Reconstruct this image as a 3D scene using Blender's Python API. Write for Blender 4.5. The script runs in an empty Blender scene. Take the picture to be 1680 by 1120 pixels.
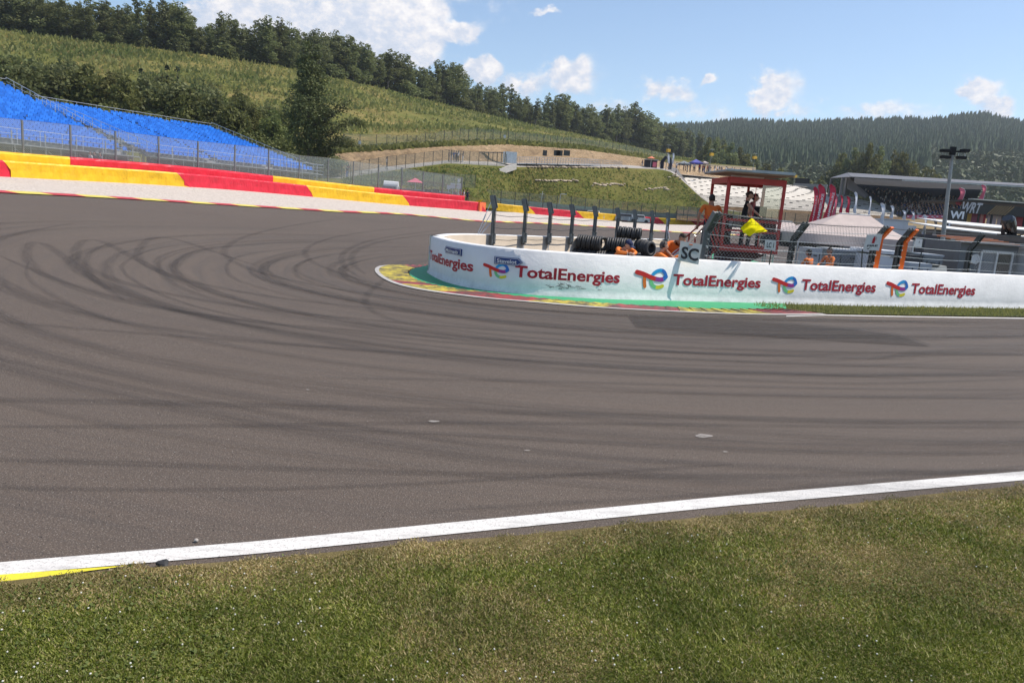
import bpy, math, random
import numpy as np
from mathutils import Vector, Matrix, noise
rnd = random.Random(7)
scene = bpy.context.scene
COL = scene.collection
PI = math.pi
# ------------------------------------------------------------------ camera
FPX, PITCH, ROLL, CAMZ = 1213.0, 10.28, 4.3, 2.0
CAM = Vector((0, 0, CAMZ))
RM = Matrix.Rotation(math.radians(90 - PITCH), 3, 'X') @ Matrix.Rotation(math.radians(ROLL), 3, 'Z')
cd = bpy.data.cameras.new('camera')
cd.sensor_width = 36.0
cd.lens = FPX / 1680.0 * 36.0
cd.clip_start = 0.1
cd.clip_end = 9000
cam = bpy.data.objects.new('camera', cd)
cam.matrix_world = Matrix.Translation(CAM) @ RM.to_4x4()
COL.objects.link(cam)
scene.camera = cam

def ray(px, py):
    return RM @ Vector(((px - 840) / FPX, -(py - 560) / FPX, -1.0))
def W(px, py, Y):
    d = ray(px, py)
    return CAM + d * (Y / d.y)
def P0(px, py, z=0.0):
    d = ray(px, py)
    return CAM + d * ((z - CAMZ) / d.z)
def proj(p):
    v = RM.transposed() @ (Vector(p) - CAM)
    return 840 + FPX * v.x / -v.z, 560 - FPX * v.y / -v.z
def zat(X, Y, py):
    """height at plan position whose image row is py"""
    a, b = -30.0, min(300.0, 2.0 + 0.75 * Y)
    for _ in range(50):
        m = (a + b) / 2
        if proj((X, Y, m))[1] > py: a = m
        else: b = m
    return a

# ------------------------------------------------------------------ light
SUN_EL, SUN_AZ = 58.0, 84.0        # azimuth clockwise from +Y (east = +X = 90)
sv = Vector((math.sin(math.radians(SUN_AZ)) * math.cos(math.radians(SUN_EL)),
             math.cos(math.radians(SUN_AZ)) * math.cos(math.radians(SUN_EL)), math.sin(math.radians(SUN_EL))))
sd = bpy.data.lights.new('sun', 'SUN')
sd.energy = 4.9
sd.angle = math.radians(0.55)
sd.color = (1.0, 0.93, 0.83)
sun = bpy.data.objects.new('sun', sd)
sun.rotation_euler = sv.to_track_quat('Z', 'Y').to_euler()
sun.location = (40, 0, 60)
COL.objects.link(sun)

scene.view_settings.view_transform = 'Standard'
scene.view_settings.look = 'None'
scene.view_settings.exposure = 0.2
scene.view_settings.gamma = 1.0
scene.cycles.transparent_max_bounces = 40

# node helper ------------------------------------------------------
class NT:
    def __init__(s, tree):
        s.t = tree; s.n = tree.nodes; s.l = tree.links
    def new(s, typ, **kw):
        nd = s.n.new(typ)
        ins = kw.pop('ins', {})
        for k, v in kw.items(): setattr(nd, k, v)
        for k, v in ins.items(): s.put(nd.inputs[k], v)
        return nd
    def put(s, sock, v):
        if isinstance(v, bpy.types.NodeSocket): s.l.new(v, sock)
        elif isinstance(v, bpy.types.Node): s.l.new(v.outputs[0], sock)
        else: sock.default_value = v
    def math(s, op, a, b=0.0, c=0.0, clamp=False):
        nd = s.n.new('ShaderNodeMath'); nd.operation = op; nd.use_clamp = clamp
        s.put(nd.inputs[0], a); s.put(nd.inputs[1], b); s.put(nd.inputs[2], c)
        return nd.outputs[0]
    def noise(s, vec, scale, detail=4, rough=0.55, dist=0.0):
        nd = s.n.new('ShaderNodeTexNoise')
        if vec is not None: s.put(nd.inputs['Vector'], vec)
        nd.inputs['Scale'].default_value = scale; nd.inputs['Detail'].default_value = detail
        nd.inputs['Roughness'].default_value = rough; nd.inputs['Distortion'].default_value = dist
        return nd.outputs['Fac']
    def ramp(s, fac, stops):
        nd = s.n.new('ShaderNodeValToRGB'); s.put(nd.inputs[0], fac)
        els = nd.color_ramp.elements
        while len(els) < len(stops): els.new(0.5)
        for e, (p, c) in zip(els, stops):
            e.position = p
            e.color = (*c, 1) if len(c) == 3 else c
        return nd.outputs[0]
    def mix(s, fac, a, b, mode='MIX'):
        nd = s.n.new('ShaderNodeMix'); nd.data_type = 'RGBA'; nd.blend_type = mode
        s.put(nd.inputs[0], fac)
        s.put(nd.inputs[6], (*a, 1) if isinstance(a, tuple) and len(a) == 3 else a)
        s.put(nd.inputs[7], (*b, 1) if isinstance(b, tuple) and len(b) == 3 else b)
        return nd.outputs[2]
    def map(s, v, a, b, c=0.0, d=1.0):
        nd = s.n.new('ShaderNodeMapRange'); s.put(nd.inputs[0], v)
        for i, x in zip((1, 2, 3, 4), (a, b, c, d)): nd.inputs[i].default_value = x
        return nd.outputs[0]
    def scalev(s, vec, sc):
        nd = s.n.new('ShaderNodeVectorMath'); nd.operation = 'MULTIPLY'
        s.put(nd.inputs[0], vec); nd.inputs[1].default_value = sc
        return nd.outputs[0]

# ------------------------------------------------------------------ world: sky with cumulus
world = bpy.data.worlds.new('World'); scene.world = world; world.use_nodes = True
wt = NT(world.node_tree); wt.n.clear()
sky = wt.new('ShaderNodeTexSky'); sky.sky_type = 'NISHITA'; sky.sun_disc = False
sky.sun_elevation = math.radians(SUN_EL); sky.sun_rotation = math.radians(SUN_AZ)
sky.altitude = 400; sky.air_density = 1.0; sky.dust_density = 0.45; sky.ozone_density = 1.6
bg = wt.new('ShaderNodeBackground', ins={'Color': sky.outputs[0], 'Strength': 0.145})
tc = wt.new('ShaderNodeTexCoord')
sep = wt.new('ShaderNodeSeparateXYZ', ins={0: tc.outputs['Generated']})
az = wt.math('ARCTAN2', sep.outputs[0], sep.outputs[1])
el = wt.math('ARCSINE', sep.outputs[2])
azd = wt.math('MULTIPLY', az, 180 / PI); eld = wt.math('MULTIPLY', el, 180 / PI)
cv = wt.new('ShaderNodeCombineXYZ', ins={0: azd, 1: wt.math('MULTIPLY', eld, 1.25), 2: 0.0})
def azel(px, py):
    d = ray(px, py).normalized()
    return math.degrees(math.atan2(d.x, d.y)), math.degrees(math.asin(d.z))
# (px, py, half width px, half height px, weight)
CL = [(420, 50, 110, 45, 1.0), (345, 20, 40, 28, .8), (545, 35, 95, 35, .9), (640, 20, 75, 45, 1.2), (655, 65, 60, 38, 1.1),
      (600, 95, 75, 30, 1.0), (740, 50, 48, 15, .75), (690, 95, 32, 22, .8), (790, 118, 34, 20, .8), (938, 125, 40, 34, .85),
      (860, 140, 60, 22, .55), (1168, 131, 18, 12, .8), (1095, 150, 48, 22, .6), (1265, 158, 40, 36, .8), (1290, 185, 40, 20, .5),
      (1140, 180, 120, 22, .32), (1612, 150, 34, 20, .7), (1640, 175, 30, 22, .6), (1440, 182, 90, 16, .42), (897, 17, 24, 8, .6),
      (1030, 180, 90, 24, .4), (1350, 195, 150, 16, .3), (1660, 200, 60, 14, .55), (500, -60, 300, 60, .7)]
n_lo = wt.noise(cv.outputs[0], 0.24, 5, 0.58, 0.2)
n_hi = wt.noise(cv.outputs[0], 1.1, 5, 0.6)
base = None; lowb = None
wn = wt.new('ShaderNodeTexNoise', ins={'Vector': cv.outputs[0]}); wn.inputs['Scale'].default_value = 0.55; wn.inputs['Detail'].default_value = 4
ws = wt.new('ShaderNodeSeparateXYZ', ins={0: wn.outputs['Color']})
azw = wt.math('ADD', azd, wt.math('MULTIPLY', wt.math('SUBTRACT', ws.outputs[0], 0.5), 3.4)); elw = wt.math('ADD', eld, wt.math('MULTIPLY', wt.math('SUBTRACT', ws.outputs[1], 0.5), 2.2))
for (x, y, rx, ry, w) in CL:
    a0, e0 = azel(x, y); dx, dy = rx * 57.3 / FPX, ry * 57.3 / FPX
    u = wt.math('DIVIDE', wt.math('SUBTRACT', azw, a0), dx)
    v = wt.math('DIVIDE', wt.math('SUBTRACT', elw, e0), dy)
    r2 = wt.math('ADD', wt.math('MULTIPLY', u, u), wt.math('MULTIPLY', v, v))
    m = wt.math('MULTIPLY', wt.math('EXPONENT', wt.math('MULTIPLY', r2, -0.9)), w)
    base = m if base is None else wt.math('MAXIMUM', base, m)
    lit = wt.math('MULTIPLY', m, wt.math('ADD', wt.math('MULTIPLY', v, 0.6), wt.math('MULTIPLY', u, 0.35)))
    lowb = lit if lowb is None else wt.math('ADD', lowb, lit)
dens = wt.math('ADD', base, wt.math('ADD', wt.math('MULTIPLY', wt.math('SUBTRACT', n_lo, 0.5), 1.15),
                                    wt.math('MULTIPLY', wt.math('SUBTRACT', n_hi, 0.5), 0.55)))
cover = wt.map(dens, 0.22, 0.52); 
nd = cover.node; nd.interpolation_type = 'SMOOTHSTEP'
cover = wt.math('MULTIPLY', cover, wt.map(base, 0.04, 0.5, 0.0, 0.97))
n_sh = wt.noise(wt.new('ShaderNodeVectorMath', operation='ADD', ins={0: cv.outputs[0], 1: (0.35, 0.3, 0)}).outputs[0], 1.0, 5, 0.62)
shade = wt.math('ADD', wt.math('MULTIPLY', wt.math('SUBTRACT', n_hi, n_sh), 2.2), wt.math('MULTIPLY', lowb, 0.8))
ccol = wt.ramp(wt.map(shade, -0.9, 0.75), [(0.0, (0.50, 0.58, 0.72)), (0.45, (0.66, 0.70, 0.80)), (0.75, (0.86, 0.84, 0.86)), (1.0, (0.98, 0.95, 0.93))])
bg2 = wt.new('ShaderNodeBackground', ins={'Color': ccol, 'Strength': 1.0})
mx = wt.new('ShaderNodeMixShader', ins={0: cover, 1: bg.outputs[0], 2: bg2.outputs[0]})
wo = wt.new('ShaderNodeOutputWorld', ins={0: mx.outputs[0]})

# ------------------------------------------------------------------ materials
MC = {}
def principled(name):
    m = bpy.data.materials.new(name); m.use_nodes = True
    t = NT(m.node_tree)
    return m, t, m.node_tree.nodes['Principled BSDF']
def mat(name, col, rough=0.6, metal=0.0, var=0.12, scale=3.0, bump=0.0, bscale=30.0, dirt=0.0, spec=0.4, emit=None):
    if name in MC: return MC[name]
    m, t, b = principled(name)
    co = t.new('ShaderNodeTexCoord').outputs['Object']
    n = t.noise(co, scale, 5, 0.6)
    dark = tuple(c * (1 - var * 2) for c in col); lite = tuple(min(1, c * (1 + var)) for c in col)
    c = t.ramp(n, [(0.3, dark), (0.7, lite)])
    if dirt > 0:
        d = t.map(t.noise(co, scale * 2.7, 6, 0.7), 0.55, 0.75, 0, dirt)
        c = t.mix(d, c, (0.10, 0.09, 0.075))
    t.put(b.inputs['Base Color'], c)
    b.inputs['Roughness'].default_value = rough; b.inputs['Metallic'].default_value = metal
    b.inputs['Specular IOR Level'].default_value = spec
    if bump > 0:
        bn = t.new('ShaderNodeBump', ins={'Strength': bump, 'Distance': 0.02, 'Height': t.noise(co, bscale, 4, 0.6)})
        t.put(b.inputs['Normal'], bn.outputs[0])
    if emit: 
        b.inputs['Emission Color'].default_value = (*emit, 1); b.inputs['Emission Strength'].default_value = 1
    MC[name] = m
    return m

def leaf_mat(name, c1, c2, trans=0.3, nsc=0.5, nw=0.45):
    m = bpy.data.materials.new(name); m.use_nodes = True
    t = NT(m.node_tree); t.n.clear()
    g = t.new('ShaderNodeNewGeometry')
    oi = t.new('ShaderNodeObjectInfo')
    co = t.new('ShaderNodeTexCoord').outputs['Object']
    f = t.math('ADD', t.math('MULTIPLY', g.outputs['Random Per Island'], 1 - nw), t.math('MULTIPLY', t.map(t.noise(co, nsc, 4), .3, .7), nw))
    c = t.mix(f, c1, c2)
    hs = t.new('ShaderNodeHueSaturation', ins={'Color': c, 'Hue': t.map(oi.outputs['Random'], 0, 1, 0.485, 0.512), 'Value': t.map(oi.outputs['Random'], 0, 1, 0.78, 1.22), 'Saturation': 0.95})
    d = t.new('ShaderNodeBsdfPrincipled', ins={'Base Color': hs.outputs[0], 'Roughness': 0.6, 'Specular IOR Level': 0.25})
    tr = t.new('ShaderNodeBsdfTranslucent', ins={'Color': hs.outputs[0]})
    mxs = t.new('ShaderNodeMixShader', ins={0: trans, 1: d.outputs[0], 2: tr.outputs[0]})
    t.new('ShaderNodeOutputMaterial', ins={0: mxs.outputs[0]})
    return m

def mesh_fence_mat(name, col, cell, cover):
    """woven wire seen from afar: diamond wires in metres from UV"""
    m = bpy.data.materials.new(name); m.use_nodes = True
    t = NT(m.node_tree); t.n.clear()
    uv = t.new('ShaderNodeUVMap').outputs[0]
    s = t.new('ShaderNodeSeparateXYZ', ins={0: uv})
    a = t.math('FRACT', t.math('DIVIDE', t.math('ADD', s.outputs[0], s.outputs[1]), cell))
    b = t.math('FRACT', t.math('DIVIDE', t.math('SUBTRACT', s.outputs[0], s.outputs[1]), cell))
    w = t.math('MAXIMUM', t.math('LESS_THAN', a, cover), t.math('LESS_THAN', b, cover))
    d = t.new('ShaderNodeBsdfPrincipled', ins={'Base Color': (*col, 1), 'Roughness': 0.5, 'Metallic': 0.3})
    tr = t.new('ShaderNodeBsdfTransparent')
    mxs = t.new('ShaderNodeMixShader', ins={0: w, 1: tr.outputs[0], 2: d.outputs[0]})
    t.new('ShaderNodeOutputMaterial', ins={0: mxs.outputs[0]})
    return m

# ------------------------------------------------------------------ mesh builder
ORG = {}
class MB:
    def __init__(s): s.v = []; s.f = []; s.m = []; s.uv = None
    def add(s, vs, fs, mi=0):
        k = len(s.v); s.v += [tuple(v) for v in vs]; s.f += [tuple(i + k for i in f) for f in fs]; s.m += [mi] * len(fs)
    def box(s, c, size, rz=0.0, mi=0, R=None, taper=1.0):
        sx, sy, sz = (q / 2 for q in size)
        R = R or Matrix.Rotation(rz, 3, 'Z')
        vs = []
        for z in (-1, 1):
            k = taper if z > 0 else 1
            for x, y in ((-1, -1), (1, -1), (1, 1), (-1, 1)):
                vs.append(Vector(c) + R @ Vector((x * sx * k, y * sy * k, z * sz)))
        s.add(vs, [(3, 2, 1, 0), (4, 5, 6, 7), (0, 1, 5, 4), (1, 2, 6, 5), (2, 3, 7, 6), (3, 0, 4, 7)], mi)
    def beam(s, p, q, w, h, mi=0):
        """box beam between p and q, w horizontal, h vertical-ish"""
        p = Vector(p); q = Vector(q); d = q - p; L = d.length
        if L < 1e-6: return
        d.normalize(); up = Vector((0, 0, 1)) if abs(d.z) < 0.97 else Vector((0, 1, 0))
        x = d.cross(up).normalized(); y = x.cross(d).normalized()
        vs = []
        for o in (p, q):
            for a, b in ((-1, -1), (1, -1), (1, 1), (-1, 1)): vs.append(o + x * a * w / 2 + y * b * h / 2)
        s.add(vs, [(3, 2, 1, 0), (4, 5, 6, 7), (0, 1, 5, 4), (1, 2, 6, 5), (2, 3, 7, 6), (3, 0, 4, 7)], mi)
    def cyl(s, p, q, r0, r1=None, n=8, mi=0, cap=True):
        r1 = r0 if r1 is None else r1
        p = Vector(p); q = Vector(q); d = (q - p)
        if d.length < 1e-7: return
        d.normalize(); a = d.orthogonal().normalized(); b = d.cross(a)
        vs = []
        for o, r in ((p, r0), (q, r1)):
            for i in range(n):
                t = 2 * PI * i / n; vs.append(o + (a * math.cos(t) + b * math.sin(t)) * r)
        fs = [(i, (i + 1) % n, n + (i + 1) % n, n + i) for i in range(n)]
        if cap: fs += [tuple(range(n))[::-1], tuple(range(n, 2 * n))]
        s.add(vs, fs, mi)
    def tube(s, pts, r, n=5, mi=0):
        pts = [Vector(p) for p in pts]; vs = []; N = len(pts)
        rr = r if isinstance(r, (list, tuple)) else [r] * N
        a = None
        for i, p in enumerate(pts):
            d = (pts[min(i + 1, N - 1)] - pts[max(i - 1, 0)])
            if d.length < 1e-9: d = Vector((0, 0, 1))
            d.normalize()
            a = d.orthogonal().normalized() if a is None else (a - d * a.dot(d)).normalized()
            b = d.cross(a)
            for k in range(n):
                t = 2 * PI * k / n; vs.append(p + (a * math.cos(t) + b * math.sin(t)) * rr[i])
        fs = [(i * n + k, i * n + (k + 1) % n, (i + 1) * n + (k + 1) % n, (i + 1) * n + k) for i in range(N - 1) for k in range(n)]
        fs += [tuple(range(n))[::-1], tuple(range((N - 1) * n, N * n))]
        s.add(vs, fs, mi)
    def ell(s, c, r, n=10, m=7, R=None, mi=0):
        R = R or Matrix.Identity(3); c = Vector(c); vs = [c + R @ Vector((0, 0, -r[2]))]
        for j in range(1, m):
            t = -PI / 2 + PI * j / m
            for i in range(n):
                u = 2 * PI * i / n
                vs.append(c + R @ Vector((r[0] * math.cos(t) * math.cos(u), r[1] * math.cos(t) * math.sin(u), r[2] * math.sin(t))))
        vs.append(c + R @ Vector((0, 0, r[2])))
        fs = [(0, 1 + (i + 1) % n, 1 + i) for i in range(n)]
        for j in range(m - 2):
            for i in range(n):
                a = 1 + j * n; fs.append((a + i, a + (i + 1) % n, a + n + (i + 1) % n, a + n + i))
        a = 1 + (m - 2) * n
        fs += [(a + i, a + (i + 1) % n, len(vs) - 1) for i in range(n)]
        s.add(vs, fs, mi)
    def prism(s, poly, z0, z1, mi=0):
        n = len(poly)
        vs = [(x, y, z0) for x, y in poly] + [(x, y, z1) for x, y in poly]
        s.add(vs, [tuple(range(n))[::-1], tuple(range(n, 2 * n))] + [(i, (i + 1) % n, n + (i + 1) % n, n + i) for i in range(n)], mi)
    def slab(s, pts, th, mi=0):
        """polygon pts (3-D, planar-ish) given thickness along its normal"""
        pts = [Vector(p) for p in pts]; nrm = (pts[1] - pts[0]).cross(pts[2] - pts[0]).normalized()
        n = len(pts)
        vs = pts + [p - nrm * th for p in pts]
        s.add(vs, [tuple(range(n)), tuple(range(n, 2 * n))[::-1]] + [(i, n + i, n + (i + 1) % n, (i + 1) % n) for i in range(n)], mi)
    def build(s, name, mats, parent=None, smooth=False, loc=None):
        me = bpy.data.meshes.new(name)
        o = bpy.data.objects.new(name, me); COL.objects.link(o)
        if parent is not None:
            org = ORG.get(parent.name, Vector((0, 0, 0))); o.parent = parent; ORG[o.name] = org
        else:
            org = Vector(loc) if loc is not None else Vector((0, 0, 0)); o.location = org; ORG[o.name] = org
        me.from_pydata([(v[0] - org[0], v[1] - org[1], v[2] - org[2]) for v in s.v], [], s.f)
        mats = mats if isinstance(mats, (list, tuple)) else [mats]
        for mm in mats: me.materials.append(mm)
        if len(mats) > 1: me.polygons.foreach_set('material_index', s.m)
        if smooth: me.polygons.foreach_set('use_smooth', [True] * len(me.polygons))
        if s.uv is not None:
            ul = me.uv_layers.new(name='UVMap')
            vi = np.zeros(len(me.loops), dtype=np.int32); me.loops.foreach_get('vertex_index', vi)
            ul.data.foreach_set('uv', np.array(s.uv, dtype=np.float32)[vi].ravel())
        me.update()
        return o
def tag(o, label=None, cat=None, group=None, kind=None):
    if label: o['label'] = label
    if cat: o['category'] = cat
    if group: o['group'] = group
    if kind: o['kind'] = kind
    return o
def empty(name, loc, label=None, cat=None, group=None):
    o = bpy.data.objects.new(name, None); COL.objects.link(o); o.location = loc; o.empty_display_size = 0.1
    ORG[o.name] = Vector(loc)
    return tag(o, label, cat, group)
def copy_tree(o, parent=None):
    c = o.copy(); COL.objects.link(c); c.parent = parent
    ORG[c.name] = ORG.get(o.name, Vector())
    for ch in list(o.children): copy_tree(ch, c)
    return c
ONES = 'zero first second third fourth fifth sixth seventh eighth ninth tenth eleventh twelfth thirteenth fourteenth fifteenth sixteenth seventeenth eighteenth nineteenth'.split()
TENS = {2: 'twent', 3: 'thirt', 4: 'fort', 5: 'fift', 6: 'sixt', 7: 'sevent', 8: 'eight', 9: 'ninet'}
def ordw(n):
    if n == 100: return 'hundredth'
    if n > 100: return 'hundred and ' + ordw(n - 100)
    if n < 20: return ONES[n]
    if n % 10 == 0: return TENS[n // 10] + 'ieth'
    return TENS[n // 10] + 'y-' + ONES[n % 10]

def textmesh(txt, bold=0.0, shear=0.0, spacing=1.0):
    cu = bpy.data.curves.new('tmp', 'FONT'); cu.body = txt; cu.offset = bold; cu.shear = shear; cu.resolution_u = 3
    cu.space_character = spacing
    o = bpy.data.objects.new('tmp', cu); COL.objects.link(o)
    bpy.context.view_layer.update()
    me = bpy.data.meshes.new_from_object(o.evaluated_get(bpy.context.evaluated_depsgraph_get()))
    v = [(p.co.x, p.co.y) for p in me.vertices]; f = [tuple(p.vertices) for p in me.polygons]
    bpy.data.objects.remove(o); bpy.data.curves.remove(cu); bpy.data.meshes.remove(me)
    xs = [a for a, b in v]; x0, x1 = min(xs), max(xs)
    return [((a - x0), b) for a, b in v], f, x1 - x0
TM = {}
def text_on(mb, txt, org, xdir, updir, width=None, height=None, bold=0.02, shear=0.0, mi=0, center=True):
    """flat text, cap height ~0.72 of size; org = centre (or left baseline)"""
    k = (txt, bold, shear)
    if k not in TM: TM[k] = textmesh(*k)
    v, f, w = TM[k]
    sy = (height / 0.72) if height else None
    sx = width / w if width else sy
    if sy is None: sy = sx
    org = Vector(org); xdir = Vector(xdir).normalized(); updir = Vector(updir).normalized()
    ox = -w * sx / 2 if center else 0; oy = -0.36 * sy if center else 0
    mb.add([org + xdir * (ox + a * sx) + updir * (oy + b * sy) for a, b in v], f, mi)

# ------------------------------------------------------------------ polyline helpers
def chaikin(pts, it=2):
    pts = [Vector(p) for p in pts]
    for _ in range(it):
        q = [pts[0]]
        for a, b in zip(pts, pts[1:]): q += [a * 0.75 + b * 0.25, a * 0.25 + b * 0.75]
        q.append(pts[-1]); pts = q
    return pts
def resample(pts, n):
    pts = [Vector(p) for p in pts]
    L = [0.0]
    for a, b in zip(pts, pts[1:]): L.append(L[-1] + (b - a).length)
    out = []; j = 0
    for i in range(n):
        t = L[-1] * i / (n - 1)
        while j < len(L) - 2 and L[j + 1] < t: j += 1
        k = (t - L[j]) / max(1e-9, L[j + 1] - L[j])
        out.append(pts[j].lerp(pts[j + 1], min(1, max(0, k))))
    return out
def interp(tab, px):
    """tab of (px, a, b...) sorted; linear interpolation"""
    if px <= tab[0][0]: return tab[0][1:]
    for p, q in zip(tab, tab[1:]):
        if px <= q[0]:
            k = (px - p[0]) / (q[0] - p[0])
            return tuple(a + (b - a) * k for a, b in zip(p[1:], q[1:]))
    return tab[-1][1:]

# ------------------------------------------------------------------ ground height field
BARR = [(-500, 262, 28), (-200, 279, 37), (0, 290.5, 46), (303, 307, 57), (512, 323.5, 70), (660, 337, 78), (788, 347, 85)]
BARR2 = [(770, 341, 112), (843, 348.5, 116), (1014, 363, 124), (1083, 368.5, 125), (1146, 371, 124), (1215, 374, 120)]
EDGE = [(-500, 292, 20), (-200, 305, 26), (0, 316, 31), (177, 325, 36), (310, 333, 41), (560, 348, 51), (627, 350.5, 54), (780, 363, 66),
        (920, 368.5, 78), (1063, 378, 90), (1150, 383.5, 94), (1230, 385, 100)]
CP = []
for t in (BARR, BARR2, EDGE):
    for (px, py, Y) in t:
        w = W(px, py, Y); CP.append((w.x, w.y, w.z))
for (px, py) in [(701, 447), (867, 484.5), (1100, 494.5), (1252, 497), (1445, 503), (1680, 507), (1900, 512), (640, 440)]:
    w = P0(px, py); CP.append((w.x, w.y, 0.0))
for x in (-14, -7, 0, 7, 14): CP += [(x, 3.5, 0.0), (x, 0, 0), (x, -8, 0)]
CP += [(-6, 10, 0.02), (0, 12, 0.0), (8, 13, 0.0), (16, 18, 0), (30, 24, 0.0), (45, 30, 0.0), (4, 26, 0.05), (8, 33, 0.15), (16, 30, 0.05), (26, 38, 0.1),
       (0, 24, .08), (-40, -10, 0), (-30, 5, .3), (40, 5, 0), (60, 25, 0), (18, 48, .3), (35, 50, .35), (60, 55, .4), (12, 60, .55), (38, 75, 1.1),
       (60, 80, 1.2), (95, 90, 1.4)]
for (px, Y, z) in [(1160, 112, 1.5), (1300, 104, 2.0), (1500, 104, 2.1), (1700, 104, 2.1), (2100, 104, 2.1)]:
    CP.append(((px - 840) / FPX * Y, Y, z))
for (x, y, z) in [(-60, 90, 2.0), (-90, 60, 2.2), (-60, 140, 3), (0, 160, 3), (80, 160, 2.4), (160, 140, 2.4), (200, 60, 1.5), (-140, 0, 2), (-60, -60, 0), (60, -60, 0), (160, -20, .5)]:
    CP.append((x, y, z))
cpa = np.array(CP)
def _phi(r2): return np.where(r2 > 1e-9, 0.5 * r2 * np.log(np.maximum(r2, 1e-9)), 0.0)
_n = len(cpa)
_d2 = ((cpa[:, None, :2] - cpa[None, :, :2]) ** 2).sum(-1)
_A = np.zeros((_n + 3, _n + 3)); _A[:_n, :_n] = _phi(_d2) + np.eye(_n) * 0.8
_A[:_n, _n] = 1; _A[:_n, _n + 1:] = cpa[:, :2]; _A[_n, :_n] = 1; _A[_n + 1:, :_n] = cpa[:, :2].T
_wt = np.linalg.solve(_A, np.concatenate([cpa[:, 2], [0, 0, 0]]))
def GA(XY):
    XY = np.atleast_2d(np.asarray(XY, dtype=float)); out = np.empty(len(XY))
    for i in range(0, len(XY), 4000):
        q = XY[i:i + 4000]
        d2 = ((q[:, None, :] - cpa[None, :, :2]) ** 2).sum(-1)
        out[i:i + 4000] = _phi(d2) @ _wt[:_n] + _wt[_n] + q @ _wt[_n + 1:]
    return out
def G(x, y): return float(GA([(x, y)])[0])
def PG(px, py):
    z = 0.0
    for _ in range(12):
        p = P0(px, py, z) if z < 1.97 else W(px, py, 110)
        z = G(p.x, p.y)
    p.z = z
    return p

def grid_sheet(name, rows, mats, off=0.0, follow=True, uvf=None, noise_amp=0.0, nscale=0.2, smooth=True, uvs=None):
    """rows: list of rows of XY/XYZ points -> sheet"""
    m = MB(); nr, nc = len(rows), len(rows[0])
    P = [p for r in rows for p in r]
    if follow:
        zs = GA([(p[0], p[1]) for p in P]) + off
        P = [(p[0], p[1], z) for p, z in zip(P, zs)]
    if noise_amp:
        P = [(p[0], p[1], p[2] + noise_amp * min(1, 2.5 * min(ip // nc, nr - 1 - ip // nc) / nr) * noise.fractal(Vector((p[0], p[1], 0)) * nscale, 1.0, 2.0, 4)) for ip, p in enumerate(P)]
    m.v = [tuple(p) for p in P]
    m.f = [(i * nc + j, i * nc + j + 1, (i + 1) * nc + j + 1, (i + 1) * nc + j) for i in range(nr - 1) for j in range(nc - 1)]
    m.m = [0] * len(m.f)
    a, b, c = (Vector(m.v[k]) for k in m.f[len(m.f) // 2][:3])
    if (b - a).cross(c - b).z < 0: m.f = [f[::-1] for f in m.f]
    if uvs is not None: m.uv = uvs
    o = m.build(name, mats, smooth=smooth)
    return o
def ribbon(name, A, B, n, k, mats, off, **kw):
    A = resample(A, n); B = resample(B, n)
    rows = [[A[i].lerp(B[i], j / k) for j in range(k + 1)] for i in range(n)]
    return grid_sheet(name, rows, mats, off, **kw)
# ================================================================== APEX WALL LINE
front = [P0(px, py) for px, py in [(2100, 514), (1900, 511), (1680, 507), (1445, 503.5), (1252, 498.5), (1100, 494.5), (1045, 493.5), (980, 491.8), (920, 488.5), (867, 485), (814, 480), (769, 473.5), (732, 464), (708, 452), (701, 446)]]
WH = 1.06
back = [P0(px, py, WH) for px, py in [(707, 387), (722, 383.6), (745, 382.6), (786, 383.2), (871, 386.3), (943, 388.5), (1011, 390.2), (1088, 391.5)]]
for p in back: p.z = 0
WALL = chaikin(front + back, 3)
WALL = resample(WALL, 260)
WS = [0.0]
for a, b in zip(WALL, WALL[1:]): WS.append(WS[-1] + (b - a).length)
def wall_at(s):
    j = 0
    import bisect
    j = min(len(WALL) - 2, max(0, bisect.bisect(WS, s) - 1))
    k = (s - WS[j]) / (WS[j + 1] - WS[j]); d0 = (WALL[j + 1] - WALL[j]).normalized()
    p = WALL[j].lerp(WALL[j + 1], k)
    da = (WALL[min(j + 2, len(WALL) - 1)] - WALL[max(j - 1, 0)]).normalized()
    return p, Vector((-da.y, da.x, 0)), da          # point, outward normal, direction
TIPI = min(range(len(WALL)), key=lambda i: proj((WALL[i].x, WALL[i].y, 0.5))[0])
def s_at(px, z=0.55):
    best = min(range(TIPI + 1), key=lambda i: abs(proj((WALL[i].x, WALL[i].y, z))[0] - px))
    s = WS[best]
    for _ in range(6):
        p, n, d = wall_at(s); e = proj((p.x, p.y, z))[0] - px
        p2, _, _ = wall_at(s + 0.02); g = (proj((p2.x, p2.y, z))[0] - proj((p.x, p.y, z))[0]) / 0.02
        if abs(g) < 5: break
        s -= max(-0.3, min(0.3, e / g))
    return s

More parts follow.
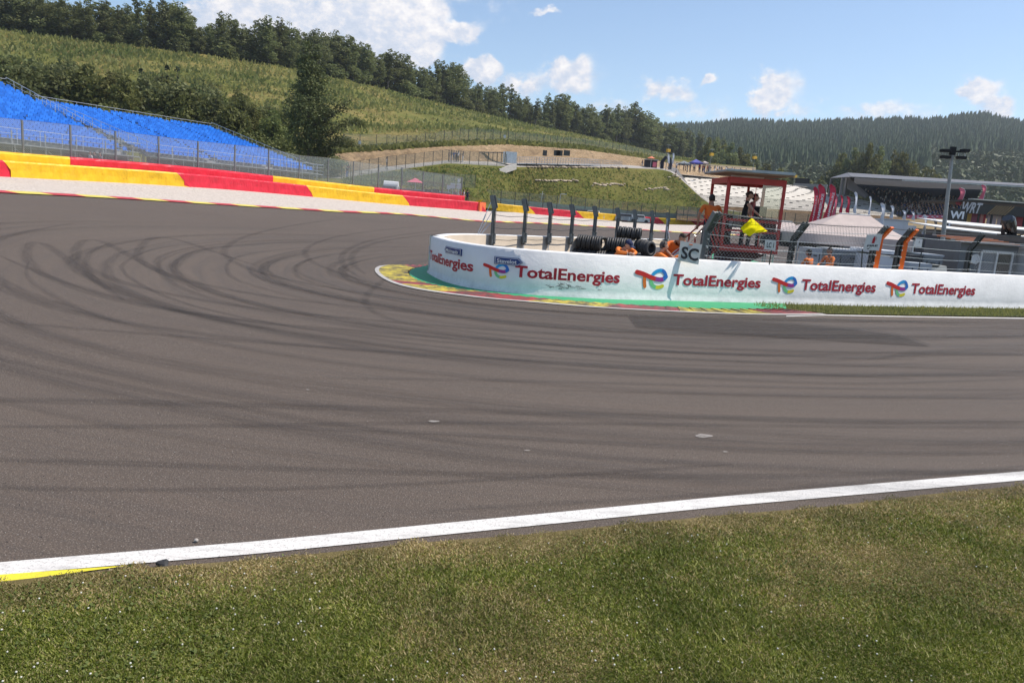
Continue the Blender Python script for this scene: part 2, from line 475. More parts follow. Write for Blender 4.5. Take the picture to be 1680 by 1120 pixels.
# ================================================================== ASPHALT
GRASS_EDGE = [(-700, 1060), (-300, 990), (0, 959), (114, 946), (214, 938), (314, 930), (420, 922), (560, 908), (700, 893), (860, 881), (1000, 866), (1200, 847), (1361, 834), (1521, 814), (1680, 799), (2000, 765), (2400, 722)]
def asphalt_material():
    m, t, b = principled('asphalt')
    uv = t.new('ShaderNodeUVMap').outputs[0]          # u = metres along the racing line, v = metres out from the apex
    geo = t.new('ShaderNodeNewGeometry')
    pos = geo.outputs['Position']
    st = t.scalev(uv, (0.055, 1.0, 1.0))
    wob = t.new('ShaderNodeVectorMath', operation='ADD', ins={0: st, 1: t.scalev(t.new('ShaderNodeCombineXYZ', ins={0: 0.0, 1: t.noise(pos, 0.12, 2), 2: 0.0}).outputs[0], (0, 2.2, 0))}).outputs[0]
    n1 = t.noise(wob, 1.1, 3, 0.6)
    n2 = t.noise(wob, 4.0, 4, 0.65, 0.2)
    n3 = t.noise(t.scalev(uv, (0.12, 1.0, 1.0)), 13.0, 3, 0.6)
    big = t.noise(pos, 0.16, 3, 0.5)
    fine = t.noise(pos, 70.0, 3, 0.8)
    agg = t.new('ShaderNodeTexVoronoi', ins={'Vector': pos, 'Scale': 95.0}).outputs['Distance']
    base = t.ramp(big, [(0.3, (0.138, 0.104, 0.082)), (0.7, (0.163, 0.124, 0.097))])
    sv_ = t.new('ShaderNodeSeparateXYZ', ins={0: uv}).outputs[1]
    zone = t.map(sv_, 1.0, 9.5, 1.0, 0.28)              # rubber lies thickest near the apex
    rub = t.math('ADD', t.map(n1, 0.40, 0.68, 0.0, 0.42), t.map(n2, 0.46, 0.70, 0.0, 0.50), clamp=True)
    rub = t.math('MULTIPLY', rub, zone)
    rub = t.math('ADD', rub, t.math('MULTIPLY', t.map(n3, 0.48, 0.72), 0.20), clamp=True)
    c = t.mix(rub, base, (0.040, 0.038, 0.038))
    c = t.mix(t.map(fine, 0.34, 0.62, 0.0, 0.68), c, (0.040, 0.034, 0.030))
    c = t.mix(t.map(t.noise(pos, 26.0, 4, 0.8), 0.35, 0.7, 0.0, 0.28), c, (0.05, 0.043, 0.038))
    c = t.mix(t.map(t.noise(pos, 110.0, 1, 0.5), 0.62, 0.70, 0.0, 0.6), c, (0.34, 0.30, 0.26))
    t.put(b.inputs['Base Color'], c)
    t.put(b.inputs['Roughness'], t.map(rub, 0, 1, 0.86, 0.66))
    b.inputs['Specular IOR Level'].default_value = 0.22
    bn = t.new('ShaderNodeBump', ins={'Strength': 0.35, 'Distance': 0.008, 'Height': agg})
    t.put(b.inputs['Normal'], bn.outputs[0])
    return m
M_asph = asphalt_material()
# reference curve for the flow coordinates: apex wall extended
flow_line = [Vector((WALL[0].x + 60, WALL[0].y + 22, 0))] + WALL + [WALL[-1] + (WALL[-1] - WALL[-12]).normalized() * 60]
FL = np.array([(p.x, p.y) for p in flow_line]); FD = FL[1:] - FL[:-1]; FLn = (FD ** 2).sum(1)
FS = np.concatenate([[0], np.cumsum(np.sqrt(FLn))])
def flow_uv(P):
    P = np.array([(p[0], p[1]) for p in P]); out = np.zeros((len(P), 2))
    for i in range(0, len(P), 2000):
        q = P[i:i + 2000]; rel = q[:, None, :] - FL[None, :-1]
        k = np.clip((rel * FD).sum(-1) / FLn, 0, 1); d = rel - k[..., None] * FD
        dd = (d ** 2).sum(-1)
        # smooth: soft-min weighting keeps streaks rounded round the tip
        w = np.exp(-(np.sqrt(dd) - np.sqrt(dd.min(1))[:, None]) / 0.8)
        dist = np.sqrt(dd.min(1)); j = dd.argmin(1); r = np.arange(len(q))
        s = FS[j] + k[r, j] * np.sqrt(FLn[j])
        side = np.sign(FD[j, 0] * rel[r, j, 1] - FD[j, 1] * rel[r, j, 0])
        out[i:i + 2000, 0] = s; out[i:i + 2000, 1] = dist * np.where(side > 0, 1, -1)
    out[:, 1] = np.abs(out[:, 1])
    return out
stations = list(range(-700, 2401, 10))
N_near = [P0(px, interp(GRASS_EDGE, px)[0] + 4) for px in stations]
FARE = EDGE[:-2] + [(1150, 383.5, 94), (1215, 375, 103), (1300, 372, 103), (1500, 385, 103), (1700, 400, 103), (2400, 450, 103)]
F_far = [W(px, *interp(FARE, px)) for px in stations]
K = 90
rows = []
for a, b in zip(N_near, F_far):
    r = []
    for j in range(K + 1):
        k = (j / K) ** 1.7
        r.append((a.x + (b.x - a.x) * k, a.y + (b.y - a.y) * k))
    rows.append(r)
flat = [p for r in rows for p in r]
tag(grid_sheet('track', rows, M_asph, 0.0, uvs=flow_uv(flat)), kind='structure')

# big ground below everything
M_dirt = mat('dry_ground', (0.12, 0.11, 0.06), 0.95, var=0.2, scale=0.4)
def mgrass(name, c1, c2, c3, sc=0.5, fine=6.0):
    m, t, b = principled(name)
    pos = t.new('ShaderNodeNewGeometry').outputs['Position']
    n = t.noise(pos, sc, 6, 0.65); f = t.noise(pos, fine, 5, 0.75)
    c = t.ramp(n, [(0.32, c1), (0.5, c2), (0.68, c3)])
    c = t.mix(t.map(f, 0.35, 0.7, 0, 0.55), c, tuple(q * 0.42 for q in c1))
    t.put(b.inputs['Base Color'], c); b.inputs['Roughness'].default_value = 0.95; b.inputs['Specular IOR Level'].default_value = 0.1
    bn = t.new('ShaderNodeBump', ins={'Strength': 0.6, 'Distance': 0.1, 'Height': f}); t.put(b.inputs['Normal'], bn.outputs[0])
    return m
M_gbase = mgrass('ground_grass', (0.045, 0.06, 0.016), (0.07, 0.08, 0.022), (0.10, 0.095, 0.035), 0.4)
xs = np.concatenate([[-4000, -1500, -600, -300], np.arange(-160, 161, 4.0), [300, 600, 1500, 4000]])
ys = np.concatenate([[-3000, -600, -150], np.arange(-60, 141, 4.0), [200, 300, 450, 700, 1200, 2500, 5000]])
gx, gy = np.meshgrid(xs, ys); cx = np.clip(gx, -140, 160); cy = np.clip(gy, -60, 150)
gz = np.minimum(GA(np.stack([cx.ravel(), cy.ravel()], 1)), 4.0) - 0.12
gm = MB(); gm.v = [tuple(p) for p in np.stack([gx.ravel(), gy.ravel(), gz], 1)]
nc = len(xs); gm.f = [(i * nc + j, i * nc + j + 1, (i + 1) * nc + j + 1, (i + 1) * nc + j) for i in range(len(ys) - 1) for j in range(nc - 1)]
gm.m = [0] * len(gm.f)
tag(gm.build('ground', M_gbase, smooth=True), kind='structure')

# ------------------------------------------------------------------ markings
def paint(name, col, wear=0.35):
    m, t, b = principled(name)
    pos = t.new('ShaderNodeNewGeometry').outputs['Position']
    w = t.map(t.noise(pos, 75, 5, 0.8), 0.52, 0.66, 0, wear)
    w2 = t.map(t.noise(t.scalev(pos, (1, 5, 1)), 3, 5, 0.7), 0.5, 0.8, 0, wear * 0.8)
    c = t.mix(t.math('MAXIMUM', w, w2), tuple(col), (0.10, 0.09, 0.08))
    t.put(b.inputs['Base Color'], c); b.inputs['Roughness'].default_value = 0.55
    return m
M_white = paint('white_paint', (0.66, 0.63, 0.59), 0.75)
M_yel = paint('yellow_paint', (0.72, 0.62, 0.03), 0.5)
def line_strip(name, top, bot, n, mats, off=0.006, k=3):
    A = [P0(px, py) for px, py in top]; B = [P0(px, py) for px, py in bot]
    return ribbon(name, A, B, n, k, mats, off)
o = line_strip('edge_line', [(-600, 986), (0, 923), (420, 888.6), (840, 848), (1200, 813.5), (1680, 773.5), (2300, 716)],
               [(-600, 1018), (0, 944), (420, 909), (840, 866.5), (1200, 830), (1680, 788), (2300, 728)], 160, M_white)
tag(o, kind='structure')
o = line_strip('edge_line_yellow', [(-400, 994), (0, 944.2), (205, 929)], [(-400, 1012), (0, 957), (205, 930)], 30, M_yel, 0.008)
tag(o, kind='structure')
o = line_strip('edge_line', [(1290, 518.0), (1358, 516.2), (1500, 519), (1680, 521.5), (2100, 528)], [(1290, 519.3), (1358, 517.6), (1500, 520.5), (1680, 523.2), (2100, 530)], 60, M_white)
tag(o, kind='structure')
# pit exit curve painted in the paddock
def arc_line(name, pts, w, m_, closed=False):
    pts = chaikin([PG(*p) for p in pts], 2); L = []; R = []
    for i, p in enumerate(pts):
        d = (pts[min(i + 1, len(pts) - 1)] - pts[max(0, i - 1)]).normalized(); n = Vector((-d.y, d.x, 0))
        L.append(p + n * w / 2); R.append(p - n * w / 2)
    return tag(ribbon(name, L, R, 60, 1, m_, 0.012), kind='structure')
arc_line('curve_line', [(1420, 433), (1330, 428), (1265, 421), (1238, 414), (1252, 411), (1330, 409), (1400, 411)], 0.22, M_white)
arc_line('curve_line', [(1430, 402), (1350, 399), (1270, 400), (1225, 402)], 0.2, M_white)

# tyre marks: long dark sweeps laid over the asphalt
def skid_mat():
    m = bpy.data.materials.new('tyre_rubber_mark'); m.use_nodes = True
    t = NT(m.node_tree); t.n.clear()
    uv = t.new('ShaderNodeUVMap').outputs[0]; s = t.new('ShaderNodeSeparateXYZ', ins={0: uv})
    cr = t.math('SUBTRACT', 1.0, t.math('ABSOLUTE', t.math('SUBTRACT', t.math('MULTIPLY', s.outputs[1], 2.0), 1.0)))
    pos = t.new('ShaderNodeNewGeometry').outputs['Position']
    a = t.math('MULTIPLY', t.map(cr, 0.0, 0.55), t.map(t.noise(t.scalev(uv, (1, 6, 1)), 1.5, 4, 0.7), 0.3, 0.65, 0.0, 0.32))
    ends = t.math('MULTIPLY', t.math('SUBTRACT', 1.0, s.outputs[0]), s.outputs[0])
    uv2 = t.new('ShaderNodeUVMap').outputs[0]
    a = t.math('MULTIPLY', a, t.map(t.noise(pos, 60, 2, 0.6), 0.3, 0.7, 0.5, 1.0))
    d = t.new('ShaderNodeBsdfPrincipled', ins={'Base Color': (0.030, 0.029, 0.030, 1), 'Roughness': 0.75, 'Specular IOR Level': 0.2})
    tr = t.new('ShaderNodeBsdfTransparent')
    mxs = t.new('ShaderNodeMixShader', ins={0: a, 1: tr.outputs[0], 2: d.outputs[0]})
    t.new('ShaderNodeOutputMaterial', ins={0: mxs.outputs[0]})
    return m
M_skid = skid_mat()
sk = MB(); sk.uv = []
def skid(pts, w, seed, z):
    P = [P0(px, py) if py > 620 else PG(px, py) for px, py in pts]
    P = resample(chaikin(P, 3), 70); zz = GA([(p.x, p.y) for p in P])
    base = len(sk.v); vs = []; L = 0
    for i, p in enumerate(P):
        d = (P[min(i + 1, 69)] - P[max(0, i - 1)]).normalized(); n = Vector((-d.y, d.x, 0)); q = min(1, i / 8, (69 - i) / 8)
        ww = w * (0.3 + 0.7 * q)
        for k in range(3): 
            v = p + n * (ww * (k - 1) / 2); vs.append((v.x, v.y, zz[i] + z)); sk.uv.append((seed + L, k / 2))
        if i < 69: L += (P[i + 1] - p).length
    sk.add(vs, [(i * 3 + k, i * 3 + k + 1, i * 3 + k + 4, i * 3 + k + 3) for i in range(69) for k in range(2)])
SK = [([(-200, 650), (0, 656), (300, 662), (700, 672), (1100, 684), (1500, 693), (1800, 694)], .26),
      ([(-200, 752), (0, 754), (350, 765), (700, 777), (1000, 781), (1300, 782), (1700, 770)], .16),
      ([(-200, 795), (100, 803), (400, 804), (700, 794), (1000, 775), (1200, 762)], .10),
      ([(-100, 700), (300, 700), (700, 693), (1100, 696), (1500, 702), (1800, 700)], .16),
      ([(200, 338), (60, 380), (30, 430), (160, 490), (420, 530), (760, 556), (1100, 580), (1500, 590)], .28),
      ([(330, 345), (150, 380), (110, 420), (180, 460), (360, 500), (650, 530), (900, 548), (1200, 566)], .28),
      ([(420, 350), (260, 380), (215, 415), (260, 450), (420, 485), (600, 505), (860, 530)], .28),
      ([(560, 358), (430, 378), (360, 405), (380, 432), (470, 460), (620, 485), (800, 508), (960, 524)], .26),
      ([(700, 370), (560, 385), (500, 405), (500, 425), (560, 450), (640, 472), (760, 493)], .24),
      ([(760, 380), (640, 392), (580, 410), (575, 432), (600, 450)], .3), ([(740, 376), (620, 390), (560, 412), (560, 436), (590, 455)], .25),
      ([(0, 420), (120, 470), (330, 520), (700, 560), (1100, 590), (1700, 610)], .22),
      ([(-100, 520), (200, 545), (600, 575), (1000, 600), (1500, 622)], .18), ([(0, 345), (-60, 400), (0, 470), (200, 530)], .3),
      ([(120, 340), (-20, 390), (-40, 450), (80, 510), (400, 560), (900, 600)], .26), ([(640, 450), (560, 520), (900, 560), (1300, 578), (1700, 580)], .2),
            ([(700, 840), (1000, 822), (1300, 805), (1680, 765)], .1), ([(900, 640), (1300, 650), (1700, 655)], .12), ([(400, 700), (800, 716), (1300, 742), (1700, 745)], .12),
      ([(500, 620), (900, 626), (1400, 640), (1750, 640)], .14)]
for i, (pts, w) in enumerate(SK): skid(pts, w, i * 37.3, 0.005 + i * 0.0006)
r3 = random.Random(12)
for i in range(230):
    v = r3.uniform(1.6, 12); s0 = r3.uniform(8, FS[-1] - 85); L = r3.uniform(6, 26)
    P = []; dv = r3.uniform(-.9, .9)
    for q in range(14):
        s = s0 + L * q / 13; j = min(len(FS) - 2, max(0, int(np.searchsorted(FS, s)) - 1)); k = (s - FS[j]) / (FS[j + 1] - FS[j])
        c = FL[j] + FD[j] * k; j2 = min(len(FD) - 1, j + 3); j0 = max(0, j - 3); dd = FL[j2 + 1] - FL[j0]; dd = dd / np.linalg.norm(dd)
        vv = v + dv * math.sin(q / 13 * PI)
        P.append(Vector((c[0] - dd[1] * vv, c[1] + dd[0] * vv, 0)))
    P = resample(chaikin(P, 2), 70); zz = GA([(p.x, p.y) for p in P]); vs = []; LL = 0; w = r3.uniform(.08, .38)
    for a, p in enumerate(P):
        d = (P[min(a + 1, 69)] - P[max(0, a - 1)]).normalized(); n = Vector((-d.y, d.x, 0)); ww = w * (.15 + .85 * min(1, a / 14, (69 - a) / 14))
        for k in range(3):
            u_ = p + n * (ww * (k - 1) / 2); vs.append((u_.x, u_.y, zz[a] + .008 + i * .00013)); sk.uv.append((i * 51 + LL, k / 2))
        if a < 69: LL += (P[a + 1] - p).length
    sk.add(vs, [(a * 3 + k, a * 3 + k + 1, a * 3 + k + 4, a * 3 + k + 3) for a in range(69) for k in range(2)])
tag(sk.build('tyre_marks', M_skid), kind='stuff')

# ------------------------------------------------------------------ gravel and far kerb
def gravel_mat():
    m, t, b = principled('gravel')
    pos = t.new('ShaderNodeNewGeometry').outputs['Position']
    f = t.new('ShaderNodeTexVoronoi', ins={'Vector': pos, 'Scale': 14.0}); g = t.noise(pos, 2.0, 5, 0.8)
    sp = t.new('ShaderNodeSeparateXYZ', ins={0: f.outputs['Color']}).outputs[0]
    c = t.ramp(sp, [(0.0, (0.26, 0.21, 0.18)), (0.25, (0.46, 0.40, 0.34)), (1.0, (0.58, 0.51, 0.45))])
    c = t.mix(t.map(g, 0.55, 0.8, 0, 0.4), c, (0.36, 0.31, 0.26))
    t.put(b.inputs['Base Color'], c); b.inputs['Roughness'].default_value = 0.95
    bn = t.new('ShaderNodeBump', ins={'Strength': 0.5, 'Distance': 0.03, 'Height': f.outputs['Distance']}); t.put(b.inputs['Normal'], bn.outputs[0])
    return m
M_grav = gravel_mat()
st2 = list(range(-500, 1231, 10))
E = [W(px, *interp(EDGE, px)) for px in st2]
def barrier_foot(px):
    if px < 780: return W(px, *interp(BARR, px))
    if px < 850:
        k = (px - 780) / 70; a = W(px, *interp(BARR, 780)); b = W(px, *interp(BARR2, px)); return a.lerp(b, k)
    return W(px, *interp(BARR2, px))
Bf = [barrier_foot(px) for px in st2]
rows = [[(a.x + (b.x - a.x) * k / 14, a.y + (b.y - a.y) * k / 14) for k in range(-0, 16)] for a, b in zip(E, Bf)]
tag(grid_sheet('gravel_trap', rows, M_grav, 0.025), kind='structure')
# narrow grass strip before the far barrier on the right
rows = [[(a.x + (b.x - a.x) * k, a.y + (b.y - a.y) * k) for k in (.8, .86, .93, 1.02)] for px, a, b in zip(st2, E, Bf) if px > 1010]
tag(grid_sheet('grass_verge', rows, M_gbase, 0.05), kind='structure')
# flat kerb along the far edge: alternating red and yellow
M_red = mat('kerb_red', (0.50, 0.045, 0.05), 0.6, var=0.15, scale=2, dirt=0.35)
M_ky = mat('kerb_yellow', (0.66, 0.55, 0.10), 0.6, var=0.1, scale=2, dirt=0.35)
Er = resample(E, 420); kb = MB()
zz = GA([(p.x, p.y) for p in Er])
for i in range(419):
    p, q = Er[i], Er[i + 1]; d = (q - p).normalized(); n = Vector((-d.y, d.x, 0))
    mi = int(i / 7) % 2
    a, b = p - n * 0.45, q - n * 0.45; c, e = q + n * 0.35, p + n * 0.35
    kb.add([(a.x, a.y, zz[i] + .02), (b.x, b.y, zz[i + 1] + .02), (c.x, c.y, zz[i + 1] + .09), (e.x, e.y, zz[i] + .09)], [(0, 1, 2, 3)], mi)
tag(kb.build('flat_kerb', [M_red, M_ky]), 'long flat kerb of red and pale yellow stretches along the gravel', 'kerb')

# ------------------------------------------------------------------ apex kerb, green run-off
K_out = [(1356, 516.5), (1300, 517.5), (1220, 517), (1100, 512), (980, 506), (850, 494.5), (800, 490.8), (719, 481), (671, 473), (640, 464), (621, 453), (613, 443), (620, 437), (640, 433), (702, 429.5), (760, 426)]
K_in = [(1290, 508), (1262, 508), (1200, 509), (1125, 506.5), (980, 499), (867, 489.8), (800, 481.5), (731, 473.5), (688, 463), (672, 453), (671, 446), (680, 441.5), (701, 438), (760, 434)]
ko = resample(chaikin([P0(*p) for p in K_out], 3), 361); ki = resample(chaikin([P0(*p) for p in K_in], 3), 361)
def kerb_mat(name, col):
    m, t, b = principled(name)
    pos = t.new('ShaderNodeNewGeometry').outputs['Position']
    w = t.map(t.noise(pos, 2.2, 6, 0.8), 0.34, 0.58, 0.0, 0.94)
    c = t.mix(w, col, (0.06, 0.045, 0.04)); t.put(b.inputs['Base Color'], c); b.inputs['Roughness'].default_value = 0.6
    return m
M_k1 = kerb_mat('apex_kerb_red', (0.42, 0.04, 0.045)); M_k2 = kerb_mat('apex_kerb_yellow', (0.68, 0.54, 0.04))
M_k3 = mat('kerb_concrete', (0.42, 0.40, 0.38), 0.85, var=0.1, dirt=0.3)
km = MB(); T = 6
def kcol(px, i):
    if i > 290: return 0
    if i > 232: return 1
    for lim, c in ((1277, 0), (1135, 1), (992, 0), (855, 1), (728, 0), (655, 1)):
        if px > lim: return c
    return 0 if i < 205 else 1
for i in range(360):
    j = i // T; f0 = (i % T) / T; f1 = (i % T + 1) / T
    a, b, c, d = ko[i], ko[i + 1], ki[i + 1], ki[i]
    z0 = .015; mid = 0.5
    h0 = .004 + .028 * f0; h1 = .004 + .028 * f1
    col = kcol(proj(ko[j * T])[0], i)
    oa, ob = a.lerp(d, .12), b.lerp(c, .12)
    ia, ib = a.lerp(d, .96), b.lerp(c, .96)
    km.add([(a.x, a.y, z0), (b.x, b.y, z0), (ob.x, ob.y, z0 + .01), (oa.x, oa.y, z0 + .01)], [(0, 1, 2, 3)], 2)
    km.add([(oa.x, oa.y, z0 + .01), (ob.x, ob.y, z0 + .01), (ib.x, ib.y, h1 + .016), (ia.x, ia.y, h0 + .016)], [(0, 1, 2, 3)], col)
    if i % T == T - 1:
        km.add([(ob.x, ob.y, z0 + .01), (ib.x, ib.y, h1 + .016), (ib.x, ib.y, .02), (ob.x, ob.y, z0)], [(0, 1, 2, 3)], col)
tag(km.build('apex_kerb', [M_k1, M_k2, M_k3]), 'saw-toothed red and yellow kerb curving round the white apex wall', 'kerb')
def green_mat():
    m, t, b = principled('green_paint')
    pos = t.new('ShaderNodeNewGeometry').outputs['Position']
    w = t.map(t.noise(pos, 3.0, 6, 0.75), 0.5, 0.75, 0.0, 0.6)
    c = t.mix(w, (0.02, 0.30, 0.12), (0.12, 0.34, 0.20)); c = t.mix(t.map(t.noise(pos, 1.3, 5, .7), .62, .75, 0, .5), c, (0.07, 0.09, 0.07))
    t.put(b.inputs['Base Color'], c); b.inputs['Roughness'].default_value = 0.6
    return m
M_green = green_mat()
# green strip: kerb inner edge to the wall foot
wb = [WALL[i] for i in range(0, len(WALL)) if WS[i] >= s_at(1300, 0.05)]
wi = [p - wall_at(WS[0] + 0)[1] * 0 for p in wb]
tipj = max(i for i in range(len(WALL)) if WS[i] <= WS[TIPI] + 5)
wb = [WALL[i] - wall_at(WS[i])[1] * .1 for i in range(len(WALL)) if WS[i] >= s_at(1300, 0.05) and i <= tipj]
kig = [ki[i] for i in range(0, 361)]
o = ribbon('green_runoff', kig, wb, 300, 5, M_green, 0.03); tag(o, kind='structure')
# grass strip between wall and painted line
A = [P0(px, py) for px, py in [(1262, 507.5), (1340, 513), (1358, 515.4), (1500, 518), (1680, 520.5), (2100, 527)]]
Bq = [WALL[i] - wall_at(WS[i])[1] * .1 for i in range(len(WALL)) if WS[i] <= s_at(1248, 0.05)][::-1]
o = ribbon('wall_grass_strip', A, Bq, 80, 5, M_gbase, 0.02); tag(o, kind='structure')
GSTRIP = (resample(A, 80), resample(Bq, 80))
# green painted paddock corner behind the wall
gp = [PG(1168, 428), PG(1168, 416), PG(1200, 419), PG(1260, 434), PG(1330, 444), PG(1330, 452), PG(1168, 444)]
A = [gp[1], gp[2], gp[3], gp[4]]; Bq = [gp[0], gp[6], gp[6], gp[5]]
o = ribbon('green_paddock_corner', A, [PG(1168, 444), PG(1220, 447), PG(1260, 449), PG(1330, 452)], 30, 4, M_green, 0.014); tag(o, kind='structure')

# ------------------------------------------------------------------ the wall
def wall_mat():
    m, t, b = principled('white_wall_paint')
    pos = t.new('ShaderNodeNewGeometry').outputs['Position']
    n = t.noise(pos, 1.6, 5, 0.65)
    c = t.ramp(n, [(0.3, (0.70, 0.69, 0.68)), (0.7, (0.80, 0.79, 0.78))])
    sc = t.map(t.noise(t.scalev(pos, (1, 1, 3.5)), 2.6, 6, 0.8), 0.66, 0.78, 0, 0.5)
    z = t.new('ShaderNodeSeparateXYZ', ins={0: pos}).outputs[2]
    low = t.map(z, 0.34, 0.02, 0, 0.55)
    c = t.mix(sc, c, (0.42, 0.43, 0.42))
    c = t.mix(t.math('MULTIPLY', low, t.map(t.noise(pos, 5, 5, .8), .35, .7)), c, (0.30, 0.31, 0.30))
    t.put(b.inputs['Base Color'], c); b.inputs['Roughness'].default_value = 0.6
    h = t.math('ADD', t.math('MULTIPLY', t.noise(t.scalev(pos, (1, 1, 1.6)), 6.0, 6, 0.75), 0.9), t.math('MULTIPLY', t.noise(pos, 1.2, 2), 1.6))
    bn = t.new('ShaderNodeBump', ins={'Strength': 0.35, 'Distance': 0.03, 'Height': h}); t.put(b.inputs['Normal'], bn.outputs[0])
    return m
M_wall = wall_mat()
M_beige = mat('raw_concrete', (0.50, 0.42, 0.33), 0.9, var=0.08, scale=1.2, bump=0.3, dirt=0.12)
wm = MB(); n = len(WALL)
prof = [(0.06, -0.15), (0.06, 0.02), (0.015, 0.10), (0.0, 0.22), (0.0, WH - 0.03), (-0.03, WH), (-0.25, WH), (-0.27, WH - 0.02), (-0.27, 0.52), (-0.36, 0.48), (-0.38, -0.15)]
for i in range(n):
    _, nn, _ = wall_at(WS[i])
    for (o_, z) in prof:
        q = WALL[i] + nn * o_; wm.v.append((q.x, q.y, z))
k = len(prof)
for i in range(n - 1):
    for j in range(k - 1):
        wm.f.append((i * k + j, i * k + j + 1, (i + 1) * k + j + 1, (i + 1) * k + j)); wm.m.append(1 if j >= 7 else 0)
wm.f += [tuple(range(k)), tuple(range((n - 1) * k, n * k))[::-1]]; wm.m += [0, 1]
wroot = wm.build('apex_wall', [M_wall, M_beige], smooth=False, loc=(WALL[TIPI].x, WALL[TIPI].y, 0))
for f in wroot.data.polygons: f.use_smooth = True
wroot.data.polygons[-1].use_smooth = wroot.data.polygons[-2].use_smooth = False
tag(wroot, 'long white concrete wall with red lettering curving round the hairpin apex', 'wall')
# lettering
M_tred = mat('letter_red', (0.42, 0.012, 0.03), 0.5, var=0.05)
def logo_mats():
    return [mat('logo_red', (0.62, 0.02, 0.02), .5, var=.03), mat('logo_orange', (0.78, 0.16, 0.02), .5, var=.03), mat('logo_purple', (0.32, 0.03, 0.25), .5, var=.03),
            mat('logo_blue', (0.02, 0.16, 0.55), .5, var=.03), mat('logo_sky', (0.02, 0.33, 0.70), .5, var=.03), mat('logo_green', (0.18, 0.55, 0.25), .5, var=.03), mat('logo_yellow', (0.72, 0.60, 0.03), .5, var=.03)]
LM = logo_mats()
def wp(s, z, off=0.008):
    p, nn, d = wall_at(s); q = p + nn * off; return (q.x, q.y, z)
TXT = textmesh('TotalEnergies', 0.028)
def wall_text(pxa, pxb, z0, cap, s_override=None):
    sa, sb = s_override or (s_at(pxa), s_at(pxb))
    m = MB(); L = sa - sb; v, f, w = TXT
    vs = [wp(sa - a / w * L, z0 + b / 0.72 * cap) for a, b in v]
    m.add(vs, f); m.build('lettering', M_tred, wroot)
def stroke(m, pts, r, cols, sa, L, z0, H, lift, n=8):
    """round stroke in logo box coords (0..1, 0..H) drawn as a flat ribbon on the wall"""
    P = chaikin([Vector((x, y, 0)) for x, y in pts], 3); P = resample(P, 40)
    for i in range(39):
        d = (P[min(i + 2, 39)] - P[max(i - 1, 0)]).normalized(); nr = Vector((-d.y, d.x, 0)) * r
        d2 = (P[min(i + 2, 39)] - P[i]).normalized() if i < 38 else d; 
        da = (P[min(i + 1, 39)] - P[max(i - 1, 0)]).normalized(); db = (P[min(i + 2, 39)] - P[i]).normalized()
        na = Vector((-da.y, da.x, 0)) * r; nb = Vector((-db.y, db.x, 0)) * r
        q = [P[i] - na, P[i + 1] - nb, P[i + 1] + nb, P[i] + na]
        c = cols[min(len(cols) - 1, int(i / 39 * len(cols)))]
        m.add([wp(sa - p.x * L, z0 + p.y * L, lift) for p in q], [(0, 1, 2, 3)], c)
    for e, c in ((P[0], cols[0]), (P[-1], cols[-1])):
        vs = [wp(sa - (e.x + r * math.cos(2 * PI * a / 12)) * L, z0 + (e.y + r * math.sin(2 * PI * a / 12)) * L, lift - .001) for a in range(12)]
        m.add(vs, [tuple(range(12))], c)
def emblem(pxa, pxb, z0):
    sa, sb = s_at(pxa), s_at(pxb); L = sa - sb; m = MB(); H = .52
    stroke(m, [(.98, .29), (.96, .38), (.86, .47), (.70, .46), (.56, .37), (.51, .24), (.53, .12), (.62, .03), (.76, .005), (.90, .05)], .050, [3, 3, 4, 4, 4, 4, 5, 5, 5, 6, 6], sa, L, z0, H, .007)
    stroke(m, [(.30, .28), (.31, .16), (.34, .03)], .050, [1], sa, L, z0, H, .009)
    stroke(m, [(.05, .40), (.25, .36), (.50, .27), (.72, .22), (.88, .22), (.98, .30)], .060, [0, 0, 0, 0, 0, 2, 2, 3], sa, L, z0, H, .011)
    m.build('emblem', LM, wroot)
wall_text(845, 1017, .42, .265); wall_text(1104, 1248, .42, .265); wall_text(1315, 1437, .41, .285); wall_text(1495, 1600, .41, .295)
emblem(793, 834, .36); emblem(1041, 1093, .33); emblem(1266, 1306, .33); emblem(1453, 1488, .33)
wall_text(706, 777, .42, .25)
# trailing letters that run round the tip
Lw = s_at(706) - s_at(777)
# bits of the previous mark that show on the tip
m = MB(); v, f, w = TXT; s0 = s_at(706) + 0.5; 
emb = s_at(707) + .16
stroke(m, [(.98, .29), (.96, .38), (.86, .47), (.70, .46), (.56, .37), (.51, .24), (.53, .12), (.62, .03), (.76, .005), (.90, .05)], .050, [3, 3, 4, 4, 5, 5, 6], emb + .75, .75, .38, .5, .007)
m.build('emblem', LM, wroot)
